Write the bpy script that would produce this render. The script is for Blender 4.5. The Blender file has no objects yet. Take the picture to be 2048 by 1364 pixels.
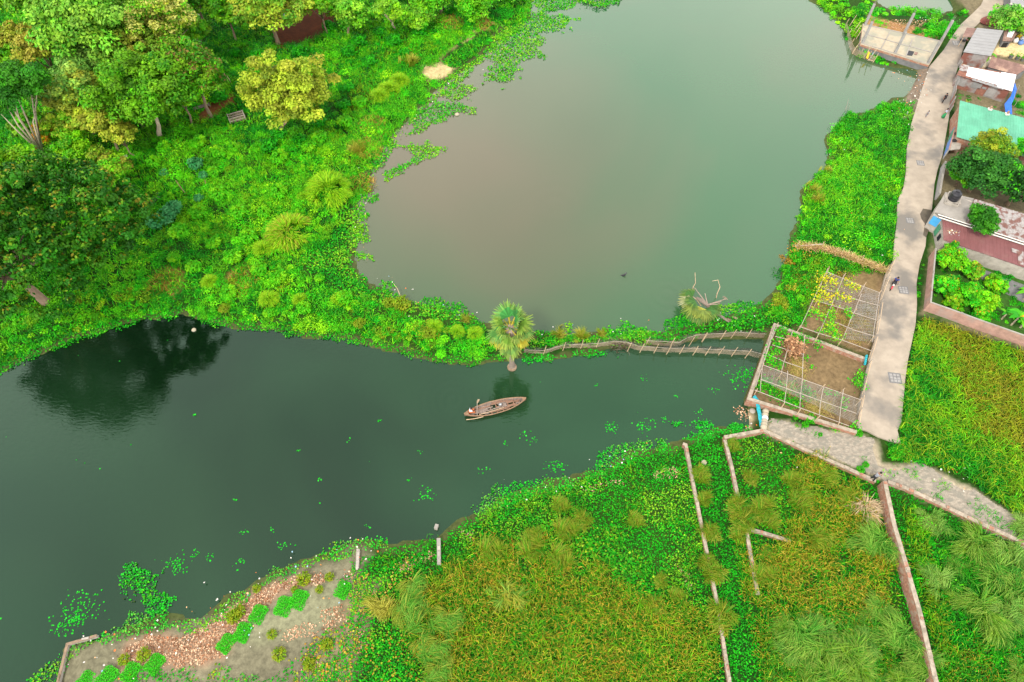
# Drone view of two ponds split by a green dyke, a village lane and houses. Metres, Z up, water at z = 0.
import bpy, bmesh, math, random
import numpy as np
from mathutils import Vector, Matrix
rng = np.random.default_rng(11)
random.seed(5)
S = bpy.context.scene
COL = S.collection
H, F, DEP = 65.0, 24/36*2048, math.radians(56)
SD, CD = math.sin(DEP), math.cos(DEP)

# ------------------------------------------------------------------ survey helpers (photo position -> ground position)
def P(px, py, z=0.0):
    u, v = px-1024, py-682
    k = (H-z)/(F*SD+v*CD)
    return np.array([u*k, (F*CD-v*SD)*k, z])
def PP(pts, z=0.0): return np.array([P(a, b, z)[:2] for a, b in pts])
def mpp(py): return H/(F*SD+(py-682)*CD)            # metres per photo pixel across the view
def lin(c):
    c = np.asarray(c, float)/255
    return np.where(c <= .04045, c/12.92, ((c+.055)/1.055)**2.4)
KA = 0.80
def A(r, g, b, k=1.0): return np.minimum(lin((r, g, b))*KA*k, .85)

# ------------------------------------------------------------------ polygons
def inside(poly, x, y):
    r = np.zeros(x.shape, bool); n = len(poly); j = n-1
    for i in range(n):
        xi, yi = poly[i]; xj, yj = poly[j]
        if yi != yj:
            c = ((yi > y) != (yj > y)) & (x < (xj-xi)*(y-yi)/(yj-yi)+xi)
            r ^= c
        j = i
    return r
def edist(poly, x, y, closed=True):
    d = np.full(x.shape, 1e9); n = len(poly)
    for i in range(n if closed else n-1):
        ax, ay = poly[i]; bx, by = poly[(i+1) % n]
        dx, dy = bx-ax, by-ay; L = dx*dx+dy*dy+1e-9
        t = np.clip(((x-ax)*dx+(y-ay)*dy)/L, 0, 1)
        d = np.minimum(d, (x-ax-t*dx)**2+(y-ay-t*dy)**2)
    return np.sqrt(d)
def sdist(poly, x, y):
    d = edist(poly, x, y)
    return np.where(inside(poly, x, y), -d, d)          # negative inside
def noise(x, y, s, seed=0):
    # smooth value noise in [0,1]
    x = np.asarray(x)/s+seed*17.3+1000; y = np.asarray(y)/s-seed*9.7+1000
    xi = np.floor(x).astype(np.int64); yi = np.floor(y).astype(np.int64)
    fx = x-xi; fy = y-yi; fx = fx*fx*(3-2*fx); fy = fy*fy*(3-2*fy)
    def h(a, b):
        n = (a*374761393+b*668265263+seed*1274126177) & 0xffffffff
        n = ((n ^ (n >> 13))*1274126177) & 0xffffffff
        return ((n ^ (n >> 16)) & 0xffff)/65535.0
    return (h(xi, yi)*(1-fx)+h(xi+1, yi)*fx)*(1-fy)+(h(xi, yi+1)*(1-fx)+h(xi+1, yi+1)*fx)*fy
def fbm(x, y, s, seed=0): return .55*noise(x, y, s, seed)+.3*noise(x, y, s/2.1, seed+1)+.15*noise(x, y, s/4.3, seed+2)
def ss(a, b, x):
    t = np.clip((x-a)/(b-a), 0, 1); return t*t*(3-2*t)

POND = PP([(1085,-90),(1060,40),(1010,60),(960,120),(890,165),(850,205),(810,250),(770,290),(745,335),(725,380),(715,440),(705,520),(735,565),(790,598),(840,612),(880,612),(960,645),(1060,668),(1180,668),(1260,668),(1330,660),(1420,640),(1500,625),(1545,590),(1560,545),(1580,490),(1600,420),(1605,380),(1648,340),(1658,310),(1650,275),(1690,235),(1760,212),(1830,180),(1848,148),(1790,133),(1705,108),(1690,60),(1650,20),(1600,-12),(1590,-90)])
CANAL = PP([(-250,840),(-60,765),(60,712),(180,668),(290,640),(365,625),(395,640),(480,655),(560,665),(640,675),(700,682),(780,702),(860,722),(950,730),(1010,722),(1100,716),(1200,704),(1250,697),(1330,690),(1400,676),(1535,672),(1545,690),(1500,800),(1495,850),(1440,862),(1400,872),(1330,884),(1260,900),(1200,935),(1130,962),(1080,968),(990,990),(955,1022),(870,1068),(790,1092),(720,1080),(600,1125),(500,1175),(430,1215),(400,1245),(340,1225),(280,1245),(190,1275),(130,1288),(112,1364),(100,1450),(60,1600),(-500,1600)])
FARW = PP([(1765,-90),(1750,8),(1790,20),(1870,27),(1905,22),(1950,10),(1985,-40),(2000,-90)])
ROAD_L = [(2015,-110),(1962,10),(1947,25),(1922,48),(1904,73),(1887,100),(1859,133),(1839,193),(1822,250),(1814,296),(1812,345),(1807,375),(1795,402),(1794,442),(1789,482),(1786,522),(1772,545),(1759,595),(1749,680),(1733,740),(1720,800),(1715,856)]
ROAD_E = [(1735,862),(1756,873),(1780,882),(1802,888)]
ROAD_R = [(1795,861),(1803,843),(1807,800),(1811,755),(1816,720),(1831,650),(1834,610),(1833,567),(1839,530),(1851,492),(1855,447),(1864,417),(1869,367),(1875,340),(1885,310),(1897,240),(1911,150),(1926,100),(1939,64),(1962,42),(2003,14),(2075,-110)]
ZR = 1.0
ROAD = PP(ROAD_L+ROAD_E+ROAD_R, ZR)
PATH = PP([(1545,838),(1600,850),(1715,868),(1756,880),(1758,905),(1762,928),(1790,932),(1830,925),(1880,945),(1920,965),(1960,985),(2010,1020),(2060,1055),(2160,1110),(2160,1150),(2050,1092),(1960,1050),(1860,1000),(1770,960),(1700,932),(1640,905),(1570,880),(1530,860)], .8)
PLOT1 = PP([(1550,648),(1497,798),(1713,866),(1731,719)], .6)
PLOT2 = PP([(1650,545),(1600,655),(1735,715),(1765,600),(1772,550)], .6)
HOUSES = PP([(1880,-60),(1960,60),(1935,100),(1905,250),(1880,350),(1870,430),(1845,628),(2048,700),(2300,780),(2300,-60)], .9)
MARSH = PP([(560,1364),(700,1120),(900,1070),(1000,1000),(1300,900),(1450,880),(1530,870),(1760,970),(2048,1095),(2400,1250),(2400,1700),(300,1700)], .3)
RFIELD = PP([(1850,640),(2048,702),(2300,790),(2300,1120),(2060,1040),(1960,975),(1880,930),(1800,925),(1800,880),(1815,760),(1835,650)], .5)
PLATF = PP([(1722,82),(1726,46),(1884,80),(1858,130)], .9)

# ------------------------------------------------------------------ terrain heights
def axis(lo, hi, step, far):
    a = list(np.arange(lo, hi+.01, step)); g = step; b = []; v = hi
    while v < far: g *= 1.35; v += g; b.append(v)
    c = []; v = lo; g = step
    while v > -far: g *= 1.35; v -= g; c.append(v)
    return np.array(c[::-1]+a+b)
GX = axis(-105, 112, .45, 1500); GY = axis(-6, 150, .45, 1500)
XX, YY = np.meshgrid(GX, GY)
dw = np.minimum(np.minimum(sdist(POND, XX, YY), sdist(CANAL, XX, YY)), sdist(FARW, XX, YY))
dw = dw+(fbm(XX, YY, 3.0, 3)-.5)*1.6*(np.abs(dw) < 8)
TZ = np.where(dw > 0, .06+.62*ss(0, 4.5, dw)+.25*(fbm(XX, YY, 9, 5)-.5)*ss(1, 5, dw), -1.2*ss(0, 3, -dw)-.02)
def lift(poly, z, soft):
    global TZ
    k = 1-ss(0, soft, sdist(poly, XX, YY))
    TZ = TZ*(1-k)+z*k
kM = 1-ss(-1, 1, sdist(MARSH, XX, YY)); TZ = np.where(dw > 0, TZ*(1-kM)+kM*(.05+.2*ss(0, 4, dw)+.18*(fbm(XX, YY, 6, 8)-.4)), TZ)
lift(RFIELD, .55, 1.5); lift(HOUSES, .9, 1.5); lift(ROAD, .82, 1.6); lift(PATH, .78, .7)
lift(PLOT2, .6, 1.0); lift(PLOT1, .6, .5); lift(PLATF, .5, .8)
def proj(p):
    x, y, z = p; dn = H-z; w = dn*SD+y*CD; return 1024+F*x/w, 682+F*(dn*CD-y*SD)/w
def tz(x, y):
    x = np.asarray(x, float); y = np.asarray(y, float)
    i = np.clip(np.searchsorted(GX, x)-1, 0, len(GX)-2); j = np.clip(np.searchsorted(GY, y)-1, 0, len(GY)-2)
    fx = (x-GX[i])/(GX[i+1]-GX[i]); fy = (y-GY[j])/(GY[j+1]-GY[j])
    return (TZ[j, i]*(1-fx)+TZ[j, i+1]*fx)*(1-fy)+(TZ[j+1, i]*(1-fx)+TZ[j+1, i+1]*fx)*fy
def G(px, py):
    z = .3
    for _ in range(4):
        p = P(px, py, z); z = max(0.0, float(tz(p[0], p[1])))
    return P(px, py, z)
def gpoly(pts): return np.array([G(a, b)[:2] for a, b in pts])

# ------------------------------------------------------------------ materials
def mat(name, col, rough=.7, var=.25, scale=1.5, metal=0, spec=.3, col2=None, thr=None, bump=0, stretch=None, alpha=None):
    m = bpy.data.materials.new(name); m.use_nodes = True
    nt = m.node_tree; N = nt.nodes; L = nt.links; b = N['Principled BSDF']
    tc = N.new('ShaderNodeTexCoord'); src = tc.outputs['Object']
    if stretch:
        mp = N.new('ShaderNodeMapping'); mp.inputs['Scale'].default_value = stretch; L.new(src, mp.inputs['Vector']); src = mp.outputs['Vector']
    n1 = N.new('ShaderNodeTexNoise'); n1.inputs['Scale'].default_value = scale; n1.inputs['Detail'].default_value = 8; n1.inputs['Roughness'].default_value = .65
    L.new(src, n1.inputs['Vector'])
    c = np.array(col, float); a = list(c*(1-var))+[1]; z = list(np.minimum(c*(1+var), .9))+[1]
    r = N.new('ShaderNodeValToRGB'); r.color_ramp.elements[0].position = .32; r.color_ramp.elements[1].position = .68
    r.color_ramp.elements[0].color = a; r.color_ramp.elements[1].color = z
    L.new(n1.outputs['Fac'], r.inputs['Fac']); out = r.outputs['Color']
    if col2 is not None:
        n2 = N.new('ShaderNodeTexNoise'); n2.inputs['Scale'].default_value = scale*.45; n2.inputs['Detail'].default_value = 6
        L.new(src, n2.inputs['Vector'])
        r2 = N.new('ShaderNodeValToRGB'); t = thr or .55
        r2.color_ramp.elements[0].position = t-.06; r2.color_ramp.elements[1].position = t+.06
        L.new(n2.outputs['Fac'], r2.inputs['Fac'])
        mx = N.new('ShaderNodeMixRGB'); L.new(r2.outputs['Color'], mx.inputs['Fac']); L.new(out, mx.inputs['Color1']); mx.inputs['Color2'].default_value = list(col2)+[1]
        out = mx.outputs['Color']
    L.new(out, b.inputs['Base Color'])
    b.inputs['Roughness'].default_value = rough; b.inputs['Metallic'].default_value = metal; b.inputs['Specular IOR Level'].default_value = spec
    if bump:
        bp = N.new('ShaderNodeBump'); bp.inputs['Strength'].default_value = bump; bp.inputs['Distance'].default_value = .05
        L.new(n1.outputs['Fac'], bp.inputs['Height']); L.new(bp.outputs['Normal'], b.inputs['Normal'])
    if alpha is not None: b.inputs['Alpha'].default_value = alpha
    return m
def veg_mat(name, trans=.2):
    m = bpy.data.materials.new(name); m.use_nodes = True
    nt = m.node_tree; N = nt.nodes; L = nt.links; b = N['Principled BSDF']
    at = N.new('ShaderNodeAttribute'); at.attribute_name = 'col'
    L.new(at.outputs['Color'], b.inputs['Base Color']); b.inputs['Roughness'].default_value = .6; b.inputs['Specular IOR Level'].default_value = .18
    t = N.new('ShaderNodeBsdfTranslucent'); L.new(at.outputs['Color'], t.inputs['Color'])
    mx = N.new('ShaderNodeMixShader'); mx.inputs['Fac'].default_value = trans
    L.new(b.outputs['BSDF'], mx.inputs[1]); L.new(t.outputs['BSDF'], mx.inputs[2]); L.new(mx.outputs['Shader'], N['Material Output'].inputs['Surface'])
    return m
VEG = veg_mat('leaf')
DRY = veg_mat('dry_leaf', .1)
M = dict(
 concrete=mat('concrete', (.27,.25,.225), .85, .16, .9, col2=(.30,.28,.25), thr=.62),
 concrete_old=mat('old_concrete', (.33,.30,.26), .9, .25, 1.6, bump=.3),
 plaster=mat('grey_plaster', (.27,.26,.25), .85, .2, 1.4),
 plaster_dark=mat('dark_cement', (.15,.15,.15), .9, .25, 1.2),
 brick=mat('brick', (.30,.15,.10), .9, .35, 5, col2=(.33,.24,.18), thr=.55),
 brick_top=mat('mortar_cap', (.32,.27,.21), .9, .3, 3, col2=(.22,.19,.14), thr=.58),
 pink=mat('pink_render', (.33,.20,.16), .9, .25, 1.3, col2=(.30,.22,.19), thr=.56),
 bamboo=mat('bamboo', (.46,.34,.22), .6, .25, 3),
 bamboo_pale=mat('weathered_bamboo', (.33,.285,.24), .7, .2, 3),
 wood=mat('boat_wood', (.21,.12,.08), .75, .4, 5, stretch=(1, 4, 4)),
 wood_rim=mat('boat_rim', (.24,.15,.09), .6, .25, 6),
 wood_grey=mat('grey_boards', (.20,.155,.13), .85, .45, 6),
 bark=mat('bark', (.22,.155,.105), .9, .3, 2.5, stretch=(1, 1, .3), bump=.4),
 bark_pale=mat('pale_bark', (.46,.38,.28), .85, .2, 3),
 tin_grey=mat('grey_tin', (.26,.26,.26), .45, .12, .7, .3),
 tin_white=mat('silver_tin', (.80,.82,.84), .35, .05, .6, .1),
 tin_green=mat('green_tin', (.095,.34,.22), .5, .2, .5, 0),
 tin_maroon=mat('maroon_tin', (.165,.065,.065), .6, .14, 1.2, 0, col2=(.20,.10,.09), thr=.62),
 tin_rust=mat('rusty_tin', (.31,.29,.28), .6, .2, 4, .1, col2=(.17,.085,.07), thr=.51),
 tin_brown=mat('brown_tin', (.20,.12,.10), .8, .25, 1.2, 0, col2=(.36,.24,.18), thr=.6),
 rust=mat('rust', (.22,.10,.07), .8, .35, 2),
 tin_patch=mat('patched_tin', (.27,.25,.24), .6, .2, 1.4, .1, col2=(.20,.08,.06), thr=.53),
 black=mat('black_plastic', (.02,.02,.025), .35, .2, 2, spec=.5),
 dark=mat('dark_void', (.012,.013,.018), .5, .2, 2),
 white=mat('white_paint', (.60,.57,.53), .5, .06, 3),
 blue=mat('blue_sheet', (.02,.12,.50), .5, .15, 2),
 blue_paint=mat('blue_paint', (.10,.20,.46), .6, .15, 2),
 sky_paint=mat('sky_blue_paint', (.06,.30,.58), .5, .1, 2),
 green_paint=mat('green_paint', (.06,.24,.13), .6, .15, 2),
 teal_net=mat('teal_net', (.02,.30,.36), .8, .3, 4),
 sand=mat('sand_floor', (.38,.33,.24), .95, .14, 1.1, col2=(.28,.27,.21), thr=.55),
 yellow_floor=mat('ochre_floor', (.58,.46,.30), .9, .1, 1, col2=(.5,.44,.35), thr=.55),
 red_dust=mat('brick_dust', (.20,.06,.05), .95, .2, 4),
 iron=mat('dark_iron', (.20,.18,.16), .7, .25, 6),
 skin=mat('skin', (.22,.11,.07), .6, .08, 8), hair=mat('black_hair', (.012,.010,.010), .6, .1, 8),
 trash=mat('faded_plastic', (.62,.60,.58), .5, .3, 3),
 red_paint=mat('red_paint', (.42,.03,.05), .3, .08, 3, spec=.5),
 chrome=mat('steel', (.5,.5,.5), .3, .05, 3, .9), tyre=mat('tyre_rubber', (.02,.02,.02), .8, .1, 4),
 cloth_navy=mat('navy_cloth', (.035,.05,.17), .8, .15, 6), cloth_grey=mat('grey_cloth', (.22,.23,.26), .8, .15, 6),
 cloth_black=mat('black_cloth', (.02,.02,.025), .8, .15, 6), cloth_white=mat('white_cloth', (.66,.68,.74), .8, .1, 6),
 cloth_lilac=mat('pale_blue_cloth', (.40,.44,.56), .8, .15, 6), cloth_green=mat('green_cloth', (.03,.26,.10), .8, .3, 8),
 cloth_orange=mat('orange_cloth', (.55,.15,.05), .8, .2, 6), cloth_yellow=mat('yellow_cloth', (.70,.42,.03), .8, .15, 6),
 cloth_blue=mat('light_blue_cloth', (.20,.50,.60), .8, .1, 6), cloth_maroon=mat('maroon_cloth', (.12,.04,.05), .8, .1, 6),
 palm_trunk=mat('palm_bark', (.20,.16,.13), .9, .3, 2, stretch=(.4,.4,5), bump=.6), palm_dead=mat('dead_frond', (.27,.21,.17), .9, .3, 3),
)
def net_mat(name, col, a):
    m = bpy.data.materials.new(name); m.use_nodes = True
    nt = m.node_tree; N = nt.nodes; L = nt.links; b = N['Principled BSDF']
    b.inputs['Base Color'].default_value = (*col, 1); b.inputs['Roughness'].default_value = .9
    tc = N.new('ShaderNodeTexCoord'); n = N.new('ShaderNodeTexNoise'); n.inputs['Scale'].default_value = 1.3; n.inputs['Detail'].default_value = 5
    L.new(tc.outputs['Object'], n.inputs['Vector'])
    mr = N.new('ShaderNodeMapRange'); mr.inputs['From Min'].default_value = .3; mr.inputs['From Max'].default_value = .7; mr.inputs['To Min'].default_value = a-.2; mr.inputs['To Max'].default_value = min(1, a+.2)
    L.new(n.outputs['Fac'], mr.inputs['Value']); L.new(mr.outputs['Result'], b.inputs['Alpha'])
    return m
M['net'] = net_mat('fishing_net', (.27,.22,.15), .62)
M['net_dark'] = net_mat('fishing_net_dark', (.08,.08,.06), .35)
M['net_fine'] = net_mat('grey_garden_net', (.20,.19,.16), .2)

# ------------------------------------------------------------------ object helpers
ROOT = {}
def tag(o, label=None, cat=None, group=None, kind=None):
    if label: o['label'] = label
    if cat: o['category'] = cat
    if group: o['group'] = group
    if kind: o['kind'] = kind
    return o
def thing(name, label, cat, loc, group=None):
    o = bpy.data.objects.new(name, None); COL.objects.link(o); o.location = loc; o.empty_display_size = .3
    ROOT[o.name] = np.array(loc, float)
    return tag(o, label, cat, group)
def link(name, me, parent=None, loc=None):
    o = bpy.data.objects.new(name, me); COL.objects.link(o)
    if parent is not None:
        o.parent = parent; ROOT[o.name] = ROOT[parent.name]
    elif loc is not None:
        o.location = loc; ROOT[o.name] = np.array(loc, float)
    else: ROOT[o.name] = np.zeros(3)
    return o
def copy_tree(o, parent=None):
    c = o.copy(); COL.objects.link(c)
    if parent is not None: c.parent = parent
    for ch in o.children: copy_tree(ch, c)
    return c
class MB:
    """collects boxes, bars, tubes and sheets in world metres; build() links them as ONE mesh"""
    def __init__(s): s.v = []; s.f = []; s.m = []; s.mats = []
    def mi(s, m):
        if m is None: return 0
        if m not in s.mats: s.mats.append(m)
        return s.mats.index(m)
    def add(s, vs, fs, m=None):
        o = len(s.v); k = s.mi(m); s.v += [tuple(map(float, p)) for p in vs]
        for f in fs: s.f.append([o+i for i in f]); s.m.append(k)
        return s
    def prism(s, pts, z0, z1, m=None):
        n = len(pts); z0 = np.broadcast_to(z0, n); z1 = np.broadcast_to(z1, n)
        a = [(p[0], p[1], z) for p, z in zip(pts, z0)]; b = [(p[0], p[1], z) for p, z in zip(pts, z1)]
        ar = sum(pts[i][0]*pts[(i+1) % n][1]-pts[(i+1) % n][0]*pts[i][1] for i in range(n))
        fs = [list(range(n))[::-1], list(range(n, 2*n))]+[[i, (i+1) % n, n+(i+1) % n, n+i] for i in range(n)]
        if ar < 0: fs = [f[::-1] for f in fs]
        return s.add(a+b, fs, m)
    def box(s, c, sx, sy, sz, rz=0, m=None):
        ca, sa = math.cos(rz), math.sin(rz)
        p = [(c[0]+ca*x-sa*y, c[1]+sa*x+ca*y) for x, y in ((-sx/2, -sy/2), (sx/2, -sy/2), (sx/2, sy/2), (-sx/2, sy/2))]
        return s.prism(p, c[2], c[2]+sz, m)
    def tube(s, pts, rs, n=7, m=None, cap=True):
        pts = [np.array(p, float) for p in pts]; rs = np.broadcast_to(rs, len(pts)); vs = []; fs = []
        for i, p in enumerate(pts):
            d = pts[min(i+1, len(pts)-1)]-pts[max(i-1, 0)]; d = d/(np.linalg.norm(d)+1e-9)
            a = np.cross(d, (0, 0, 1)) if abs(d[2]) < .9 else np.cross(d, (1, 0, 0)); a /= np.linalg.norm(a); b = np.cross(d, a)
            for k in range(n):
                t = 2*math.pi*k/n; vs.append(p+rs[i]*(math.cos(t)*a+math.sin(t)*b))
        for i in range(len(pts)-1):
            for k in range(n): fs.append([i*n+k, i*n+(k+1) % n, (i+1)*n+(k+1) % n, (i+1)*n+k])
        if cap: fs += [list(range(n))[::-1], list(range((len(pts)-1)*n, len(pts)*n))]
        return s.add(vs, fs, m)
    def lathe(s, c, prof, n=16, m=None):
        vs = []; fs = []
        for r, z in prof:
            for k in range(n):
                t = 2*math.pi*k/n; vs.append((c[0]+r*math.cos(t), c[1]+r*math.sin(t), c[2]+z))
        for i in range(len(prof)-1):
            for k in range(n): fs.append([i*n+k, i*n+(k+1) % n, (i+1)*n+(k+1) % n, (i+1)*n+k])
        fs += [list(range(n))[::-1], list(range((len(prof)-1)*n, len(prof)*n))]
        return s.add(vs, fs, m)
    def wall(s, line, w, z0, z1, m=None, top=None, cap=.06, jag=0):
        """masonry run along a ground line; z0/z1 per point or scalar; jag roughens the top course"""
        line = [np.array(p[:2], float) for p in line]; n = len(line)
        z0 = np.broadcast_to(np.asarray(z0, float), n); z1 = np.broadcast_to(np.asarray(z1, float), n)
        L = []; zz0 = []; zz1 = []
        for i in range(n-1):
            k = max(1, int(np.linalg.norm(line[i+1]-line[i])/1.2)) if jag else 1
            for t in range(k):
                f = t/k; L.append(line[i]*(1-f)+line[i+1]*f); zz0.append(z0[i]*(1-f)+z0[i+1]*f); zz1.append(z1[i]*(1-f)+z1[i+1]*f+random.uniform(-jag, jag))
        L.append(line[-1]); zz0.append(z0[-1]); zz1.append(z1[-1]); n = len(L)
        offs = []
        for i in range(n):
            a = L[i]-L[i-1] if i else L[1]-L[0]; b = L[i+1]-L[i] if i < n-1 else L[i]-L[i-1]
            a = a/np.linalg.norm(a); b = b/np.linalg.norm(b); na = np.array([-a[1], a[0]]); nb = np.array([-b[1], b[0]])
            q = na+nb; q /= np.linalg.norm(q); offs.append(q/max(.4, float(q@na)))
        def strip(w, lo, hi, m):
            vs = []; fs = []
            for i in range(n):
                l = L[i]+offs[i]*w/2; r = L[i]-offs[i]*w/2
                vs += [(l[0], l[1], lo[i]), (l[0], l[1], hi[i]), (r[0], r[1], hi[i]), (r[0], r[1], lo[i])]
            for i in range(n-1):
                a, b = 4*i, 4*i+4
                for q in range(4): fs.append([a+q, a+(q+1) % 4, b+(q+1) % 4, b+q])
            fs += [[3, 2, 1, 0], [4*n-4, 4*n-3, 4*n-2, 4*n-1]]
            s.add(vs, [f[::-1] for f in fs], m)
        if top is None: strip(w, zz0, zz1, m)
        else:
            strip(w, zz0, [z-cap for z in zz1], m); strip(w+.03, [z-cap+.002 for z in zz1], zz1, top)
        return s
    def sheet(s, c4, m=None, ribs=.35, amp=.03, th=.02, over=0):
        """corrugated roof sheet: c4 = corners (eave-left, eave-right, ridge-right, ridge-left); ribs run eave to ridge"""
        a, b, c, d = [np.array(p, float) for p in c4]
        W = np.linalg.norm(b-a); k = max(2, int(W/ribs)); n = np.cross(b-a, d-a); n /= np.linalg.norm(n)
        if n[2] < 0: n = -n
        vs = []; fs = []; pat = [(0, 0), (.32, 0), (.42, 1), (.68, 1), (.78, 0)]
        ts = [(i+o)/k for i in range(k) for o, _ in pat]+[1.0]; hs = [h for i in range(k) for _, h in pat]+[0]
        for t, h in zip(ts, hs):
            lo = a+(b-a)*t; hi = d+(c-d)*t
            vs += [lo+n*h*amp, hi+n*h*amp, lo+n*(h*amp-th), hi+n*(h*amp-th)]
        for i in range(len(ts)-1):
            p, q = 4*i, 4*i+4
            fs += [[p, q, q+1, p+1], [p+2, p+3, q+3, q+2], [p, p+2, q+2, q], [p+1, q+1, q+3, p+3]]
        fs += [[0, 1, 3, 2], [4*len(ts)-4, 4*len(ts)-2, 4*len(ts)-1, 4*len(ts)-3]]
        return s.add(vs, fs, m)
    def build(s, name, m=None, parent=None, loc=None, smooth=False):
        ref = ROOT[parent.name] if parent is not None else (np.array(loc, float) if loc is not None else np.zeros(3))
        me = bpy.data.meshes.new(name); me.from_pydata([tuple(np.array(p)-ref) for p in s.v], [], s.f)
        mats = s.mats or [m]
        for q in mats: me.materials.append(q)
        if len(mats) > 1: me.polygons.foreach_set('material_index', s.m)
        if smooth: me.polygons.foreach_set('use_smooth', [True]*len(me.polygons))
        me.update()
        return link(name, me, parent, loc)

# ------------------------------------------------------------------ leaf meshes
class LF:
    """collects coloured quads (leaves, blades) and links them as one mesh"""
    def __init__(s): s.V = []; s.C = []
    def quads(s, V, C): s.V.append(np.asarray(V, np.float32).reshape(-1, 4, 3)); s.C.append(np.broadcast_to(np.asarray(C, np.float32), (len(s.V[-1]), 3)))
    def leaves(s, c, n, size, col, asp=.55, tdir=None):
        N = len(c); n = n/(np.linalg.norm(n, axis=1, keepdims=True)+1e-9)
        t = rng.normal(size=(N, 3)) if tdir is None else tdir+rng.normal(size=(N, 3))*.35
        t -= (t*n).sum(1, keepdims=True)*n; t /= np.linalg.norm(t, axis=1, keepdims=True)+1e-9
        b = np.cross(n, t); size = np.broadcast_to(size, N)[:, None]
        a = t*size*.5; w = b*size*.5*asp
        s.quads(np.stack([c-a, c+w-a*.1, c+a, c-w-a*.1], 1), col)
    def blades(s, base, az, elev, L, w, col, droop=.6, tipcol=None):
        N = len(base); d0 = np.stack([np.cos(az)*np.cos(elev), np.sin(az)*np.cos(elev), np.sin(elev)], 1)
        e2 = elev-droop; d1 = np.stack([np.cos(az)*np.cos(e2), np.sin(az)*np.cos(e2), np.sin(e2)], 1)
        e3 = elev-droop*2; d2 = np.stack([np.cos(az)*np.cos(e3), np.sin(az)*np.cos(e3), np.sin(e3)], 1)
        L = np.broadcast_to(L, N)[:, None]; w = np.broadcast_to(w, N)[:, None]
        r = rng.uniform(-.9, .9, N); sd = np.stack([-np.sin(az+r), np.cos(az+r), np.zeros(N)], 1)*w*.5
        p0 = base; p1 = p0+d0*L*.4; p2 = p1+d1*L*.35; p3 = p2+d2*L*.25
        s.quads(np.stack([p0-sd, p0+sd, p1+sd, p1-sd], 1), col); s.quads(np.stack([p1-sd, p1+sd, p2+sd*.8, p2-sd*.8], 1), col)
        s.quads(np.stack([p2-sd*.8, p2+sd*.8, p3+sd*.15, p3-sd*.15], 1), col if tipcol is None else tipcol)
    def count(s): return sum(len(v) for v in s.V)
    def build(s, name, m=None, parent=None, loc=None):
        V = np.concatenate(s.V) if s.V else np.zeros((0, 4, 3), np.float32); C = np.concatenate(s.C) if s.C else np.zeros((0, 3), np.float32)
        ref = ROOT[parent.name] if parent is not None else (np.array(loc, float) if loc is not None else np.zeros(3))
        if m is None or m is VEG: C = np.clip(C*np.stack([1.36-.42*np.clip(C[:, 0]/(C[:, 1]+1e-6), 0, 1), np.full(len(C), .97), np.full(len(C), .52)], 1), 0, .85).astype(np.float32)
        V = V-ref.astype(np.float32); n = len(V)
        me = bpy.data.meshes.new(name); me.vertices.add(4*n); me.loops.add(4*n); me.polygons.add(n)
        me.vertices.foreach_set('co', V.reshape(-1)); me.loops.foreach_set('vertex_index', np.arange(4*n, dtype=np.int32))
        me.polygons.foreach_set('loop_start', np.arange(0, 4*n, 4, dtype=np.int32))
        at = me.attributes.new('col', 'FLOAT_COLOR', 'POINT')
        at.data.foreach_set('color', np.repeat(np.concatenate([C, np.ones((n, 1), np.float32)], 1), 4, 0).reshape(-1))
        me.materials.append(m or VEG); me.update(calc_edges=True)
        return link(name, me, parent, loc)
def pick(pal, n, jit=.18, w=None):
    pal = np.array(pal); i = rng.choice(len(pal), n, p=w)
    return np.clip(pal[i]*rng.lognormal(0, jit, (n, 1)), 0, .85)
def updir(n, up=.0):
    d = rng.normal(size=(n, 3)); d /= np.linalg.norm(d, axis=1, keepdims=True); d[:, 2] = np.abs(d[:, 2])*(1-up)+up
    return d/np.linalg.norm(d, axis=1, keepdims=True)
def ragged(poly, dens, holes, amt):
    """scatter with an uneven rim so that one growth fades into the next"""
    q = scatter(grow(poly, amt), dens, holes); d = sdist(poly, q[:, 0], q[:, 1])+(fbm(q[:, 0], q[:, 1], 3.2, 88)-.5)*4.2*amt+rng.normal(0, .35*amt, len(q))
    return q[d < 0]
def scatter(poly, dens, holes=()):
    lo = poly.min(0); hi = poly.max(0); n = int(np.prod(hi-lo)*dens)
    q = rng.uniform(lo, hi, (n, 2)); k = inside(poly, q[:, 0], q[:, 1])
    for h in holes: k &= ~inside(h, q[:, 0], q[:, 1])
    return q[k]
# ================================================================== GROUND, WATER, ROAD
def zone(col, poly, c, soft=.8, rag=1.2, s=2.0, seed=0, amt=1):
    k = (1-ss(-soft, soft, sdist(poly, XX, YY)+(fbm(XX, YY, s, seed)-.5)*2*rag))[..., None]*amt
    return col*(1-k)+np.array(c)*k
gc = np.zeros(XX.shape+(3,)); gn = fbm(XX, YY, 7, 21)[..., None]
gc[:] = A(16,62,10)*(1-gn)+A(50,80,18)*gn
gc = np.where((dw < .9)[..., None], A(75,85,45), gc)
LIT = A(172,142,116); MUD = A(140,140,110)
gc = zone(gc, gpoly([(560,-30),(660,-30),(690,30),(640,75),(560,95),(540,60)]), A(95,50,25), 1, 1.5, 4, 31)
gc = zone(gc, gpoly([(400,205),(470,180),(480,195),(420,245),(395,240)]), A(130,80,45), .5, .6, 2, 32)
gc = zone(gc, gpoly([(845,130),(880,125),(910,135),(900,150),(865,162),(840,155)]), A(200,180,130), .4, .5, 1.5, 33)
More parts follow.
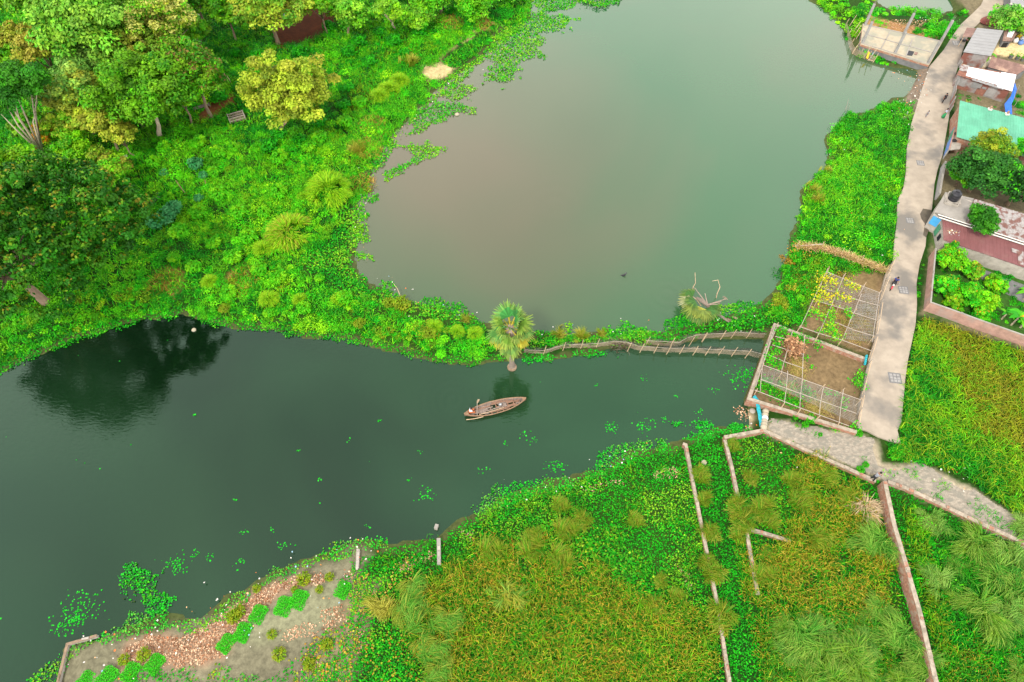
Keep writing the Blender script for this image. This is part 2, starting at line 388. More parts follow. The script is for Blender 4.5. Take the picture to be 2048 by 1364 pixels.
for q, c in (((960,45),A(190,150,90)), ((890,40),A(170,130,90)), ((330,565),A(150,130,60)), ((735,300),A(170,150,70)), ((745,250),A(150,130,60)), ((490,560),A(160,130,70))):
    p = G(*q); gc = zone(gc, np.array([p[:2]+np.array([math.cos(t), math.sin(t)])*2.2 for t in np.linspace(0, 6.28, 9)[:-1]]), c, .6, 1.2, 2.5, 34)
gc = zone(gc, gpoly([(830,160),(880,120),(910,95),(940,78),(960,60),(950,55),(925,75),(895,100),(870,118)]), A(165,150,100), .3, .3, 1.5, 35)
# bottom left shore: grey mud, dead leaf litter
gc = zone(gc, gpoly([(133,1290),(200,1275),(340,1250),(420,1240),(520,1180),(620,1130),(720,1095),(745,1110),(700,1180),(690,1300),(600,1400),(60,1420),(112,1364)]), A(122,118,95), .6, .8, 2, 36)
gc = zone(gc, gpoly([(250,1300),(300,1265),(360,1280),(430,1235),(520,1180),(600,1145),(640,1150),(650,1165),(560,1190),(520,1215),(480,1250),(450,1310),(380,1330),(250,1335)]), LIT*.8, .5, .9, 1.6, 37)
gc = zone(gc, gpoly([(590,1180),(650,1165),(690,1190),(660,1250),(520,1300),(460,1290),(530,1225)]), MUD*.9, .5, .6, 2, 38)
gc = zone(gc, gpoly([(700,1170),(760,1160),(740,1260),(700,1364),(640,1364),(660,1270)]), A(130,120,90), .5, .9, 2, 39)
gc = zone(gc, PATH, A(175,162,138), .3, .35, 1.2, 40)
gc = zone(gc, PLOT1, A(125,105,75), .2, .2, 1, 41); gc = zone(gc, PLOT2, A(135,112,82), .5, .6, 2, 42)
gc = zone(gc, gpoly([(1700,540),(1760,545),(1755,590),(1690,575)]), A(130,110,75), .3, .3, 1, 43)
gc = zone(gc, HOUSES, A(120,110,85), .3, .5, 2, 44)
gc = zone(gc, gpoly([(1880,395),(2048,520),(2300,640),(2300,800),(2048,690),(1850,625)]), A(60,100,35), .4, .5, 2, 45)
gc = zone(gc, gpoly([(2003,85),(2120,95),(2120,130),(1983,108)]), A(225,200,150), .2, .2, 1, 46)
gc = zone(gc, gpoly([(1735,30),(1860,62),(1880,75),(1800,70),(1730,52)]), A(170,130,85), .5, .8, 1.5, 47)
gc = zone(gc, gpoly([(1835,140),(1860,130),(1845,200),(1825,230),(1795,240),(1790,225),(1815,190)]), A(130,115,100), .4, .5, 1, 48)
gc = zone(gc, gpoly([(1470,815),(1510,830),(1500,862),(1470,850)]), A(190,170,140), .4, .5, 1, 49)
gc *= (.8+.4*fbm(XX, YY, 1.3, 50))[..., None]
def grid_mesh(name, X, Y, Z, C, m):
    ny, nx = X.shape; i = np.arange(ny*nx).reshape(ny, nx)
    q = np.stack([i[:-1, :-1], i[:-1, 1:], i[1:, 1:], i[1:, :-1]], -1).reshape(-1, 4); n = len(q)
    me = bpy.data.meshes.new(name); me.vertices.add(nx*ny); me.loops.add(4*n); me.polygons.add(n)
    me.vertices.foreach_set('co', np.stack([X, Y, Z], -1).astype(np.float32).reshape(-1)); me.loops.foreach_set('vertex_index', q.astype(np.int32).reshape(-1))
    me.polygons.foreach_set('loop_start', np.arange(0, 4*n, 4, dtype=np.int32)); me.polygons.foreach_set('use_smooth', np.ones(n, bool))
    at = me.attributes.new('col', 'FLOAT_COLOR', 'POINT')
    at.data.foreach_set('color', np.concatenate([C, np.ones(C.shape[:2]+(1,))], -1).astype(np.float32).reshape(-1))
    me.materials.append(m); me.update(calc_edges=True); return link(name, me)
def ground_mat():
    m = bpy.data.materials.new('soil'); m.use_nodes = True; nt = m.node_tree; N = nt.nodes; L = nt.links; b = N['Principled BSDF']
    at = N.new('ShaderNodeAttribute'); at.attribute_name = 'col'; tc = N.new('ShaderNodeTexCoord')
    n = N.new('ShaderNodeTexNoise'); n.inputs['Scale'].default_value = 2.2; n.inputs['Detail'].default_value = 10; n.inputs['Roughness'].default_value = .7; L.new(tc.outputs['Object'], n.inputs['Vector'])
    mr = N.new('ShaderNodeMapRange'); mr.inputs['From Min'].default_value = .3; mr.inputs['From Max'].default_value = .7; mr.inputs['To Min'].default_value = .6; mr.inputs['To Max'].default_value = 1.35; L.new(n.outputs['Fac'], mr.inputs['Value'])
    v = N.new('ShaderNodeVectorMath'); v.operation = 'MULTIPLY'; L.new(at.outputs['Color'], v.inputs[0]); L.new(mr.outputs['Result'], v.inputs[1]); L.new(v.outputs['Vector'], b.inputs['Base Color'])
    bp = N.new('ShaderNodeBump'); bp.inputs['Strength'].default_value = .5; bp.inputs['Distance'].default_value = .08; L.new(n.outputs['Fac'], bp.inputs['Height']); L.new(bp.outputs['Normal'], b.inputs['Normal'])
    b.inputs['Roughness'].default_value = .92; b.inputs['Specular IOR Level'].default_value = .15
    return m
tag(grid_mesh('ground', XX, YY, TZ, gc, ground_mat()), kind='structure')

def water_mat(name, c1, c2, ior, wave, mscale, rings=(), tint=(1,1,1), cloud_algae=None):
    m = bpy.data.materials.new(name); m.use_nodes = True; nt = m.node_tree; N = nt.nodes; L = nt.links; b = N['Principled BSDF']
    tc = N.new('ShaderNodeTexCoord')
    n = N.new('ShaderNodeTexNoise'); n.inputs['Scale'].default_value = mscale; n.inputs['Detail'].default_value = 3; n.inputs['Distortion'].default_value = .6; L.new(tc.outputs['Object'], n.inputs['Vector'])
    r = N.new('ShaderNodeValToRGB'); r.color_ramp.elements[0].position = .30; r.color_ramp.elements[1].position = .72
    r.color_ramp.elements[0].color = (*c1, 1); r.color_ramp.elements[1].color = (*c2, 1); nf = n.outputs['Fac']
    if cloud_algae:                                            # colour shift round a point: painted cloud reflection on the pond, algae in the canal
        vd = N.new('ShaderNodeVectorMath'); vd.operation = 'DISTANCE'; L.new(tc.outputs['Object'], vd.inputs[0]); vd.inputs[1].default_value = (cloud_algae[0], cloud_algae[1], 0)
        pm_ = N.new('ShaderNodeMapRange'); pm_.inputs['From Max'].default_value = cloud_algae[2]; pm_.inputs['To Min'].default_value = .24; pm_.inputs['To Max'].default_value = -.16; L.new(vd.outputs['Value'], pm_.inputs['Value'])
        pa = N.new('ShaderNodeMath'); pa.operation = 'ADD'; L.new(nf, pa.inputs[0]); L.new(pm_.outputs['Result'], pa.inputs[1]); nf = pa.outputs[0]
    L.new(nf, r.inputs['Fac']); L.new(r.outputs['Color'], b.inputs['Base Color']); b.inputs['Specular Tint'].default_value = (*tint, 1)
    b.inputs['Roughness'].default_value = .025; b.inputs['IOR'].default_value = ior; b.inputs['Specular IOR Level'].default_value = .5
    # wind ripples: fine stretched noise, stronger in broad gust patches
    mp = N.new('ShaderNodeMapping'); mp.inputs['Scale'].default_value = (.9, 2.4, 1); mp.inputs['Rotation'].default_value = (0, 0, .5); L.new(tc.outputs['Object'], mp.inputs['Vector'])
    w = N.new('ShaderNodeTexNoise'); w.inputs['Scale'].default_value = 1.7; w.inputs['Detail'].default_value = 3; w.inputs['Distortion'].default_value = .5; L.new(mp.outputs['Vector'], w.inputs['Vector'])
    g = N.new('ShaderNodeTexNoise'); g.inputs['Scale'].default_value = .05; g.inputs['Detail'].default_value = 2; L.new(tc.outputs['Object'], g.inputs['Vector'])
    mr = N.new('ShaderNodeMapRange'); mr.inputs['From Min'].default_value = .42; mr.inputs['From Max'].default_value = .65; mr.inputs['To Min'].default_value = .25; mr.inputs['To Max'].default_value = 1; L.new(g.outputs['Fac'], mr.inputs['Value'])
    mu = N.new('ShaderNodeMath'); mu.operation = 'MULTIPLY'; L.new(w.outputs['Fac'], mu.inputs[0]); L.new(mr.outputs['Result'], mu.inputs[1])
    hsum = mu.outputs[0]
    for cx_, cy_, fall, freq, amp in rings:          # circular ripples spreading from a disturbance
        vd = N.new('ShaderNodeVectorMath'); vd.operation = 'DISTANCE'; L.new(tc.outputs['Object'], vd.inputs[0]); vd.inputs[1].default_value = (cx_, cy_, 0)
        m1 = N.new('ShaderNodeMath'); m1.operation = 'MULTIPLY'; L.new(vd.outputs['Value'], m1.inputs[0]); m1.inputs[1].default_value = freq
        m2 = N.new('ShaderNodeMath'); m2.operation = 'SINE'; L.new(m1.outputs[0], m2.inputs[0])
        m3 = N.new('ShaderNodeMapRange'); m3.inputs['From Max'].default_value = fall; m3.inputs['To Min'].default_value = amp; m3.inputs['To Max'].default_value = 0; L.new(vd.outputs['Value'], m3.inputs['Value'])
        m4 = N.new('ShaderNodeMath'); m4.operation = 'MULTIPLY'; L.new(m2.outputs[0], m4.inputs[0]); L.new(m3.outputs['Result'], m4.inputs[1])
        m5 = N.new('ShaderNodeMath'); m5.operation = 'ADD'; L.new(hsum, m5.inputs[0]); L.new(m4.outputs[0], m5.inputs[1]); hsum = m5.outputs[0]
    bp = N.new('ShaderNodeBump'); bp.inputs['Strength'].default_value = wave; bp.inputs['Distance'].default_value = .12; L.new(hsum, bp.inputs['Height']); L.new(bp.outputs['Normal'], b.inputs['Normal'])
    return m
W_CANAL = water_mat('canal_water', (.002,.009,.003), (.012,.042,.016), 1.76, .16, .03, [(*P(905,800)[:2], 5, 7, .5), (*P(935,845)[:2], 3, 8, .35)], (.64, 1, .76), (*P(1330,760)[:2], 48))
W_POND = water_mat('pond_water', (.014,.086,.028), (.086,.080,.042), 1.76, .05, .022, [(*P(1335,590)[:2], 4.5, 5, .5), (*P(1110,410)[:2], 9, 3, .35), (*P(1249,551)[:2], 5, 5, .3)], (1, 1, 1), (*P(890,330)[:2], 42))  # warm second colour paints a bright cloud's reflection into the water
def grow(poly, d):
    n = len(poly); out = []; ar = sum(poly[i][0]*poly[(i+1) % n][1]-poly[(i+1) % n][0]*poly[i][1] for i in range(n)); sg = 1 if ar > 0 else -1
    for i in range(n):
        a = poly[i]-poly[i-1]; b = poly[(i+1) % n]-poly[i]; a = a/np.linalg.norm(a); b = b/np.linalg.norm(b)
        q = np.array([a[1]+b[1], -a[0]-b[0]])*sg; q /= np.linalg.norm(q)+1e-9; out.append(poly[i]+q*d)
    return np.array(out)
def flat(name, poly, z, m):
    bm = bmesh.new(); f = bm.faces.new([bm.verts.new((p[0], p[1], z)) for p in poly]); f.normal_update()
    if f.normal.z < 0: f.normal_flip()
    bmesh.ops.triangulate(bm, faces=[f]); me = bpy.data.meshes.new(name); bm.to_mesh(me); bm.free(); me.materials.append(m)
    return link(name, me)
tag(flat('canal_water', np.array([(-1400,-1400),(1400,-1400),(1400,1400),(-1400,1400)]), 0, W_CANAL), kind='structure')
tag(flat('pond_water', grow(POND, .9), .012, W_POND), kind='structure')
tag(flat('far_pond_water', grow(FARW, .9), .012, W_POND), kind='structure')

# road: concrete slab cut into bays by joints
def road_mat():
    m = mat('road_concrete', (.32,.272,.215), .85, .2, .5, col2=(.17,.155,.135), thr=.57, bump=.2)
    return m
m_road = road_mat()
b = MB(); b.prism(ROAD, .6, ZR, m_road); tag(b.build('road', m_road), kind='structure')
wet = mat('wet_mud', (.09,.075,.055), .35, .3, 1.5); q_ = [(1846,417),(1862,420),(1866,432),(1860,455),(1852,475),(1846,470),(1850,448),(1843,438),(1840,428)]
tag(flat('puddle', PP(q_, ZR), ZR+.005, wet), kind='structure')
# sandy track
pb = MB(); nx = 90
pm = mat('trodden_sand', (.265,.232,.185), .95, .36, 3.2, col2=(.20,.185,.15), thr=.54, bump=.6, stretch=(1,1.6,1))
FX = np.arange(20, 86, .16); FY = np.arange(2, 36, .16); fx, fy = np.meshgrid(FX, FY); fz = tz(fx, fy)+.012
ok = sdist(PATH, fx, fy)+(fbm(fx, fy, 1.8, 61)-.5)*1.3 < -.05
vid = np.arange(fx.size).reshape(fx.shape)
kk = ok[:-1, :-1] & ok[1:, :-1] & ok[:-1, 1:] & ok[1:, 1:]
pb.v = list(zip(fx.ravel().tolist(), fy.ravel().tolist(), fz.ravel().tolist()))
pb.f = [list(map(int, q)) for q in np.stack([vid[:-1, :-1][kk], vid[:-1, 1:][kk], vid[1:, 1:][kk], vid[1:, :-1][kk]], 1)]
pb.m = [0]*len(pb.f); pb.mats = [pm]
used = sorted({i for f in pb.f for i in f}); mp_ = {u: k for k, u in enumerate(used)}
pb.v = [pb.v[u] for u in used]; pb.f = [[mp_[i] for i in f] for f in pb.f]
tag(pb.build('sandy_path', pm), kind='structure')
# drain covers set in the road
for k, (px, py, lab) in enumerate([(1790,756,'square grey drain cover in the road nearest the end of the concrete'), (1807,580,'grey drain cover in the road beside the motorcycle'), (1820,441,'worn drain cover in the road beside the blue fronted house'), (1841,326,'faint drain cover in the road below the green roofed house'), (1913,86,'small drain cover in the road below the brown awning')]):
    c = P(px, py, ZR); s = [1.35,1.15,1.0,1.0,1.3][k]; t = thing('drain_cover', lab, 'drain cover', c, 'drain covers along the road'); rz = -.14
    b = MB(); b.box((c[0], c[1], ZR-.05), s, s, .056, rz, M['plaster_dark']); b.build('frame', parent=t)
    b = MB()
    ca, sa = math.cos(rz), math.sin(rz)
    for i in (-1, 0, 1):
        for j in (-1, 0, 1): b.box((c[0]+ca*i*s*.28-sa*j*s*.28, c[1]+sa*i*s*.28+ca*j*s*.28, ZR+.006), s*.22, s*.22, .02, rz, M['plaster'])
    b.build('grid_plate', parent=t)

# ================================================================== LIGHT, SKY, CAMERA
W = bpy.data.worlds.new('World'); S.world = W; W.use_nodes = True; nt = W.node_tree; N = nt.nodes; L = nt.links
bg = N['Background']; bg.inputs['Strength'].default_value = .060
sky = N.new('ShaderNodeTexSky'); sky.sky_type = 'NISHITA'; sky.sun_disc = False; SUN_EL, SUN_AZ = math.radians(54), math.radians(205)
sky.sun_elevation = SUN_EL; sky.sun_rotation = SUN_AZ; sky.dust_density = 4; sky.air_density = 1.2
tc = N.new('ShaderNodeTexCoord'); cn = N.new('ShaderNodeTexNoise'); cn.inputs['Scale'].default_value = 1.9; cn.inputs['Detail'].default_value = 5; cn.inputs['Roughness'].default_value = .5
L.new(tc.outputs['Generated'], cn.inputs['Vector'])
rp = N.new('ShaderNodeValToRGB'); rp.color_ramp.elements[0].position = .35; rp.color_ramp.elements[1].position = .65
rp.color_ramp.elements[0].color = (6.3,6.5,6.7,1); rp.color_ramp.elements[1].color = (9.9,9.2,8.5,1); L.new(cn.outputs['Fac'], rp.inputs['Fac'])
mx = N.new('ShaderNodeMixRGB'); mx.inputs['Fac'].default_value = .85; L.new(sky.outputs['Color'], mx.inputs['Color1']); L.new(rp.outputs['Color'], mx.inputs['Color2'])
sp = N.new('ShaderNodeSeparateXYZ'); L.new(tc.outputs['Generated'], sp.inputs[0])
hz = N.new('ShaderNodeMapRange'); hz.inputs['From Min'].default_value = .3; hz.inputs['From Max'].default_value = .85; hz.inputs['To Min'].default_value = 2.8; hz.inputs['To Max'].default_value = 1.0; L.new(sp.outputs['Z'], hz.inputs['Value'])
hv = N.new('ShaderNodeVectorMath'); hv.operation = 'SCALE'; L.new(mx.outputs['Color'], hv.inputs[0]); L.new(hz.outputs['Result'], hv.inputs['Scale']); L.new(hv.outputs['Vector'], bg.inputs['Color'])
sl = bpy.data.lights.new('sun', 'SUN'); sl.energy = 1.5; sl.angle = math.radians(10); sl.color = (1, .94, .84)
so = bpy.data.objects.new('sun', sl); COL.objects.link(so)
# the Nishita sun azimuth is measured from +Y towards +X
dv = Vector((math.sin(SUN_AZ)*math.cos(SUN_EL), math.cos(SUN_AZ)*math.cos(SUN_EL), math.sin(SUN_EL)))
so.rotation_euler = dv.to_track_quat('Z', 'Y').to_euler()
cam = bpy.data.cameras.new('camera'); cam.lens = 24; cam.sensor_width = 36; cam.sensor_fit = 'HORIZONTAL'; cam.clip_end = 5000
co = bpy.data.objects.new('camera', cam); COL.objects.link(co); co.location = (0, 0, H); co.rotation_euler = (math.pi/2-DEP, 0, 0); S.camera = co
S.view_settings.view_transform = 'Standard'; S.view_settings.look = 'None'; S.view_settings.exposure = 1.28; S.view_settings.gamma = 1
S.cycles.max_bounces = 6; S.cycles.diffuse_bounces = 3; S.cycles.glossy_bounces = 3; S.cycles.transmission_bounces = 3; S.cycles.transparent_max_bounces = 10
# ================================================================== TREES
G_LIGHT = [A(95,190,60), A(140,205,70), A(60,160,45), A(120,185,80)]
G_MID = [A(75,180,20), A(105,190,30), A(50,155,22), A(125,185,40)]
G_DARK = [A(50,140,18), A(72,155,25), A(32,115,20), A(95,155,35)]
G_YEL = [A(168,188,68), A(145,178,58), A(180,182,78), A(118,165,55)]
G_PALE = [A(120,190,100), A(100,175,90), A(150,200,110), A(80,160,80)]
G_OLIVE = [A(120,155,50), A(150,165,60), A(90,140,45), A(165,150,75)]
OCHRE = [A(178,175,80), A(192,186,100), A(165,155,60)]
G_BLUE = [A(50,150,110), A(80,175,140), A(25,120,80)]
G_LIME = [A(120,215,20), A(150,220,30), A(90,200,25), A(60,185,20)]
G_BRIGHT = [A(40,190,20), A(75,205,25), A(20,165,20), A(110,200,35)]

def crown_leaves(lf, c, R, RZ, pal, nl=46, per=150, ls=.5, tip=None, tipf=.0, flatl=.75, gap=.13, asp=.55, lobe=(.26, .40), under=-.25):
    """lobed crown: clumps of leaf quads spread over an ellipsoid, some missing so that what lies behind shows through"""
    i = np.arange(nl)+.5; zz = 1-(1-under)*i/nl; th = i*2.39996+rng.uniform(0, 6)
    cs = []; ph = rng.uniform(0, 6.28, 3)
    for z, t in zip(zz, th):
        if rng.random() < gap: continue
        rr = math.sqrt(max(0, 1-z*z)); q = rng.uniform(.55, .86)*(1+.17*math.sin(2*t+ph[0])+.12*math.sin(3*t+ph[1])+.08*math.sin(5*t+ph[2]))
        cs.append((c[0]+R*q*rr*math.cos(t)+rng.normal()*R*.06, c[1]+R*q*rr*math.sin(t)+rng.normal()*R*.06, c[2]+RZ*q*z+rng.normal()*RZ*.07, rng.uniform(*lobe)*R))
    for k in range(max(2, nl//7)):
        d = updir(1)[0]; q = rng.uniform(.1, .5); cs.append((c[0]+R*q*d[0], c[1]+R*q*d[1], c[2]+RZ*q*d[2]*.6, R*.36))
    for x, y, z, r in cs:
        d = updir(per, .12); d[:, 2] = np.where(rng.random(per) < .16, -d[:, 2]*.6, d[:, 2])
        pos = np.array((x, y, z))+d*np.array((r, r, r*flatl))*rng.uniform(.55, 1.06, (per, 1))
        base = np.array(pal[rng.integers(len(pal))]); col = np.clip((base*.55+pick(pal, per, .16)*.45)*rng.lognormal(0, .22)*rng.lognormal(0, .14, (per, 1)), 0, .85)
        if tip is not None:
            k = (d[:, 2] > .45) & (rng.random(per) < tipf*rng.uniform(.2, 1.6)); col[k] = pick(tip, int(k.sum()), .1)
        lf.leaves(pos, d*.75+np.array((0, 0, .35))+rng.normal(size=(per, 3))*.4, rng.uniform(.6, 1.3, per)*ls, col, asp)
    return cs
def limbs(b, base, c, cs, r0, m, nb=6, fork=.55, spread=1.0):
    base = np.array(base); c = np.array(c)
    f = base*(1-fork)+c*fork+np.array((rng.normal()*.2, rng.normal()*.2, 0)); f[2] = base[2]+(c[2]-base[2])*fork
    mid = (base+f)/2+np.array((rng.normal()*.12, rng.normal()*.12, 0))
    b.tube([base+np.array((0, 0, -.3)), base+np.array((0, 0, .35)), mid, f], [r0*1.5, r0*1.05, r0*.85, r0*.72], 8, m)
    idx = rng.choice(len(cs), min(nb, len(cs)), replace=False)
    for i in idx:
        t = np.array(cs[i][:3]); t = f+(t-f)*.85*spread; q = f*.5+t*.5+np.array((rng.normal()*.3, rng.normal()*.3, (t[2]-f[2])*.12+.25))
        b.tube([f-(f-mid)*.12, q, t], [r0*.55, r0*.32, r0*.1], 6, m)
def tree(name, label, cpx, rpx, zc, pal, group=None, RZ=None, base=None, bark='bark', r0=None, fork=.55, nb=6, cat='tree', **kw):
    c = P(cpx[0], cpx[1], zc); R = rpx*mpp(cpx[1])*H/(H)*(H-zc)/H
    g = G(*base) if base else np.array((c[0], c[1], float(tz(c[0], c[1]))))
    t = thing(name, label, cat, g, group)
    lf = LF(); cs = crown_leaves(lf, c, R, RZ or R*.72, pal, **kw)
    b = MB(); limbs(b, g, c, cs, r0 or max(.08, R*.06), M[bark], nb, fork); b.build('trunk', M[bark], t, smooth=True)
    lf.build('crown', VEG, t)
    return t
TR = 'trees of the grove'
# far edge and beyond the frame first
tree('feathery_tree', 'tall light green feathery tree at the top left corner', (175,45), 118, 11, G_LIGHT, TR, RZ=6, nl=110, per=190, ls=.62, lobe=(.16,.26))
tree('feathery_tree', 'light green feathery tree between the corner tree and the cream flowered tree', (270,-25), 85, 11, G_LIGHT, TR, RZ=5, nl=70, per=170, ls=.6, lobe=(.18,.28))
tree('feathery_tree', 'light green feathery tree cut off at the far top left edge', (30,-10), 70, 11, G_LIGHT+G_MID, TR, nl=50, per=150, ls=.6)
tree('flowering_tree', 'broad tree topped with ochre blossom left of the feathery tree', (78,92), 55, 9, G_OLIVE, TR, tip=OCHRE, tipf=1.1, nl=60, per=130, ls=.42, lobe=(.18,.28))
tree('flowering_tree', 'tree with cream yellow blossom over the green grove at the top', (332,52), 72, 10, G_OLIVE+G_MID, TR, RZ=5.5, tip=[A(192,196,120), A(185,186,100), A(205,205,140)], tipf=1.0, nl=80, per=140, ls=.42, lobe=(.16,.26))
tree('flowering_tree', 'yellow green tree at the left edge above the umbrella tree', (8,85), 42, 8, G_YEL, TR, tip=OCHRE, tipf=.6, nl=40, per=130, ls=.42)
tree('pale_tree', 'pale grey green tree between the ochre tree and the grove', (160,133), 56, 7.5, G_PALE, TR, nl=55, per=140, ls=.42, lobe=(.2,.3))
tree('grove_tree', 'olive crowned tree under the cream flowered tree', (283,108), 64, 8.5, G_OLIVE+G_LIGHT, TR, nl=60, per=140, ls=.45, lobe=(.18,.28))
tree('grove_tree', 'dull green tree with brownish purple tips at the right side of the grove', (385,148), 66, 8, G_DARK+G_MID, TR, tip=[A(140,110,80), A(120,140,50)], tipf=.3, nl=70, per=140, ls=.42, lobe=(.18,.27), RZ=5)
tree('grove_tree', 'large mid green tree with a leaning pale trunk in the middle of the grove', (300,186), 98, 8, G_DARK+G_MID[:2]+[A(85,165,25), A(105,175,35)], TR, RZ=5.2, base=(320,272), bark='bark_pale', r0=.33, nl=110, per=170, ls=.46, lobe=(.15,.24), fork=.5)
tree('pale_yellow_tree', 'pale yellow green tree of rounded leaf clumps right of the umbrella tree', (140,188), 58, 7.5, G_YEL+G_PALE, TR, nl=60, per=140, ls=.5, lobe=(.18,.28))
tree('pale_yellow_tree', 'pale yellow green tree left of the leaning trunk', (200,240), 48, 6, G_YEL, TR, nl=50, per=140, ls=.46, lobe=(.2,.3))
tree('pale_yellow_tree', 'small pale yellow green tree with a rusty spot beside the lean trunk', (245,270), 30, 4.5, G_YEL+G_OLIVE, TR, nl=36, per=120, ls=.4)
tree('umbrella_tree', 'flat topped dark green tree on long white forked branches at the left edge', (32,178), 66, 11, [A(45,135,25), A(60,150,30), A(30,115,30)], TR, RZ=2.6, base=(97,336), bark='bark_pale', r0=.30, fork=.2, nb=9, nl=70, per=190, ls=.36, lobe=(.2,.3), under=-.05)
tree('flame_bush', 'golden orange flowering bush beside the forked white trunk', (90,268), 27, 3.2, G_OLIVE+G_LIME, TR, tip=[A(225,180,30), A(230,140,30)], tipf=1.0, nl=34, per=120, ls=.32)
tree('lime_tree', 'lime green bushy tree under the pale yellow trees', (150,300), 46, 4, G_LIME+G_MID, TR, nl=50, per=130, ls=.36, lobe=(.2,.32))
tree('lime_tree', 'lime green tree standing between the lime bush and the dark rain tree', (215,340), 48, 4.2, G_LIME+G_OLIVE, TR, nl=50, per=130, ls=.38, lobe=(.2,.32))
tree('lime_tree', 'green bushy tree at the left edge between the forked trunk and the dark rain tree', (30,330), 48, 4, G_MID+G_LIME, TR, nl=50, per=130, ls=.38, lobe=(.2,.32))
tree('dense_tree', 'dark green tree behind the bamboo bench at the top', (385,-5), 52, 6, G_DARK, TR, nl=50, per=130, ls=.45)
tree('broad_tree', 'light yellow green tree hanging over the brown clearing', (535,18), 76, 6.5, G_LIGHT+G_YEL, TR, RZ=6, nl=85, per=150, ls=.5, lobe=(.17,.26))
tree('dome_tree', 'lone yellow green dome tree standing clear in the bank scrub', (580,192), 84, 7, G_YEL+[A(150,185,60)], RZ=5.2, base=(564,262), r0=.36, nl=120, per=190, ls=.42, lobe=(.15,.24), gap=.05)
tree('bank_tree', 'slim green tree above the brown clearing beside the dome tree', (700,25), 42, 4.5, G_MID+G_LIGHT, TR, base=(697,70), nl=45, per=110, ls=.42, fork=.6)
tree('bank_tree', 'small light tree with a bare forked grey trunk near the top of the bank', (775,22), 34, 5.5, G_LIGHT+G_LIME, TR, base=(790,60), bark='bark_pale', r0=.2, fork=.45, nb=7, nl=30, per=100, ls=.4, gap=.25)
tree('bank_tree', 'yellow green bush tree right of the bare forked trunk', (832,35), 32, 2.8, G_LIME+G_LIGHT, TR, nl=36, per=110, ls=.38)
tree('bank_tree', 'dark green tree at the top centre of the left bank', (880,-8), 46, 3.6, G_DARK+G_MID, TR, nl=45, per=120, ls=.42)
tree('bank_tree', 'green creeper covered tree at the top beside the bank footpath', (945,10), 40, 2.8, G_BRIGHT+G_MID, TR, nl=45, per=120, ls=.42)
tree('bank_tree', 'light green tree at the top beside the pond inlet', (1020,-18), 32, 2.6, G_LIGHT+G_BRIGHT, TR, nl=36, per=110, ls=.4)
for px, py, r, lab in ((640,-40,60,'dark tree at the top edge behind the brown clearing'), (455,-50,60,'dark green tree at the top edge behind the yellow green tree'), (760,-45,50,'green tree at the top edge behind the bare forked trunk')):
    tree('edge_tree', lab, (px,py), r, 6, G_MID+G_DARK, TR, nl=45, per=120, ls=.48)
for px, py, r, z, pal, lab in ((120,10,60,9,G_LIGHT,'light green tree filling the top left grove above the ochre blossom'), (215,95,55,8,G_LIGHT+G_MID,'light green tree between the pale tree and the olive crowned tree'), (235,150,45,7,G_MID+G_DARK,'deep green tree behind the pale grey green tree'), (20,125,40,7,G_MID,'green tree behind the umbrella tree at the left edge'), (395,60,30,6,G_MID+G_DARK,'small green tree right of the cream flowered tree'), (60,250,34,3.5,G_MID+G_DARK,'dark bushy tree behind the forked white branches'), (130,250,40,5,G_MID+G_YEL,'green tree under the pale yellow clumps'), (20,400,36,4,G_DARK,'dark bushy tree at the left edge under the rain tree'), (265,215,34,4,G_MID+G_DARK,'low green tree left of the leaning pale trunk'), (360,195,40,5,G_MID,'green tree at the lower right of the grove'), (450,20,40,6,G_DARK+G_MID,'shaded green tree left of the brown clearing'), (640,5,34,6,G_MID,'green tree over the right side of the brown clearing')):
    tree('grove_tree', lab, (px,py), r, z, pal, TR, nl=45, per=130, ls=.44, lobe=(.2,.3))
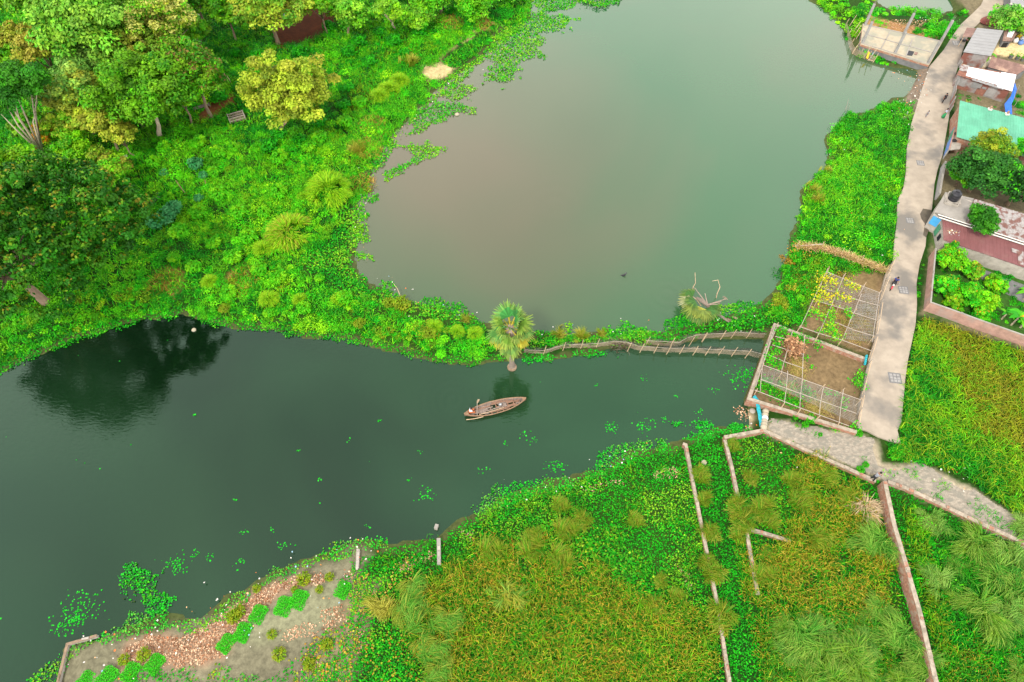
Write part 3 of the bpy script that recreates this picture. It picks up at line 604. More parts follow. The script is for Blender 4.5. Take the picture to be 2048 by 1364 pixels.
# the spreading rain tree: many small rosettes with orange tips
def rain_tree():
    c = P(45, 470, 10.5); g = G(92, 606); t = thing('rain_tree', 'huge spreading dark green rain tree with orange leaf tips leaning over the canal', 'tree', g)
    lf = LF(); cs = []; R = 12.0; n = 620
    DK = [A(30,112,16), A(42,122,18), A(20,90,16), A(58,126,22), A(34,116,24)]
    for i in range(n):
        z = 1-1.28*(i+.5)/n; th = i*2.39996; rr = math.sqrt(max(0, 1-z*z)); q = rng.uniform(.74, 1.0)*(1+.12*math.sin(3*th)+.08*math.sin(5*th+1))
        if noise(np.array([th*2.2]), np.array([z*4]), 1.0, 71)[0] < .2: continue
        cs.append((c[0]+R*q*rr*math.cos(th)*1.04, c[1]+R*q*rr*math.sin(th)*.86, c[2]+6.6*q*z+rng.normal()*.35, rng.uniform(.55, 1.2)))
    for i in range(90):
        d = updir(1)[0]; q = rng.uniform(.2, .7); cs.append((c[0]+R*q*d[0], c[1]+R*.85*q*d[1], c[2]+5.5*q*d[2], rng.uniform(.9, 1.5)))
    def seen(q):
        a, e = proj(q[:3]); return not (((a-82)/28)**2+((e-572)/40)**2 < 1)
    cs = [q for q in cs if seen(q)]
    per = 96
    for x, y, z, r in cs:
        d = updir(per, .1); pos = np.array((x, y, z))+d*np.array((r, r, r*.7))*rng.uniform(.4, 1.05, (per, 1))
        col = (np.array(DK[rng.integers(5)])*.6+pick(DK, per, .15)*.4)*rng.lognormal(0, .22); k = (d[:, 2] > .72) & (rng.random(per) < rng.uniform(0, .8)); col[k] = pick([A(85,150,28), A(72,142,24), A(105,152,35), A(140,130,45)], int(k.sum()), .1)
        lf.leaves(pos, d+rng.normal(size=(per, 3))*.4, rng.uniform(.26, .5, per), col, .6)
    b = MB(); f = g+np.array((-1.6, 1.0, 3.6)); b.tube([g+np.array((.2, 0, -.4)), g+np.array((0, 0, .5)), f], [.7, .52, .42], 10, M['bark'])
    for q in ((-3.2,2.0,6.6),(.6,3.2,6.8),(-1.6,4.5,7.5)): q = g+np.array(q); b.tube([f-np.array((0,0,.4)), f*.5+q*.5+np.array((.2,0,.3)), q], [.4, .3, .2], 8, M['bark'])
    for i in rng.choice(len(cs), 16, replace=False):
        q = np.array(cs[i][:3]); q = f+(q-f)*.72; m = f*.55+q*.45+np.array((0, 0, .8)); b.tube([f, m, q], [.42, .25, .07], 7, M['bark'])
    b.build('trunk', M['bark'], t, smooth=True); lf.build('crown', VEG, t)
rain_tree()
# trees of the village side
VT = 'trees between the houses'
tree('garden_tree', 'dense dark green tree between the green roof and the water tank house', (1965,345), 62, 4.2, [A(35,105,45), A(50,125,50), A(25,85,45), A(60,140,60)], VT, nl=70, per=150, ls=.36, lobe=(.18,.28), RZ=3)
tree('garden_tree', 'dark green tree at the right edge behind the rusty roof', (2045,372), 60, 4.2, [A(35,105,45), A(50,125,50), A(25,85,45)], VT, tip=[A(60,200,30), A(90,210,30)], tipf=.25, nl=60, per=150, ls=.36, lobe=(.18,.28), RZ=3)
tree('garden_tree', 'yellowish flowering tree overhanging the lower edge of the green roof', (1985,296), 42, 4.6, [A(110,165,40), A(170,175,60), A(80,150,40)], VT, nl=50, per=120, ls=.32, lobe=(.2,.3), RZ=2.2, gap=.2)
tree('garden_tree', 'small green tree beside the front corner of the green roofed house', (1925,352), 30, 2.6, G_MID+G_BRIGHT, VT, tip=[A(190,130,110)], tipf=.1, nl=36, per=110, ls=.3)
tree('garden_tree', 'sparse green tree spreading over the right part of the green roof', (2052,300), 26, 4.8, G_BRIGHT, VT, nl=24, per=90, ls=.32, gap=.3)
tree('round_tree', 'small round dark green tree growing through between the rusty and maroon roofs', (1962,440), 31, 4.7, [A(40,125,25), A(60,150,30), A(30,105,25)], None, nl=50, per=130, ls=.3, lobe=(.22,.34), RZ=1.7)
GT = 'shrubs in the walled garden'
for px, py, r, z, pal, lab in ((1906,520,34,2.2,G_BRIGHT+G_LIME,'bright green fruit tree against the left garden wall below the maroon roof'), (1893,572,26,1.8,G_BRIGHT+[A(60,180,60)],'green shrub leaning over the left garden wall'), (1940,592,34,1.7,G_BRIGHT,'broad green shrub in the middle of the walled garden'), (1968,602,26,1.6,G_LIME,'yellow green shrub right of the broad garden shrub'), (1905,606,20,1.3,G_MID,'small dark shrub at the garden wall corner'), (1948,545,18,1.7,G_BRIGHT+G_YEL,'slender bright shrub below the cement wall of the maroon roofed house'), (1990,572,22,1.2,G_LIME+G_BRIGHT,'low climbing shrub at the right side of the garden'), (1960,632,22,1.2,G_BRIGHT,'low green shrub behind the front garden wall')):
    tree('garden_shrub', lab, (px,py), r, z, pal, GT, cat='shrub', tip=[A(210,150,40)], tipf=.05, nl=40, per=110, ls=.27, lobe=(.2,.34), RZ=1.3, gap=.12)
tree('yard_tree', 'green tree leaning over the heap of brick dust at the top of the lane', (2012,42), 34, 2.8, G_BRIGHT+G_PALE, VT, nl=45, per=110, ls=.36)
tree('yard_tree', 'green tree right of the brick dust heap at the top right corner', (2052,55), 28, 2.8, G_PALE+G_MID, VT, nl=36, per=110, ls=.36)

# palms and broad leaved plants built frond by frond
def fan(lf, p, d, up, r, col, colt, n=24, arc=2.7, droop=.35):
    """palmate frond: pleated blade whose outer half splits into separate drooping leaflets"""
    d = d/np.linalg.norm(d); s = np.cross(d, up); s /= np.linalg.norm(s); u = np.cross(s, d); col = np.array(col); colt = np.array(colt)
    for k in range(n):
        a = -arc/2+arc*(k+rng.normal()*.18)/(n-1); e = math.cos(a)*d+math.sin(a)*s; L = r*(1-.18*abs(a)/1.3)*rng.uniform(.82, 1.08)
        if rng.random() < .06: continue
        w = np.cross(e, u); w /= np.linalg.norm(w); w = w*r*.062
        m = p+e*L*.55+u*(.07*(k % 2)-.03); e2 = e-np.array((0, 0, droop*rng.uniform(.5, 1.5))); t = m+e2/np.linalg.norm(e2)*L*.45
        q = m+(t-m)*.6; j = rng.lognormal(0, .16); f = rng.uniform(.1, .6)
        lf.quads([[p-w*.2, p+w*.2, m+w, m-w]], col*j); lf.quads([[m-w*.9, m+w*.9, q+w*.5, q-w*.5]], (col*(1-f*.6)+colt*f*.6)*j); lf.quads([[q-w*.5, q+w*.5, t+w*.06, t-w*.06]], (col*(1-f)+colt*f)*j)
def palmyra():
    g = G(1024, 735); g[2] = 0; t = thing('palm_tree', 'fan palm with green and yellow fronds standing in the canal beside the dyke', 'palm', g)
    b = MB(); top = g+np.array((-.15, .1, 7.4))
    b.tube([g+np.array((0, 0, -1)), g+np.array((0, 0, .4)), g+np.array((-.02, 0, 1.2)), g+np.array((-.08, .05, 4)), top+np.array((0, 0, .5))], [.42, .36, .28, .24, .28], 12, M['palm_trunk']); b.build('trunk', parent=t, smooth=True)
    b = MB(); b.lathe(g, [(.5, -.6), (.54, .14), (.5, .24), (.3, .28)], 20, M['bark']); b.build('root_base', parent=t)
    lf = None
    b = MB(); b.lathe(top+np.array((0, 0, -.9)), [(.32, 0), (.6, .3), (.5, .8), (.2, 1.3)], 10, M['palm_dead']); b.build('crown_boots', parent=t)
    nf = 34
    for i in range(nf):
        az = i*2.39996+rng.normal()*.25; f = i/(nf-1); el = 1.15-2.25*f**.85+rng.normal()*.15; L = (1.1+.35*f)*rng.uniform(.8, 1.2); lf = LF()
        d = np.array((math.cos(az)*math.cos(el), math.sin(az)*math.cos(el), math.sin(el))); p0 = top+np.array((0, 0, .35-.9*f)); p1 = p0+d*L+np.array((0, 0, -.1*f))
        up = np.array((0, 0, 1.0)) if abs(d[2]) < .85 else np.array((math.cos(az), math.sin(az), 0))*-np.sign(d[2])
        gr = np.array(A(60,150,95) if rng.random() < .6 else A(110,165,80))*(1-.25*rng.random()); ye = np.array(A(205,180,70)); k = np.clip((f-.3)*1.6+rng.normal()*.38, 0, .85)*(.95 if math.sin(az-.5) < .35 else .5)
        col = gr*(1-k)+ye*k; fan(lf, p1, d+np.array((0, 0, -.25*f)), up, 1.62*rng.uniform(.7, 1.25), col, col*.3+np.array(A(190,200,120))*.7, droop=.35+.9*f)
        w = np.cross(d, (0, 0, 1.0)); w /= np.linalg.norm(w)+1e-9; w *= .045
        lf.quads([[p0-w, p0+w, p1+w, p1-w]], A(200,180,80)); lf.build('frond', VEG, t)
palmyra()
def fallen():
    g = G(1408, 625); g[2] = .15; t = thing('fallen_palm', 'fallen fan palm with a dead trunk and drooping fronds lying on the water weed', 'palm', g, None)
    b = MB(); hub = g+np.array((-.5, .5, 1.45))
    b.tube([g+np.array((2.6, -1.6, .15)), g+np.array((1.0, -.3, .5)), hub, g+np.array((-1.0, 1.2, 1.1))], [.10, .2, .26, .16], 9, M['palm_trunk'])
    for q in ((1.1,-.2,1.7),(1.5,.0,2.0),(.6,.1,1.6),(-1.4,1.8,2.3),(2.0,.2,2.2),(-.2,1.2,2.0)): b.tube([hub+np.array((.6, -.4, -.2)), g+np.array(q)], [.07, .035], 6, M['palm_dead'])
    b.build('trunk', parent=t)
    gr = A(70,130,80); pale = A(170,175,140); tip = A(190,190,110)
    for az, el, L, c in ((3.3,.15,1.3,A(185,190,190)), (3.0,-.1,1.2,pale), (3.7,-.2,1.3,gr), (4.1,-.3,1.2,gr), (4.5,-.35,1.4,gr), (4.8,-.3,1.3,gr), (5.2,-.3,1.0,gr), (4.3,-.1,.9,tip), (3.5,.3,1.0,gr), (2.6,.1,1.2,gr), (5.6,-.1,1.1,gr), (3.9,.2,1.5,A(120,150,90)), (4.6,.15,1.5,A(130,160,95)), (5.0,.1,1.4,gr)):
        lf = LF(); d = np.array((math.cos(az)*math.cos(el), math.sin(az)*math.cos(el), math.sin(el))); p1 = hub+d*L; fan(lf, p1, d, np.array((0, 0, 1.0)), 1.75, np.array(c)*.8, np.array(c)*.5+np.array(tip)*.4, droop=.5); lf.build('frond', VEG, t)
    for q, r in (((2.5,-1.5,.35),.55), ((3.3,-1.2,.3),.5), ((1.7,.6,.9),.45), ((2.2,.8,1.8),.5), ((-1.5,1.4,1.0),.6)):
        lf = LF(); a = rng.uniform(0, 6); fan(lf, g+np.array(q), np.array((math.cos(a), math.sin(a), -.1)), np.array((0, 0, 1.0)), r, A(150,125,110), A(190,165,150), n=9, droop=.4); lf.build('dead_frond', DRY, t)
fallen()
def banana(px, py, n, h, label, name='banana_plant', col=None, grp='banana plants'):
    g = G(px, py); t = thing(name, label, 'plant', g, grp); b = MB(); b.tube([g, g+np.array((0, 0, h*.6))], [.11, .07], 7, M['bark_pale']); b.build('stem', parent=t)
    for i in range(n):
        az = i*2.4+rng.normal()*.2; lf = LF(); el = rng.uniform(.5, 1.15); p = g+np.array((0, 0, h*.58)); L = h*rng.uniform(.55, .8); prev = p; w0 = .04
        c = np.array(pick(col or [A(60,180,40), A(95,200,50), A(40,155,40)], 1)[0]); c = np.array(A(225,185,50)) if rng.random() < .14 else c
        for s in range(5):
            e = el-.42*s; q = prev+np.array((math.cos(az)*math.cos(e), math.sin(az)*math.cos(e), math.sin(e)))*L/5; w1 = [.16, .24, .24, .17, .02][s]*h/2.4; sd = np.array((-math.sin(az), math.cos(az), 0))
            lf.quads([[prev-sd*w0, prev+sd*w0, q+sd*w1, q-sd*w1]], c*rng.lognormal(0, .06)); prev = q; w0 = w1
        lf.build('leaf', VEG, t)
banana(2022,650,10,2.6,'banana plant with a yellow leaf behind the front garden wall'); banana(2040,655,9,2.4,'banana plant at the right edge of the walled garden'); banana(2046,600,8,2.4,'banana plant below the cement wall at the right edge'); banana(2003,638,7,1.7,'short banana plant left of the yellow leafed one')
banana(1961,128,11,2.5,'small papaya plant with spread green leaves beside the silver roof','papaya_plant',[A(90,190,40), A(120,205,50)],None)
# ================================================================== GROUND COVER
def zof(q): return np.maximum(tz(q[:, 0], q[:, 1]), .0)
def cover(lf, poly, dens, r, per, ls, pals, holes=(), hz=.75, up=.25, seed=100, nscale=6, asp=.6, sink=.1, jit=.16):
    """dense low scrub: hemispherical clumps of leaves, species changing in broad patches"""
    per = int(per*1.5); ls = ls*.8; q = scatter(poly, dens*1.15, holes); n = len(q)
    if n == 0: return
    rr = rng.uniform(*r, n)*(.6+.7*noise(q[:, 0], q[:, 1], nscale*.5, seed+5))*rng.lognormal(0, .3, n); z = zof(q)-sink
    ni = np.clip((fbm(q[:, 0], q[:, 1], nscale, seed)-.28)/.44*len(pals)+rng.normal(0, .45, n), 0, len(pals)-1e-3).astype(int)
    base = np.zeros((n, 3))
    for i, p in enumerate(pals):
        k = ni == i; base[k] = pick(p, int(k.sum()), .28)
    d = updir(n*per, up); c = np.repeat(np.c_[q, z], per, 0); R = np.repeat(rr, per)[:, None]
    pos = c+d*R*np.array((1, 1, hz))*rng.uniform(.45, 1.08, (n*per, 1))
    col = np.repeat(base, per, 0)*rng.lognormal(0, jit, (n*per, 1))
    lf.leaves(pos, d*.6+np.array((0, 0, .45))+rng.normal(size=(n*per, 3))*.4, np.repeat(rng.uniform(.75, 1.3, n), per)*ls*rng.uniform(.6, 1.2, n*per), np.clip(col, 0, .85), asp)
def mat_leaves(lf, poly, dens, ls, pals, rag=1.0, z=.05, h=.22, seed=200, holes=(), nscale=4, thr=-.25):
    """floating weed: small rounded leaves close to the water, ragged at the rim"""
    pad = grow(poly, rag); q = scatter(pad, dens, holes)
    d = sdist(poly, q[:, 0], q[:, 1])+(fbm(q[:, 0], q[:, 1], 1.6, seed)-.5)*2.6*rag+rng.normal(0, .12, len(q))
    q = q[d < thr*rag]; n = len(q)
    if n == 0: return
    ni = np.clip((fbm(q[:, 0], q[:, 1], nscale, seed+3)-.28)/.44*len(pals)+rng.normal(0, .5, n), 0, len(pals)-1e-3).astype(int)
    col = np.zeros((n, 3))
    for i, p in enumerate(pals):
        k = ni == i; col[k] = pick(p, int(k.sum()), .2)
    hh = (noise(q[:, 0], q[:, 1], .8, seed+7))*h
    pos = np.c_[q, np.maximum(zof(q), 0)+z+hh*rng.uniform(.2, 1, n)]
    lf.leaves(pos, np.array((0, 0, 1.0))+rng.normal(size=(n, 3))*.45, rng.uniform(.6, 1.3, n)*ls, np.clip(col, 0, .85), .85)
def grassy(lf, poly, dens, L, w, pals, holes=(), droop=.5, elev=(.9, 1.45), seed=300, nscale=5, tip=None, tipf=0, clump=.0, lean=None, rag=0):
    q = ragged(poly, dens, holes, rag) if rag else scatter(poly, dens, holes)
    if clump: q = q[fbm(q[:, 0], q[:, 1], 1.3, seed+9) > clump]
    n = len(q)
    if n == 0: return
    ni = np.clip((fbm(q[:, 0], q[:, 1], nscale, seed)-.28)/.44*len(pals)+rng.normal(0, .5, n), 0, len(pals)-1e-3).astype(int)
    col = np.zeros((n, 3))
    for i, p in enumerate(pals):
        k = ni == i; col[k] = pick(p, int(k.sum()), .32)
    col *= (.72+.5*fbm(q[:, 0], q[:, 1], 1.1, seed+31))[:, None]
    az = rng.uniform(0, 6.283, n) if lean is None else lean+rng.normal(0, .8, n)
    tc_ = None
    if tip is not None:
        tc_ = col.copy(); k = rng.random(n) < tipf; tc_[k] = pick(tip, int(k.sum()), .15)
    lf.blades(np.c_[q, zof(q)-.03], az, rng.uniform(*elev, n), rng.uniform(*L, n), w, np.clip(col, 0, .85), droop, tc_)

C_BASE = [A(48,188,14), A(75,200,20), A(30,168,18), A(95,205,28)]
C_LIME = [A(95,200,20), A(125,210,25), A(70,190,20)]
C_DEEP = [A(20,150,20), A(32,162,18), A(14,132,24)]
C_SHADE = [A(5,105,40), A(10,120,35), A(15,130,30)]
C_OLIV = [A(110,165,25), A(140,170,35), A(95,150,30)]
C_RUST = [A(150,140,50), A(170,130,60), A(120,150,40)]
HY = [A(35,175,20), A(75,190,25), A(15,150,15)]; HY2 = [A(95,190,35), A(130,200,50), A(60,175,25)]; HYD = [A(10,140,15), A(20,160,15)]
DUCK = [A(20,190,45), A(35,200,60), A(10,170,35)]; DUCKP = [A(70,180,75), A(105,185,80), A(45,175,55)]

LEFT = gpoly([(-90,-70),(1078,-70),(1056,40),(1000,58),(955,110),(880,158),(848,200),(800,262),(765,300),(742,345),(715,400),(680,450),(625,500),(600,540),(680,590),(770,620),(830,640),(960,660),(1005,690),(960,716),(860,708),(780,690),(700,670),(560,655),(480,645),(400,632),(370,620),(290,630),(180,655),(60,700),(-90,760)])
CLEAR = gpoly([(555,-30),(655,-30),(690,30),(640,72),(565,95),(545,60)])
BARE = [CLEAR, gpoly([(405,212),(468,185),(475,195),(420,240),(398,236)]), gpoly([(850,135),(882,128),(905,138),(895,150),(865,160),(845,152)]), gpoly([(835,152),(880,122),(910,95),(938,78),(958,62),(962,70),(925,95),(895,118),(872,135)]), gpoly([(462,225),(485,222),(492,240),(466,250)])]
lf = LF()
cover(lf, LEFT, 1.1, (.4,.8), 84, .25, [C_DEEP, C_BASE, C_BASE, C_LIME, C_BASE, C_LIME], BARE, seed=101, nscale=9)
cover(lf, gpoly([(300,280),(480,240),(680,260),(720,340),(640,440),(520,470),(380,470),(300,400)]), .5, (.5,.95), 90, .24, [C_BASE, C_LIME, C_LIME], [], seed=104, nscale=5, hz=.9)
cover(lf, gpoly([(400,60),(545,75),(640,100),(660,160),(560,130),(470,170),(430,120)]), 1.2, (.4,.8), 80, .28, [C_SHADE, C_SHADE, C_DEEP], BARE, seed=108)  # tree shade put into the leaf colour as darker greens
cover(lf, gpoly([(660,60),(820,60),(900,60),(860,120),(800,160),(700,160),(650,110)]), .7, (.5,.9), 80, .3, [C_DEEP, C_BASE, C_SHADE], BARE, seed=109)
cover(lf, gpoly([(0,560),(300,580),(380,620),(280,632),(170,660),(60,700),(0,740)]), .8, (.4,.8), 70, .27, [C_BASE, C_DEEP, C_OLIV, C_DEEP], [], seed=111, nscale=4)
cover(lf, gpoly([(400,560),(640,560),(840,640),(980,680),(960,710),(700,662),(480,640)]), .8, (.4,.85), 75, .27, [C_DEEP, C_BASE, C_LIME, C_OLIV], [], seed=112, nscale=3.5, hz=.9)
cover(lf, LEFT, .08, (.7,1.2), 230, .2, [C_BASE, C_LIME, C_BASE, C_LIME], BARE, seed=116, nscale=7, hz=.95)
cover(lf, gpoly([(-40,120),(420,120),(430,260),(300,330),(-40,420)]), .12, (1.0,2.0), 260, .28, [C_LIME, C_DEEP, C_BASE], [], seed=117, nscale=5, hz=1.1)
tag(lf.build('undergrowth'), 'tangled bright green scrub and creepers covering the left bank and the dyke', 'undergrowth', kind='stuff')
# grass on the bank
lf = LF()
grassy(lf, gpoly([(700,150),(850,60),(960,70),(900,120),(850,170),(830,220),(770,290),(735,340),(690,330),(700,230)]), 26, (.4,.9), .06, [C_BASE, C_LIME, C_BASE, C_OLIV], BARE, seed=301)
grassy(lf, LEFT, 16, (.5,1.0), .06, [C_DEEP, C_BASE, C_LIME, C_BASE], BARE, seed=302, nscale=4)
for px, py in ((960,45),(890,40),(330,565),(735,300),(745,250),(490,560),(905,50),(725,370)):
    p = G(px, py)[:2]; grassy(lf, np.array([p+np.array((math.cos(t), math.sin(t)))*2.0 for t in np.linspace(0, 6.28, 9)[:-1]]), 30, (.4,.9), .05, [C_RUST, [A(200,170,90), A(180,140,80)]], seed=303)
tag(lf.build('bank_grass'), 'green and straw coloured grass growing along the left bank footpath', 'grass', kind='stuff')
# water hyacinth
lf = LF()
def hyp(pts, dens=34, ls=.24, pals=(HY, HY2, HYD), rag=.9, **k): mat_leaves(lf, PP(pts), dens, ls, list(pals), rag, **k)
hyp([(600,520),(660,470),(700,420),(735,395),(732,440),(705,520),(738,565),(795,590),(840,605),(850,640),(770,625),(690,590),(630,560),(590,540)], 46, .24, (HYD, HY, HY2), seed=210)
hyp([(1060,20),(1010,50),(955,110),(885,165),(850,205),(800,262),(762,300),(735,350),(722,400),(735,400),(755,345),(790,300),(830,240),(880,195),(925,160),(985,110),(1040,60)], 40, .25, (HY2, HY, HY2), seed=214)
hyp([(775,290),(800,285),(860,283),(888,296),(880,318),(830,335),(800,350),(775,362),(768,345),(800,325),(820,310)], 40, .25, (HY2, HY), .9, seed=216)
hyp([(825,225),(870,200),(930,200),(962,215),(955,228),(920,228),(890,245),(850,262),(815,270),(812,255)], 34, .25, (HY2, HY), 1.1, seed=217)
hyp([(880,180),(930,165),(960,180),(940,200),(890,200)], 30, .25, (HY2, HY), 1.1, seed=218)
hyp([(965,100),(1000,60),(1050,35),(1100,20),(1152,38),(1130,60),(1095,75),(1085,110),(1050,125),(1030,160),(1000,175),(960,165),(950,150),(985,125)], 34, .26, (HY2, HY, HY2), 1.8, seed=219)
hyp([(1060,0),(1110,-20),(1170,0),(1150,22),(1080,30)], 34, .26, (HY2, HY), 1.2, seed=220)
for pts in ([(738,352),(742,375),(730,400),(720,385)], [(735,395),(762,385),(757,402),(740,405)], [(705,450),(735,450),(738,480),(720,490),(700,480)], [(705,500),(740,505),(745,520),(715,525)], [(760,558),(785,565),(790,590),(770,590)]): hyp(pts, 40, .24, (HY2, HY), .5, seed=222)
hyp([(830,605),(870,600),(915,608),(962,638),(985,660),(960,668),(900,650),(850,640)], 46, .24, (HY2, HY, HYD), seed=225)
hyp([(1060,665),(1080,655),(1120,668),(1140,660),(1185,672),(1200,655),(1250,648),(1320,658),(1325,640),(1370,625),(1440,612),(1480,600),(1530,605),(1560,600),(1580,640),(1545,650),(1530,668),(1440,662),(1380,672),(1340,686),(1240,684),(1160,690),(1070,698)], 46, .24, (HY2, HY, HYD, HY), .6, seed=226)
hyp([(1050,680),(1120,674),(1200,672),(1260,660),(1330,668),(1340,690),(1240,694),(1180,694),(1100,704),(1050,706)], 46, .22, (HY, HYD, HY2), .5, seed=228)
hyp([(1145,-30),(1245,-30),(1238,8),(1200,20),(1160,12)], 40, .28, (HY, HY2), .8, seed=229, h=.9)
hyp([(1130,648),(1145,645),(1140,662),(1128,660)], 30, .24, (HY2,), .4, seed=227)
tag(lf.build('water_hyacinth'), 'mats of green water hyacinth floating along the pond margins', 'water weed', kind='stuff')
# fringe of creeping weed at the canal margins, duckweed on the lower shore
lf = LF()
def fr(pts, dens=48, ls=.2, pals=(HYD, HY), rag=.7, **k): mat_leaves(lf, PP(pts), dens, ls, list(pals), rag, **k)
fr([(-60,735),(60,690),(180,645),(290,622),(370,612),(400,628),(480,640),(560,650),(640,660),(700,668),(780,688),(860,706),(960,712),(1010,705),(1015,722),(950,732),(860,724),(780,704),(700,686),(640,680),(560,672),(480,662),(400,648),(365,632),(290,648),(180,675),(60,722),(-60,780)], 52, .2, (HY, HYD, HY), seed=230)
fr([(1050,705),(1120,712),(1200,700),(1245,698),(1240,712),(1180,712),(1100,722),(1050,724)], 44, .2, (HYD, DUCK), .6, seed=231)
fr([(1165,712),(1205,704),(1212,712),(1190,717),(1165,716)], 40, .2, (DUCK,), .3, seed=232)
fr([(1345,845),(1400,838),(1440,850),(1470,845),(1500,862),(1450,880),(1380,885),(1330,895),(1320,885),(1400,862),(1350,850)], 60, .17, (DUCK, DUCKP), .8, seed=234)
fr([(60,1345),(150,1280),(260,1230),(300,1215),(350,1225),(400,1240),(440,1205),(500,1165),(600,1115),(720,1068),(780,1075),(780,1100),(720,1110),(600,1150),(520,1190),(450,1240),(410,1270),(340,1270),(260,1275),(160,1310),(120,1364),(60,1400)], 44, .18, (DUCKP, DUCK, HY2, DUCKP), .8, seed=236)
fr([(255,1130),(300,1145),(330,1140),(325,1165),(310,1185),(340,1200),(335,1235),(290,1230),(280,1200),(265,1180),(245,1175)], 60, .18, (DUCK, HY), .8, seed=238)
fr([(230,1150),(262,1130),(290,1170),(275,1200),(235,1190)], 14, .18, ([A(70,110,35)], DUCK), 1.0, seed=239)
fr([(940,1010),(990,970),(1060,960),(1150,950),(1200,905),(1260,885),(1330,880),(1330,900),(1280,915),(1220,950),(1150,985),(1060,1000),(1000,1030),(950,1050)], 44, .18, (DUCK, DUCKP, HY, DUCKP), .6, seed=240)
fr([(1470,845),(1530,870),(1450,885),(1370,905),(1380,880)], 50, .18, (DUCK, HYD), .5, seed=241)
for px, py, r in ((160,1220,1.0),(150,1240,.5),(125,1255,.6),(360,1130,.5),(390,1110,.35),(345,1130,.5),(420,1115,.3),(490,1065,.25),(480,1125,.3),(565,1090,.35),(545,1060,.2),(850,990,.5),(735,1050,.2),(970,940,.3),(1010,885,.25),(1105,936,.5),(1120,930,.4),(1225,856,.5),(1290,850,.6),(1050,870,.3),(1250,893,.3),(1400,825,.3),(1285,755,.25),(1485,755,.9),(1500,745,.6),(840,905,.2),(700,880,.15),(470,1000,.2),(390,830,.12),(1070,880,.3),(1330,840,.3),(1390,1090,.2),(600,900,.15),(1190,770,.15),(760,840,.12),(640,960,.2),(820,960,.2),(1350,790,.2),(1430,780,.3)):
    c = P(px, py)[:2]; n = int(max(5, 130*r*r)); q = c+rng.normal(size=(n, 2))*r*np.array((1, .8)); lf.leaves(np.c_[q, np.full(n, .03)], np.array((0, 0, 1.0))+rng.normal(size=(n, 3))*.2, rng.uniform(.1, .24, n), pick(DUCK, n, .15), .85)
q = scatter(grow(CANAL, -1.5), .05); q = q[rng.random(len(q)) < ss(.55, .75, fbm(q[:, 0], q[:, 1], 14, 77))+.06]; n = len(q); lf.leaves(np.c_[q, np.full(n, .02)], np.tile(np.array((0, 0, 1.0)), (n, 1)), rng.uniform(.08, .22, n), pick(DUCK, n, .15), .85)
tag(lf.build('floating_weed'), 'pale green duckweed and creeping weed fringing the canal shores', 'water weed', kind='stuff')

# coarser scrub carrying on past the edges of the view
lf = LF()
for pts, pl in (([(-420,-160),(-90,-160),(-90,700),(-420,760)], [C_BASE, C_DEEP, C_LIME]), ([(-90,-230),(1060,-230),(1078,-70),(-90,-70)], [C_BASE, C_DEEP, C_LIME]), ([(2120,705),(2420,800),(2420,1240),(2150,1110)], [C_LIME, C_DEEP, C_OLIV]), ([(2150,1120),(2420,1250),(2420,1500),(2150,1420)], [C_DEEP, C_BASE]), ([(2130,-60),(2400,-60),(2420,780),(2150,690)], [C_DEEP, C_BASE, C_OLIV])):
    cover(lf, PP(pts, .5), .30, (.7,1.4), 60, .5, pl, [CANAL], seed=160)
tag(lf.build('outer_scrub'), 'rough green scrub running on beyond the banks and fields', 'undergrowth', kind='stuff')
# right bank between pond and lane
RB = gpoly([(1690,232),(1745,225),(1760,212),(1800,215),(1830,200),(1820,250),(1810,300),(1808,370),(1792,405),(1792,445),(1786,485),(1784,520),(1768,545),(1650,545),(1600,650),(1540,648),(1555,600),(1565,545),(1585,490),(1602,420),(1607,380),(1650,340),(1660,310),(1652,275)])
lf = LF()
NB = [A(36,168,12), A(22,152,18), A(70,182,18)]
cover(lf, RB, 1.1, (.4,.9), 70, .26, [NB, C_BASE, C_LIME, NB], [gpoly([(1690,545),(1770,548),(1760,600),(1690,580)]), gpoly([(1800,215),(1840,180),(1830,245),(1795,245)])], seed=120, nscale=5)
cover(lf, gpoly([(1735,235),(1760,205),(1800,203),(1828,215),(1822,240),(1770,245)]), 1.0, (.5,.9), 80, .26, [NB, C_BASE], seed=121)
cover(lf, gpoly([(1560,500),(1640,500),(1700,525),(1690,560),(1640,560),(1600,640),(1550,630)]), .7, (.4,.9), 70, .26, [C_DEEP, C_BASE, C_RUST, C_OLIV], seed=122, nscale=3)
grassy(lf, RB, 34, (.35,.8), .06, [NB, C_DEEP, NB, C_LIME], [gpoly([(1690,545),(1770,548),(1760,600),(1690,580)])], seed=321, nscale=4)
cover(lf, gpoly([(1770,300),(1808,300),(1806,372),(1790,405),(1790,445),(1784,485),(1782,522),(1740,530),(1760,420)]), 1.6, (.25,.5), 60, .2, [NB, C_DEEP], seed=123)
grassy(lf, gpoly([(1650,340),(1720,300),(1770,330),(1760,420),(1700,480),(1620,470),(1605,420)]), 20, (.5,1.1), .06, [C_LIME, C_BASE, C_LIME], seed=320, droop=.7)
tag(lf.build('lane_bank_scrub'), 'lush green creepers and grass on the bank between pond and lane', 'undergrowth', kind='stuff')
lf = LF()
cover(lf, gpoly([(1600,-30),(1660,-40),(1760,-20),(1735,25),(1722,50),(1715,95),(1700,100),(1690,60),(1660,30)]), 1.0, (.5,1.0), 80, .3, [C_BASE, C_DEEP, C_LIME], seed=130)
cover(lf, gpoly([(1722,90),(1780,108),(1800,118),(1780,135),(1740,122),(1712,108)]), 1.3, (.3,.7), 70, .26, [C_DEEP, C_BASE], seed=131)
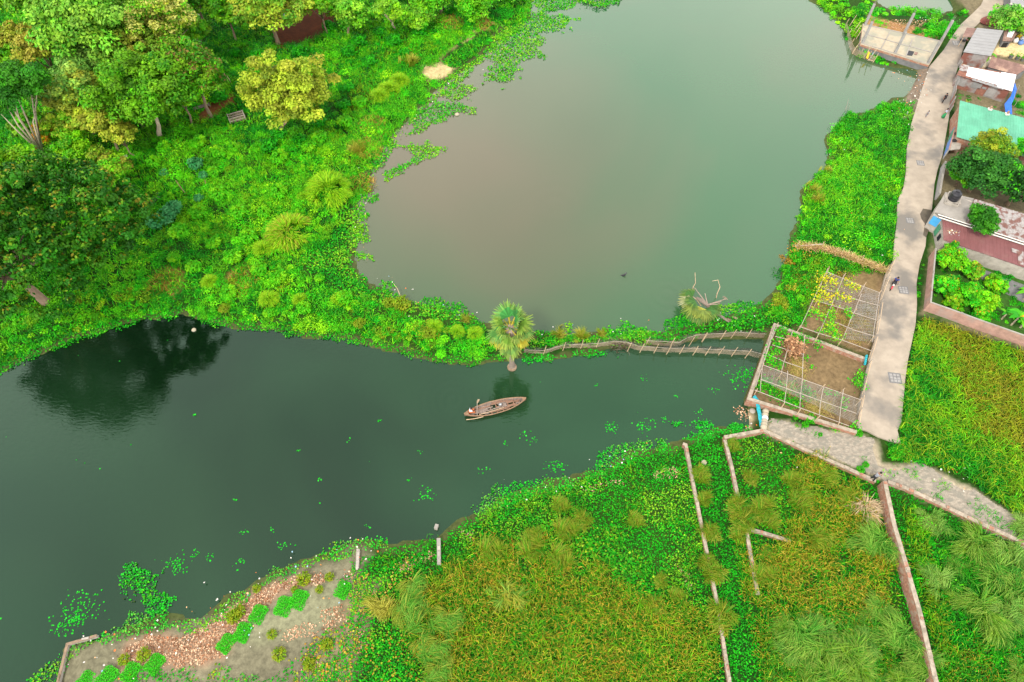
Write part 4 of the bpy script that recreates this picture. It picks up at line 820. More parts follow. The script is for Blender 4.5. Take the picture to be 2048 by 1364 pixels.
cover(lf, gpoly([(1735,48),(1770,52),(1800,65),(1860,75),(1884,70),(1905,40),(1935,32),(1930,20),(1895,18),(1845,20),(1770,15),(1740,20)]), .7, (.4,.9), 80, .3, [C_BASE, C_DEEP], [gpoly([(1765,35),(1825,35),(1868,40),(1830,62),(1790,62),(1765,50)])], seed=132)
cover(lf, gpoly([(1840,60),(1868,38),(1905,55),(1885,80)]), 1.2, (.6,1.0), 80, .3, [NB, C_BASE], seed=133, hz=1.1)
cover(lf, gpoly([(1890,82),(1912,50),(1925,45),(1905,80)]), .8, (.4,.7), 70, .28, [C_BASE], seed=134)
cover(lf, gpoly([(1920,22),(1955,5),(1975,-20),(1950,15)]), .8, (.4,.7), 60, .28, [C_OLIV, C_RUST], seed=135)
tag(lf.build('shore_scrub'), 'green scrub on the spit between the two upper ponds at the top right', 'undergrowth', kind='stuff')
# villages yards
lf = LF()
cover(lf, gpoly([(1870,510),(1900,500),(2048,560),(2100,640),(2048,680),(1960,645),(1862,600)]), .8, (.25,.55), 55, .24, [C_DEEP, C_BASE, NB], seed=140)
cover(lf, gpoly([(2020,190),(2060,190),(2060,236),(2030,228)]), 1.0, (.3,.6), 55, .26, [C_BASE, C_DEEP], seed=141)
cover(lf, gpoly([(1835,470),(1852,500),(1842,560),(1836,620),(1830,690),(1822,680),(1833,560)]), 1.3, (.25,.45), 50, .22, [C_DEEP, NB], seed=142)
cover(lf, gpoly([(1888,300),(1905,240),(1912,255),(1895,310)]), 1.0, (.2,.35), 40, .2, [C_DEEP, C_BASE], seed=143)
cover(lf, gpoly([(1915,185),(2005,208),(2008,225),(1920,200)]), .8, (.2,.4), 40, .2, [C_DEEP, C_OLIV], seed=144)
cover(lf, gpoly([(1995,25),(2060,40),(2060,75),(1985,55),(1990,45)]), .5, (.4,.8), 60, .28, [C_PALE_ if False else G_PALE, C_DEEP], seed=145)
tag(lf.build('yard_weeds'), 'low green weeds and creepers filling the village yards and garden', 'weeds', kind='stuff')
# right hand field of long yellow green grass
RF = gpoly([(1835,655),(1850,640),(1930,665),(2048,705),(2130,730),(2130,1080),(2060,1040),(2000,1005),(1960,975),(1885,935),(1800,925),(1772,890),(1800,885),(1800,850),(1812,770)])
lf = LF()
GY1 = [A(108,172,20), A(125,175,25), A(88,160,20)]; GY2 = [A(140,158,35), A(155,148,45)]; GD = [A(15,140,25), A(30,155,20), A(50,165,20)]
cover(lf, RF, .9, (.35,.75), 55, .24, [GD, GD, GY1], seed=150)
grassy(lf, RF, 42, (.6,1.3), .055, [GD, GD, GD, C_LIME, GY1, C_LIME, GY2], seed=330, nscale=9, droop=.65)
cover(lf, gpoly([(1835,655),(1860,650),(1850,700),(1830,760),(1818,900),(1800,920),(1800,850),(1812,770)]), 1.2, (.3,.6), 60, .24, [NB, C_LIME], seed=151)
EDGE = gpoly([(1535,845),(1600,862),(1700,905),(1750,935),(1770,955),(1876,1000),(1961,1040),(2048,1080),(2140,1125),(2140,1105),(2048,1060),(2000,1025),(1950,985),(1885,948),(1820,925),(1770,930),(1755,890),(1745,895),(1752,930),(1700,880),(1600,842)])
grassy(lf, EDGE, 30, (.2,.5), .05, [NB, GD, C_LIME], seed=331, clump=.56)
cover(lf, gpoly([(1725,935),(1762,965),(1745,962),(1715,945)]), 1.5, (.2,.4), 40, .18, [NB], seed=153); cover(lf, gpoly([(1630,845),(1700,862),(1690,872),(1640,868),(1560,850)]), .8, (.2,.45), 40, .18, [NB, C_LIME], seed=154); cover(lf, gpoly([(1545,868),(1620,900),(1600,880),(1560,862)]), 1.2, (.2,.4), 40, .18, [NB], seed=155)
grassy(lf, RF, 18, (1.1,1.9), .05, [GY1, [A(135,182,28), A(148,178,38)], GY1], seed=332, nscale=4, droop=.75, clump=.5, lean=-2.0)
tag(lf.build('field_grass'), 'tall yellow green grass filling the field right of the road end', 'grass', kind='stuff')

# lower marsh
ML = gpoly([(700,1125),(780,1098),(880,1075),(960,1030),(1000,995),(1090,975),(1140,968),(1210,940),(1265,905),(1340,890),(1372,888),(1400,1000),(1425,1150),(1445,1300),(1455,1420),(560,1420),(640,1330),(690,1300),(700,1200)])
lf = LF()
SG = [A(10,165,20), A(20,180,25), A(40,185,25)]
mat_leaves(lf, ML, 55, .17, [SG, HYD, SG, HY2], .3, z=.04, h=.25, seed=250)
mat_leaves(lf, gpoly([(1020,1040),(1110,1020),(1200,1030),(1280,1100),(1330,1160),(1350,1230),(1290,1230),(1210,1150),(1130,1120),(1040,1110)]), 24, .25, [[A(40,165,22), A(60,175,25)], [A(120,180,40), A(140,180,50)], [A(30,155,20)], [A(70,170,30)]], 1.6, z=.12, h=.2, seed=252, nscale=1.1)
mat_leaves(lf, gpoly([(680,1160),(770,1130),(850,1110),(850,1180),(780,1230),(720,1240)]), 30, .2, [HYD, [A(190,160,80), A(200,170,100)], HYD], .8, seed=253, nscale=1.5)
mat_leaves(lf, gpoly([(620,1290),(700,1240),(800,1250),(830,1330),(830,1420),(560,1420)]), 30, .2, [HYD, [A(170,165,60), A(200,150,70)], HY], .8, seed=254, nscale=1.2)
mat_leaves(lf, gpoly([(1375,890),(1450,885),(1475,1000),(1500,1150),(1520,1300),(1540,1420),(1465,1420),(1450,1290),(1425,1130),(1395,980)]), 60, .17, [SG, HYD, SG], .2, seed=255)
mat_leaves(lf, gpoly([(1455,880),(1530,868),(1620,915),(1750,968),(1790,1050),(1880,1420),(1540,1420),(1500,1150),(1480,1000)]), 50, .17, [SG, HYD, SG, HY2], .2, seed=256)
mat_leaves(lf, gpoly([(1775,972),(1850,1000),(1960,1055),(2060,1105),(2150,1150),(2150,1420),(1885,1420),(1830,1180)]), 50, .18, [HYD, SG, C_DEEP], .2, seed=257)
cover(lf, gpoly([(1775,972),(1850,1000),(1960,1055),(2060,1105),(2150,1150),(2150,1420),(1885,1420),(1830,1180)]), .8, (.3,.7), 55, .24, [C_DEEP, C_BASE, C_DEEP, C_OLIV], seed=152)
mat_leaves(lf, gpoly([(180,1390),(230,1345),(330,1335),(430,1330),(520,1345),(600,1330),(640,1360),(620,1400)]), 30, .19, [C_DEEP, HY, [A(150,160,50), A(120,150,40)]], 1.2, seed=258, nscale=1.6)
mat_leaves(lf, gpoly([(520,1290),(640,1230),(700,1230),(720,1300),(640,1380),(540,1364)]), 12, .19, [C_OLIV, [A(150,160,50), A(170,160,60)], DUCK], 1.5, seed=259, nscale=1.3, thr=-.9)
tag(lf.build('marsh_plants'), 'low bright green marsh plants carpeting the lower plots', 'ground cover', kind='stuff')
lf = LF()
BR = [A(108,145,24), A(135,140,32), A(88,150,20)]; BRG = [A(52,148,18), A(30,136,18), A(80,166,22)]; ORG = [A(215,172,62), A(195,150,55), A(222,190,95)]
FIELD = gpoly([(860,1200),(900,1130),(960,1120),(1040,1130),(1120,1120),(1200,1160),(1270,1220),(1340,1240),(1400,1250),(1440,1310),(1460,1420),(820,1420),(840,1300)])
grassy(lf, FIELD, 75, (.5,1.15), .05, [BRG, BR, BRG, BR], seed=340, nscale=4, tip=ORG, tipf=.38, droop=.45, rag=1.6)
grassy(lf, FIELD, 30, (.9,1.7), .05, [BRG, GY1, BR], seed=352, nscale=3, tip=ORG, tipf=.4, droop=.6, clump=.55, rag=1.6)
grassy(lf, gpoly([(720,1130),(1000,1010),(1360,900),(1440,1250),(1200,1150),(900,1150)]), 22, (.3,.8), .05, [GD, GY1, BRG], seed=353, nscale=3, clump=.52)
grassy(lf, gpoly([(960,1060),(1040,1050),(1090,1070),(1180,1130),(1130,1150),(900,1160)]), 36, (.5,1.0), .05, [BR, ORG, BRG], seed=341, nscale=2, clump=.48, tip=ORG, tipf=.4)
F2 = gpoly([(1590,930),(1640,925),(1720,1000),(1760,1060),(1780,1130),(1760,1230),(1700,1220),(1640,1200),(1560,1230),(1520,1180),(1510,1080),(1560,1060),(1600,1020)])
grassy(lf, F2, 70, (.6,1.3), .05, [BR, BRG, BR], seed=342, nscale=3, tip=ORG, tipf=.55, droop=.5, clump=.4, rag=1.5)
grassy(lf, F2, 30, (.9,1.7), .05, [BRG, BR, GY1], seed=354, nscale=3, tip=ORG, tipf=.6, droop=.6, clump=.5)
grassy(lf, gpoly([(1510,1180),(1560,1220),(1640,1200),(1760,1240),(1820,1420),(1530,1420)]), 45, (.6,1.2), .05, [BRG, BR, GD], seed=343, nscale=3, tip=ORG, tipf=.25)
grassy(lf, gpoly([(1485,900),(1600,920),(1600,1010),(1500,1060)]), 14, (.4,.9), .05, [BR, GD], seed=344, clump=.5)
grassy(lf, gpoly([(1450,990),(1490,1010),(1530,1200),(1540,1364),(1515,1364),(1480,1180)]), 30, (.5,1.1), .05, [BR, BRG], seed=345, clump=.45, tip=ORG, tipf=.4)
grassy(lf, gpoly([(1850,1180),(1900,1220),(2000,1300),(2100,1300),(2100,1420),(1890,1420)]), 40, (.5,1.1), .05, [BRG, BR, GD], seed=346, nscale=3, tip=ORG, tipf=.15)
grassy(lf, gpoly([(1800,1000),(1850,1060),(1900,1300),(1870,1300),(1830,1150)]), 36, (.5,1.1), .055, [GY1, GY1], seed=347)
grassy(lf, gpoly([(1540,1230),(1640,1220),(1760,1230),(1830,1420),(1540,1420)]), 50, (.7,1.5), .045, [[A(60,150,45), A(90,170,65)], [A(40,140,35), A(80,165,50)], BRG], seed=360, droop=.7, lean=-2.2)
grassy(lf, gpoly([(1880,1040),(1960,1070),(2150,1160),(2150,1300),(2000,1290),(1900,1200)]), 50, (.7,1.5), .045, [[A(40,140,40), A(70,155,50)], [A(25,130,35), A(60,150,45)], GD], seed=361, droop=.7, lean=-2.2)
tag(lf.build('reed_grass'), 'dense olive grass with orange seed heads in the lower marsh', 'grass', kind='stuff')
# dead leaf litter on the lower left shore
lf = LF()
LC = [A(200,155,120), A(215,178,145), A(175,125,92), A(150,105,75), A(225,195,160)]
for pts, dn in (([(250,1300),(300,1262),(360,1280),(430,1232),(520,1178),(600,1142),(640,1148),(655,1165),(560,1192),(520,1215),(480,1255),(450,1310),(380,1335),(245,1335)], 70), ([(640,1215),(685,1205),(695,1240),(650,1265)], 50), ([(560,1260),(620,1245),(630,1270),(570,1290)], 45), ([(610,1310),(650,1300),(650,1340),(600,1340)], 40), ([(780,1135),(830,1118),(865,1105),(862,1118),(800,1142)], 60), ([(1160,985),(1200,960),(1250,950),(1255,965),(1180,985)], 35), ([(1310,945),(1345,938),(1365,945),(1350,958),(1310,955)], 45), ([(1350,1130),(1370,1130),(1395,1180),(1380,1185)], 40), ([(715,1260),(740,1255),(735,1300),(715,1300)], 45), ([(1468,820),(1495,815),(1505,835),(1480,840)], 50), ([(930,1065),(950,1062),(955,1080),(935,1085)], 40), ([(690,1140),(720,1130),(715,1160),(690,1165)], 30), ([(1765,40),(1870,40),(1830,58),(1790,60)], 20)):
    mat_leaves(lf, gpoly(pts), dn*1.1, .17, [LC, LC[2:], LC[:2]], .5, z=.03, h=.06, seed=260)
tag(lf.build('leaf_litter', DRY), 'pinkish brown dead leaf litter strewn over the lower left shore', 'leaf litter', kind='stuff')
# scraps of plastic and paper washed up on the margins
lf = LF(); WH = [A(240,235,225), A(225,220,215), A(245,160,80), A(240,190,140), A(235,120,60), A(150,190,210)]
def scraps(pts, n, s=.2, closed=False):
    n = int(n*.55); s *= .8; L = PP(pts); k = rng.integers(0, len(L)-1, n); f = rng.random((n, 1)); q = L[k]*(1-f)+L[k+1]*f+rng.normal(size=(n, 2))*.9
    lf.leaves(np.c_[q, np.maximum(zof(q), 0)+.34], np.array((0, 0, 1.0))+rng.normal(size=(n, 3))*.35, rng.uniform(.5, 1.4, n)*s, pick(WH, n, .1, [.32,.22,.14,.14,.1,.08]), .8)
scraps([(1050,70),(960,130),(880,190),(820,260),(760,310)], 60); scraps([(745,345),(725,400),(715,470),(735,550),(790,590),(860,610),(940,625)], 70); scraps([(1080,680),(1200,665),(1300,655),(1400,650),(1500,630)], 45, .26)
scraps([(1845,150),(1825,200),(1800,240)], 160, .22); scraps([(1760,135),(1800,145),(1840,160)], 60, .2); scraps([(1640,330),(1700,300),(1780,430),(1740,520),(1690,420)], 30, .26)
scraps([(150,1320),(250,1270),(400,1260),(520,1170),(640,1120),(740,1100)], 110, .22); scraps([(200,1320),(420,1290),(560,1240),(700,1170)], 70, .2); scraps([(980,1000),(1100,975),(1220,930),(1300,890)], 45, .2); scraps([(1490,830),(1500,860),(1540,900),(1600,950)], 30, .24); scraps([(1800,930),(1880,950),(1940,970)], 30, .22); scraps([(1780,45),(1860,45)], 40, .2)
tag(lf.build('litter', DRY), 'small scraps of white and orange rubbish along the shorelines', 'litter', kind='stuff')
print('leaf faces so far')

# ------------------------------------------------------------------ countable plants: tussocks, bushes, crop patches
def tussock_mesh(n, L, w, pal, droop, elev=(.9, 1.5), rad=.4, tip=None, lean=.6):
    """fountain of long blades that rise, arch over and hang, combed to one side by the wind; parted into uneven locks"""
    lf = LF(); nk = 16
    for k in range(nk):
        m = n//nk; a0 = rng.uniform(0, 6.283); c = rng.normal(size=2)*rad*np.array((1.2, .7)); q = c+rng.normal(size=(m, 2))*rad*.3
        dx, dy = math.cos(a0)+lean, math.sin(a0); az = math.atan2(dy, dx)+rng.normal(0, .35, m); Lk = L*rng.uniform(.6, 1.15)
        base = pick(pal, 1, .15)*.5; col = base+pick(pal, m, .15)*.5; t = None if tip is None else pick(tip, m, .15)
        lf.blades(np.c_[q, np.zeros(m)-.05], az, rng.uniform(*elev, m), rng.uniform(Lk*.6, Lk*1.1, m), w, np.clip(col, 0, .85), droop*rng.uniform(.7, 1.2), t)
    return lf
KANS = [A(60,150,45), A(90,170,65), A(125,185,90), A(45,135,40)]; STRAW = [A(180,172,80), A(192,186,105), A(150,156,58)]; LIMEG = [A(130,205,30), A(150,205,40), A(105,190,25)]
def plant_kind(name, lf_or, label, cat, group, spots, m=None, smin=.8, smax=1.3, wind=None):
    first = None
    for i, sp in enumerate(spots):
        px, py = sp[:2]; sc = sp[2] if len(sp) > 2 else 1.0; lab = sp[3] if len(sp) > 3 else label
        g = G(px, py)
        if first is None: o = lf_or.build(name, m or VEG, None, (0, 0, 0)); first = o
        else: o = first.copy(); COL.objects.link(o)
        o.location = g; o.rotation_euler = (0, 0, random.gauss(wind, .7) if wind is not None else random.uniform(0, 6.28)); s = sc*random.uniform(smin, smax); o.scale = (s, s, s*random.uniform(.9, 1.1))
        tag(o, lab, cat, group)
KS = [(1735,1085),(1945,1085),(1870,1050),(1990,1150),(1940,1175),(2020,1110),(2040,1180),(1960,1220),(2010,1230),(1680,1260),(1640,1300),(1730,1290),(1780,1270),(1700,1330),(1760,1340),(1600,1290),(1650,1360),(1575,1300),(1830,1330,.8),(1890,1255,.8),(2045,1060,.8),(1910,1130,.8),(1800,1355),(1850,1040,.7),(1990,1370),(2030,1340,.8),(1620,1240,.7),(1745,1220,.8),(1560,1250,.7),(1885,1300,.7),(1965,1130,.8),(1925,1210,.7),(2035,1240),(1985,1265,.8),(1715,1240,.7),(1660,1330,.8),(1740,1370,.8),(1605,1340,.7),(1860,1160,.7),(1900,1080,.8),(1690,1300),(1655,1280,.8)]
for v in range(3):
    for side, lab in ((0,'feathery pale green grass tussock left of the tall brick wall'), (1,'feathery pale green grass tussock right of the tall brick wall')):
        sp = [q for i, q in enumerate(KS) if i % 3 == v and i % 5 != 4 and (q[0] > 1775+(q[1]-960)*.25) == bool(side)]
        plant_kind('grass_tussock', tussock_mesh(820, 2.1, .045, [KANS, KANS[:2]+[A(110,175,45), A(130,185,60)], [A(140,190,115), A(100,170,85), A(75,150,65)]][v], [.85,.7,1.0][v], tip=[A(115,165,75), A(138,178,95), A(85,148,58)], rad=.5), lab, 'grass tussock', 'feathery tussocks '+('right' if side else 'left')+' of the tall wall', sp, wind=-2.2)
plant_kind('grass_tussock', tussock_mesh(800, 1.7, .04, STRAW[1:]+KANS+KANS[:2], .85), 'arching straw and green grass tussock along the left edge of the olive grass', 'grass tussock', 'tussocks edging the olive grass',
  [(880,1250),(905,1255),(850,1215),(830,1190),(870,1310),(885,1330),(850,1300),(830,1240),(810,1230),(870,1360)], wind=-2.2)
plant_kind('grass_tussock', tussock_mesh(420, 1.6, .06, STRAW, .35, (.45, 1.3)), '', 'grass tussock', None, [(765,1215,1.2,'large golden spiky grass tussock on the lower shore left of the olive grass')])
plant_kind('grass_tussock', tussock_mesh(420, 1.4, .05, KANS[2:]+STRAW[:1], .65), '', 'grass tussock', None, [(1015,1195,1.0,'single pale arching tussock in the middle of the olive grass')])
plant_kind('grass_tussock', tussock_mesh(520, 1.6, .045, STRAW+BR+BRG, .6), 'yellowish spiky tussock among the low walls and marsh plants', 'grass tussock', 'yellow tussocks in the marsh',
  [(1060,1080),(1120,1115),(980,1100),(1165,1045,.8),(1130,1060),(1060,1100),(1120,1010,.7),(1320,1165,.8),(1270,1040,.7),(1310,1215,.8),(1350,1190,.6),(1420,1070),(1415,1130,.8),(1430,1150),(1400,950,.8),(1405,1000,.7),(1500,960,.9),(1470,1020),(1480,1050),(1510,1030),(1520,1015),(1440,1240,1.2),(1475,1070),(1540,1040),(1530,1110,.8),(1520,1150),(1460,890,.7),(1580,960),(1600,1000),(1655,955),(1690,1000),(1640,1080)])
plant_kind('dry_tussock', tussock_mesh(520, 1.5, .06, [A(200,175,140), A(185,155,115), A(210,190,155)], .55, (.25, 1.2)), '', 'dry tussock', None, [(1725,1015,1.1,'bleached dead grass tussock near the top of the tall brick wall')], DRY)
def mound_mesh(r, n, L, pal):
    lf = LF(); d = updir(n, .15); pos = d*np.array((r, r, r*.62))*rng.uniform(.8, 1, (n, 1)); az = np.arctan2(d[:, 1], d[:, 0]); kk = fbm(pos[:, 0]+50, pos[:, 1]+50, r*.5, 9) > .36; pos, az, d = pos[kk]*(.85+.4*fbm(pos[kk, 0], pos[kk, 1], r*.6, 4))[:, None], az[kk], d[kk]; n = len(pos); lf.blades(pos, az+rng.normal(0, .5, n), np.arcsin(np.clip(d[:, 2], -1, 1))*.9, rng.uniform(.4*L, 1.2*L, n), .045, pick(pal, n, .2), .5); return lf
plant_kind('grass_mound', mound_mesh(1.5, 2600, .7, LIMEG), '', 'grass clump', None, [(660,385,1.5,'big rounded lime green grass clump on the left bank beside the pond')])
plant_kind('grass_mound', mound_mesh(1.3, 2200, .7, LIMEG+STRAW[:1]), '', 'grass clump', None, [(580,470,1.35,'yellow green rounded grass clump below the big lime clump')])
plant_kind('grass_mound', mound_mesh(1.0, 1500, .7, LIMEG), 'small lime green grass clump on the left bank slope', 'grass clump', 'small grass clumps on the left bank', [(780,180),(760,195),(800,165),(610,395,.7),(530,500,.8),(420,565,.6),(540,600,.7),(680,600,.8),(600,600,.7),(915,665,.6),(870,655,.6),(950,670,.7)])
plant_kind('reed_clump', tussock_mesh(320, 1.5, .05, STRAW+BR, .4, (.9, 1.45)), 'straw coloured reed clump on the pond margin', 'reed clump', 'reed clumps by the pond', [(825,130),(720,305),(715,300),(1115,672,.7),(1165,672,.7),(1200,668,.6),(930,640,.6),(1625,385,.8),(1635,400,.8),(1655,345,.6)])
def bush_mesh(r, n, ls, pal, hz=.9, tip=None, tipf=0):
    lf = LF(); cs = [(0, 0, r*.45, r*.85)]+[(r*.55*math.cos(a), r*.55*math.sin(a), r*rng.uniform(.25, .8), r*rng.uniform(.35, .5)) for a in np.linspace(0, 6.28, 8)[:-1]]
    for x, y, z, q in cs:
        m = n//8; d = updir(m, .05); d[:, 2] = np.where(rng.random(m) < .2, -d[:, 2], d[:, 2]); pos = np.array((x, y, z))+d*q*np.array((1, 1, hz))*rng.uniform(.5, 1.08, (m, 1)); col = pick(pal, 1, .12)*.6+pick(pal, m, .15)*.4
        if tip is not None:
            k = rng.random(m) < tipf; col[k] = pick(tip, int(k.sum()))
        lf.leaves(pos, d*.6+np.array((0, 0, .4))+rng.normal(size=(m, 3))*.4, rng.uniform(.6, 1.3, m)*ls, np.clip(col, 0, .85), .6)
    return lf
plant_kind('bush', bush_mesh(1.1, 700, .30, C_LIME+C_BASE[:2]), 'bright green rounded bush in the scrub of the left bank', 'bush', 'bright bushes on the left bank', [(330,300),(400,290),(440,310),(385,265),(470,300),(520,300),(560,320),(620,300),(660,300),(500,350),(560,390),(440,395),(480,430),(530,430),(400,430),(360,470),(430,490),(600,340),(350,520),(470,520),(520,545),(560,560),(640,560,.8),(690,600,.9),(610,620,.8),(540,630,.7),(460,590),(390,540),(690,250),(720,210),(640,280),(310,330),(340,400),(430,350),(590,430,.8),(500,480)])
plant_kind('bush', bush_mesh(1.1, 700, .32, C_DEEP+C_BASE[:1]), 'deep green leafy bush in the shaded upper left bank', 'bush', 'deep green bushes on the upper bank', [(560,275),(600,285),(640,250),(700,110),(720,90),(660,60),(640,130),(700,180),(740,130),(790,90),(760,70),(810,110),(840,70),(690,215),(470,110),(520,120),(600,110),(440,200),(480,180),(900,25),(940,50),(540,300)])
plant_kind('bush', bush_mesh(1.1, 700, .34, G_BLUE), 'bluish green broad leaved bush among the bright scrub', 'bush', 'bluish bushes on the left bank', [(335,440,1.2),(315,450),(350,425),(395,335),(410,355,.8),(330,350,.7),(400,400,.6)])
plant_kind('bush', bush_mesh(.9, 500, .26, C_OLIV+C_RUST), 'yellowing olive bush on the dyke', 'bush', 'olive bushes on the dyke', [(780,610,1.1),(805,612),(720,650),(860,670),(450,620),(1555,600),(1560,610)])
plant_kind('bush', bush_mesh(.8, 500, .22, NB), 'small green bush along the canal side of the lane plots', 'bush', 'small bushes by the lane', [(1555,625,1.1),(1780,220),(1800,215),(1700,235),(1680,260),(1590,520),(1570,540),(1620,840,.7),(1610,850,.6),(1640,870,.4),(1590,835,.5),(1715,868,.8),(1720,940,.6),(1730,930,.5),(1785,910,.8),(1795,905,.8)])
# vegetable patches on the mud
def crop_mesh():
    lf = LF(); n = 1900; q = np.c_[rng.uniform(-1.05, 1.05, n), rng.uniform(-1.35, 1.35, n)]; k = (np.abs(q[:, 0]/.98)**4+np.abs(q[:, 1]/1.3)**4)+rng.normal(0, .15, n)+(fbm(q[:, 0]+9, q[:, 1], .7, 3)-.5)*1.2 < 1; q = q[k]; n = len(q)
    lf.leaves(np.c_[q, rng.uniform(.04, .18, n)], np.array((0, 0, 1.0))+rng.normal(size=(n, 3))*.5, rng.uniform(.09, .2, n), pick([A(50,205,35), A(75,215,55), A(32,185,30)], n, .15), .6); return lf
CR = 'seedling patches on the mud'; rows = [(598,1200,'topmost bright seedling patch of the row on the mud'), (568,1213,'second bright seedling patch from the top of the mud row'), (517,1229,'third seedling patch from the top, lying in the leaf litter'), (486,1265,'seedling patch left of the grey mud, fourth of the row'), (453,1287,'last seedling patch at the lower end of the row'), (310,1328,'bright seedling patch at the left beside the leaf litter'), (262,1345,'seedling patch left of the bright left hand one'), (215,1355,'seedling patch nearest the lower left shore corner'), (685,1180,'seedling patch at the right end beside the marsh plants'), (172,1362,'seedling patch cut by the bottom edge')]
first = None
for i, (px, py, lab) in enumerate(rows):
    if first is None: first = o = crop_mesh().build('crop_patch', VEG, None, (0, 0, 0))
    else: o = first.copy(); COL.objects.link(o)
    o.location = G(px, py); o.rotation_euler = (0, 0, -.35+random.uniform(-.15, .15)); s = random.uniform(.68, .8); o.scale = (s, s*.9, .9); tag(o, lab, 'crop patch', CR)
plant_kind('weed_clump', bush_mesh(.6, 300, .18, C_OLIV+[A(150,150,30)]), 'olive weed clump growing in the leaf litter', 'weed clump', 'olive weeds in the litter', [(610,1160),(590,1180,.7),(515,1178,.8),(470,1235),(480,1225),(660,1155,.8),(250,1320,1.1),(290,1310,1.1),(640,1180,.6),(655,1290,.8),(545,1270,.7),(560,1310,.9),(620,1330)])
# ================================================================== WALLS
def q7(x, y): return (1400+x/3.988, 600+y/3.988)
def q6(x, y): return (1536+x/3.988, 342+y/3.988)
def q3(x, y): return (1536+x/3.988, y/3.988)
def wallpx(name, label, pts, zt, w=.3, m='brick', top='brick_top', jag=.05, group=None, zb=-.35):
    L = [P(a, b, zt) for a, b in pts]; g = np.array((L[0][0], L[0][1], float(tz(L[0][0], L[0][1]))))
    t = thing(name, label, 'wall', g, group)
    zz0 = [float(tz(p[0], p[1]))+zb for p in L]; b = MB()
    b.wall(L, w, zz0, zt-.07, M[m], None, jag=0); b.build('masonry', parent=t)
    b = MB(); b.wall(L, w+.03, zt-.068, zt, M[top], None, jag=0)
    for i in range(len(L)-1):                      # loose bricks and broken courses along the top
        n = int(np.linalg.norm(L[i+1]-L[i])/.5)
        for k in range(n):
            if random.random() < jag*7:
                f = (k+random.random())/n; p = L[i]*(1-f)+L[i+1]*f; d = L[i+1]-L[i]
                b.box((p[0]+random.uniform(-.04,.04), p[1]+random.uniform(-.04,.04), zt+.002), random.uniform(.2,.6), w*random.uniform(.6,.95), random.uniform(.03,.1), math.atan2(d[1], d[0])+random.uniform(-.1,.1), M[m] if random.random() < .5 else M[top])
    b.build('coping', parent=t); return t
wallpx('brick_wall', 'low brick wall bending round the top of the walled plot beside the sandy track', [(1449,874),(1528,860),(1620,903),(1708,942),(1752,962)], .95, .34)
wallpx('brick_wall', 'long low wall running down from the bent wall corner into the marsh', [(1450,879),(1463,929),(1488,1049),(1493,1061),(1516,1189)], .75, .3, jag=.06)
wallpx('brick_wall', 'leftmost long low wall ending in the weed by the canal', [(1366,887),(1372,889),(1386,963),(1416,1113),(1435,1208),(1452,1317),(1462,1380),(1470,1430)], .75, .28, jag=.07)
wallpx('brick_wall', 'short low cross wall half hidden in orange grass between the marsh plots', [(1497,1057),(1533,1067),(1582,1082)], .65, .3)
wallpx('brick_wall', 'tall weathered brick wall running down to the bottom edge on the right', [(1770,962),(1789,1050),(1811,1124),(1839,1220),(1873,1364),(1892,1440)], 1.75, .36, 'brick', 'brick_top', .04)
wallpx('brick_wall', 'low brick wall along the lower side of the sandy track to the right edge', [(1776,963),(1811,975),(1876,1005),(1961,1046),(2048,1085),(2140,1130)], 1.15, .34)
wallpx('plaster_wall', 'pinkish rendered garden wall around the bushes right of the lane', [(1872,496),(1862,604),(1902,618),(1962,640),(2048,670),(2140,704)], 2.5, .13, 'pink', 'concrete', .02)
wallpx('wall_stub', 'short upright wall stub by the canal shore above the golden tussock', [(877,1076),(878,1128)], .8, .32, 'concrete_old', 'concrete', .1)
wallpx('wall_stub', 'thin grey wall stub among the litter at the mud shore', [(716,1098),(714,1136)], .6, .26, 'concrete_old', 'concrete_old', .1)
wallpx('wall_stub', 'small broken post standing in the water off the lower shore', [(874,1048),(871,1057)], .45, .3, 'concrete_old', 'concrete', .1)
wallpx('brick_wall', 'low retaining wall corner at the bottom left shore', [(112,1400),(115,1364),(134,1288),(193,1271)], .5, .2, 'concrete_old', 'bark', .05, zb=-1)
wallpx('lane_wall', 'grey boundary wall along the lane before the dark garden trees', [(1892,322),(1886,350),(1880,386)], 2.1, .2, 'plaster', 'concrete', .02)
# walled vegetable plot
t = thing('plot_wall', 'low brick plinth wall enclosing the netted vegetable plot beside the canal', 'wall', G(1500, 798))
zt = 1.25; OUT = [(1714,864),(1498,797),(1550,649),(1731,717)]
L = [P(a, b, zt) for a, b in OUT]
for nm, seg in (('front_wall', L[:2]), ('canal_wall', L[1:3]), ('rear_wall', L[2:4])):
    b = MB(); d = (seg[1]-seg[0])/np.linalg.norm(seg[1]-seg[0])*.17; e = [seg[0]-(d if nm == 'front_wall' else -d), seg[1]-(-d if nm == 'front_wall' else d)*(1 if nm != 'rear_wall' else 0)]
    if nm == 'front_wall': e = [seg[0], seg[1]+d*1.0]
    if nm == 'canal_wall': e = [seg[0]+d*1.02, seg[1]-d*1.02]
    if nm == 'rear_wall': e = [seg[0]-d, seg[1]]
    b.wall(e, .34, -1.0, zt-.06, M['brick']); w = b.build(nm, parent=t); b = MB(); b.wall(e, .37, zt-.058, zt, M['brick_top']); b.build('coping', parent=w)

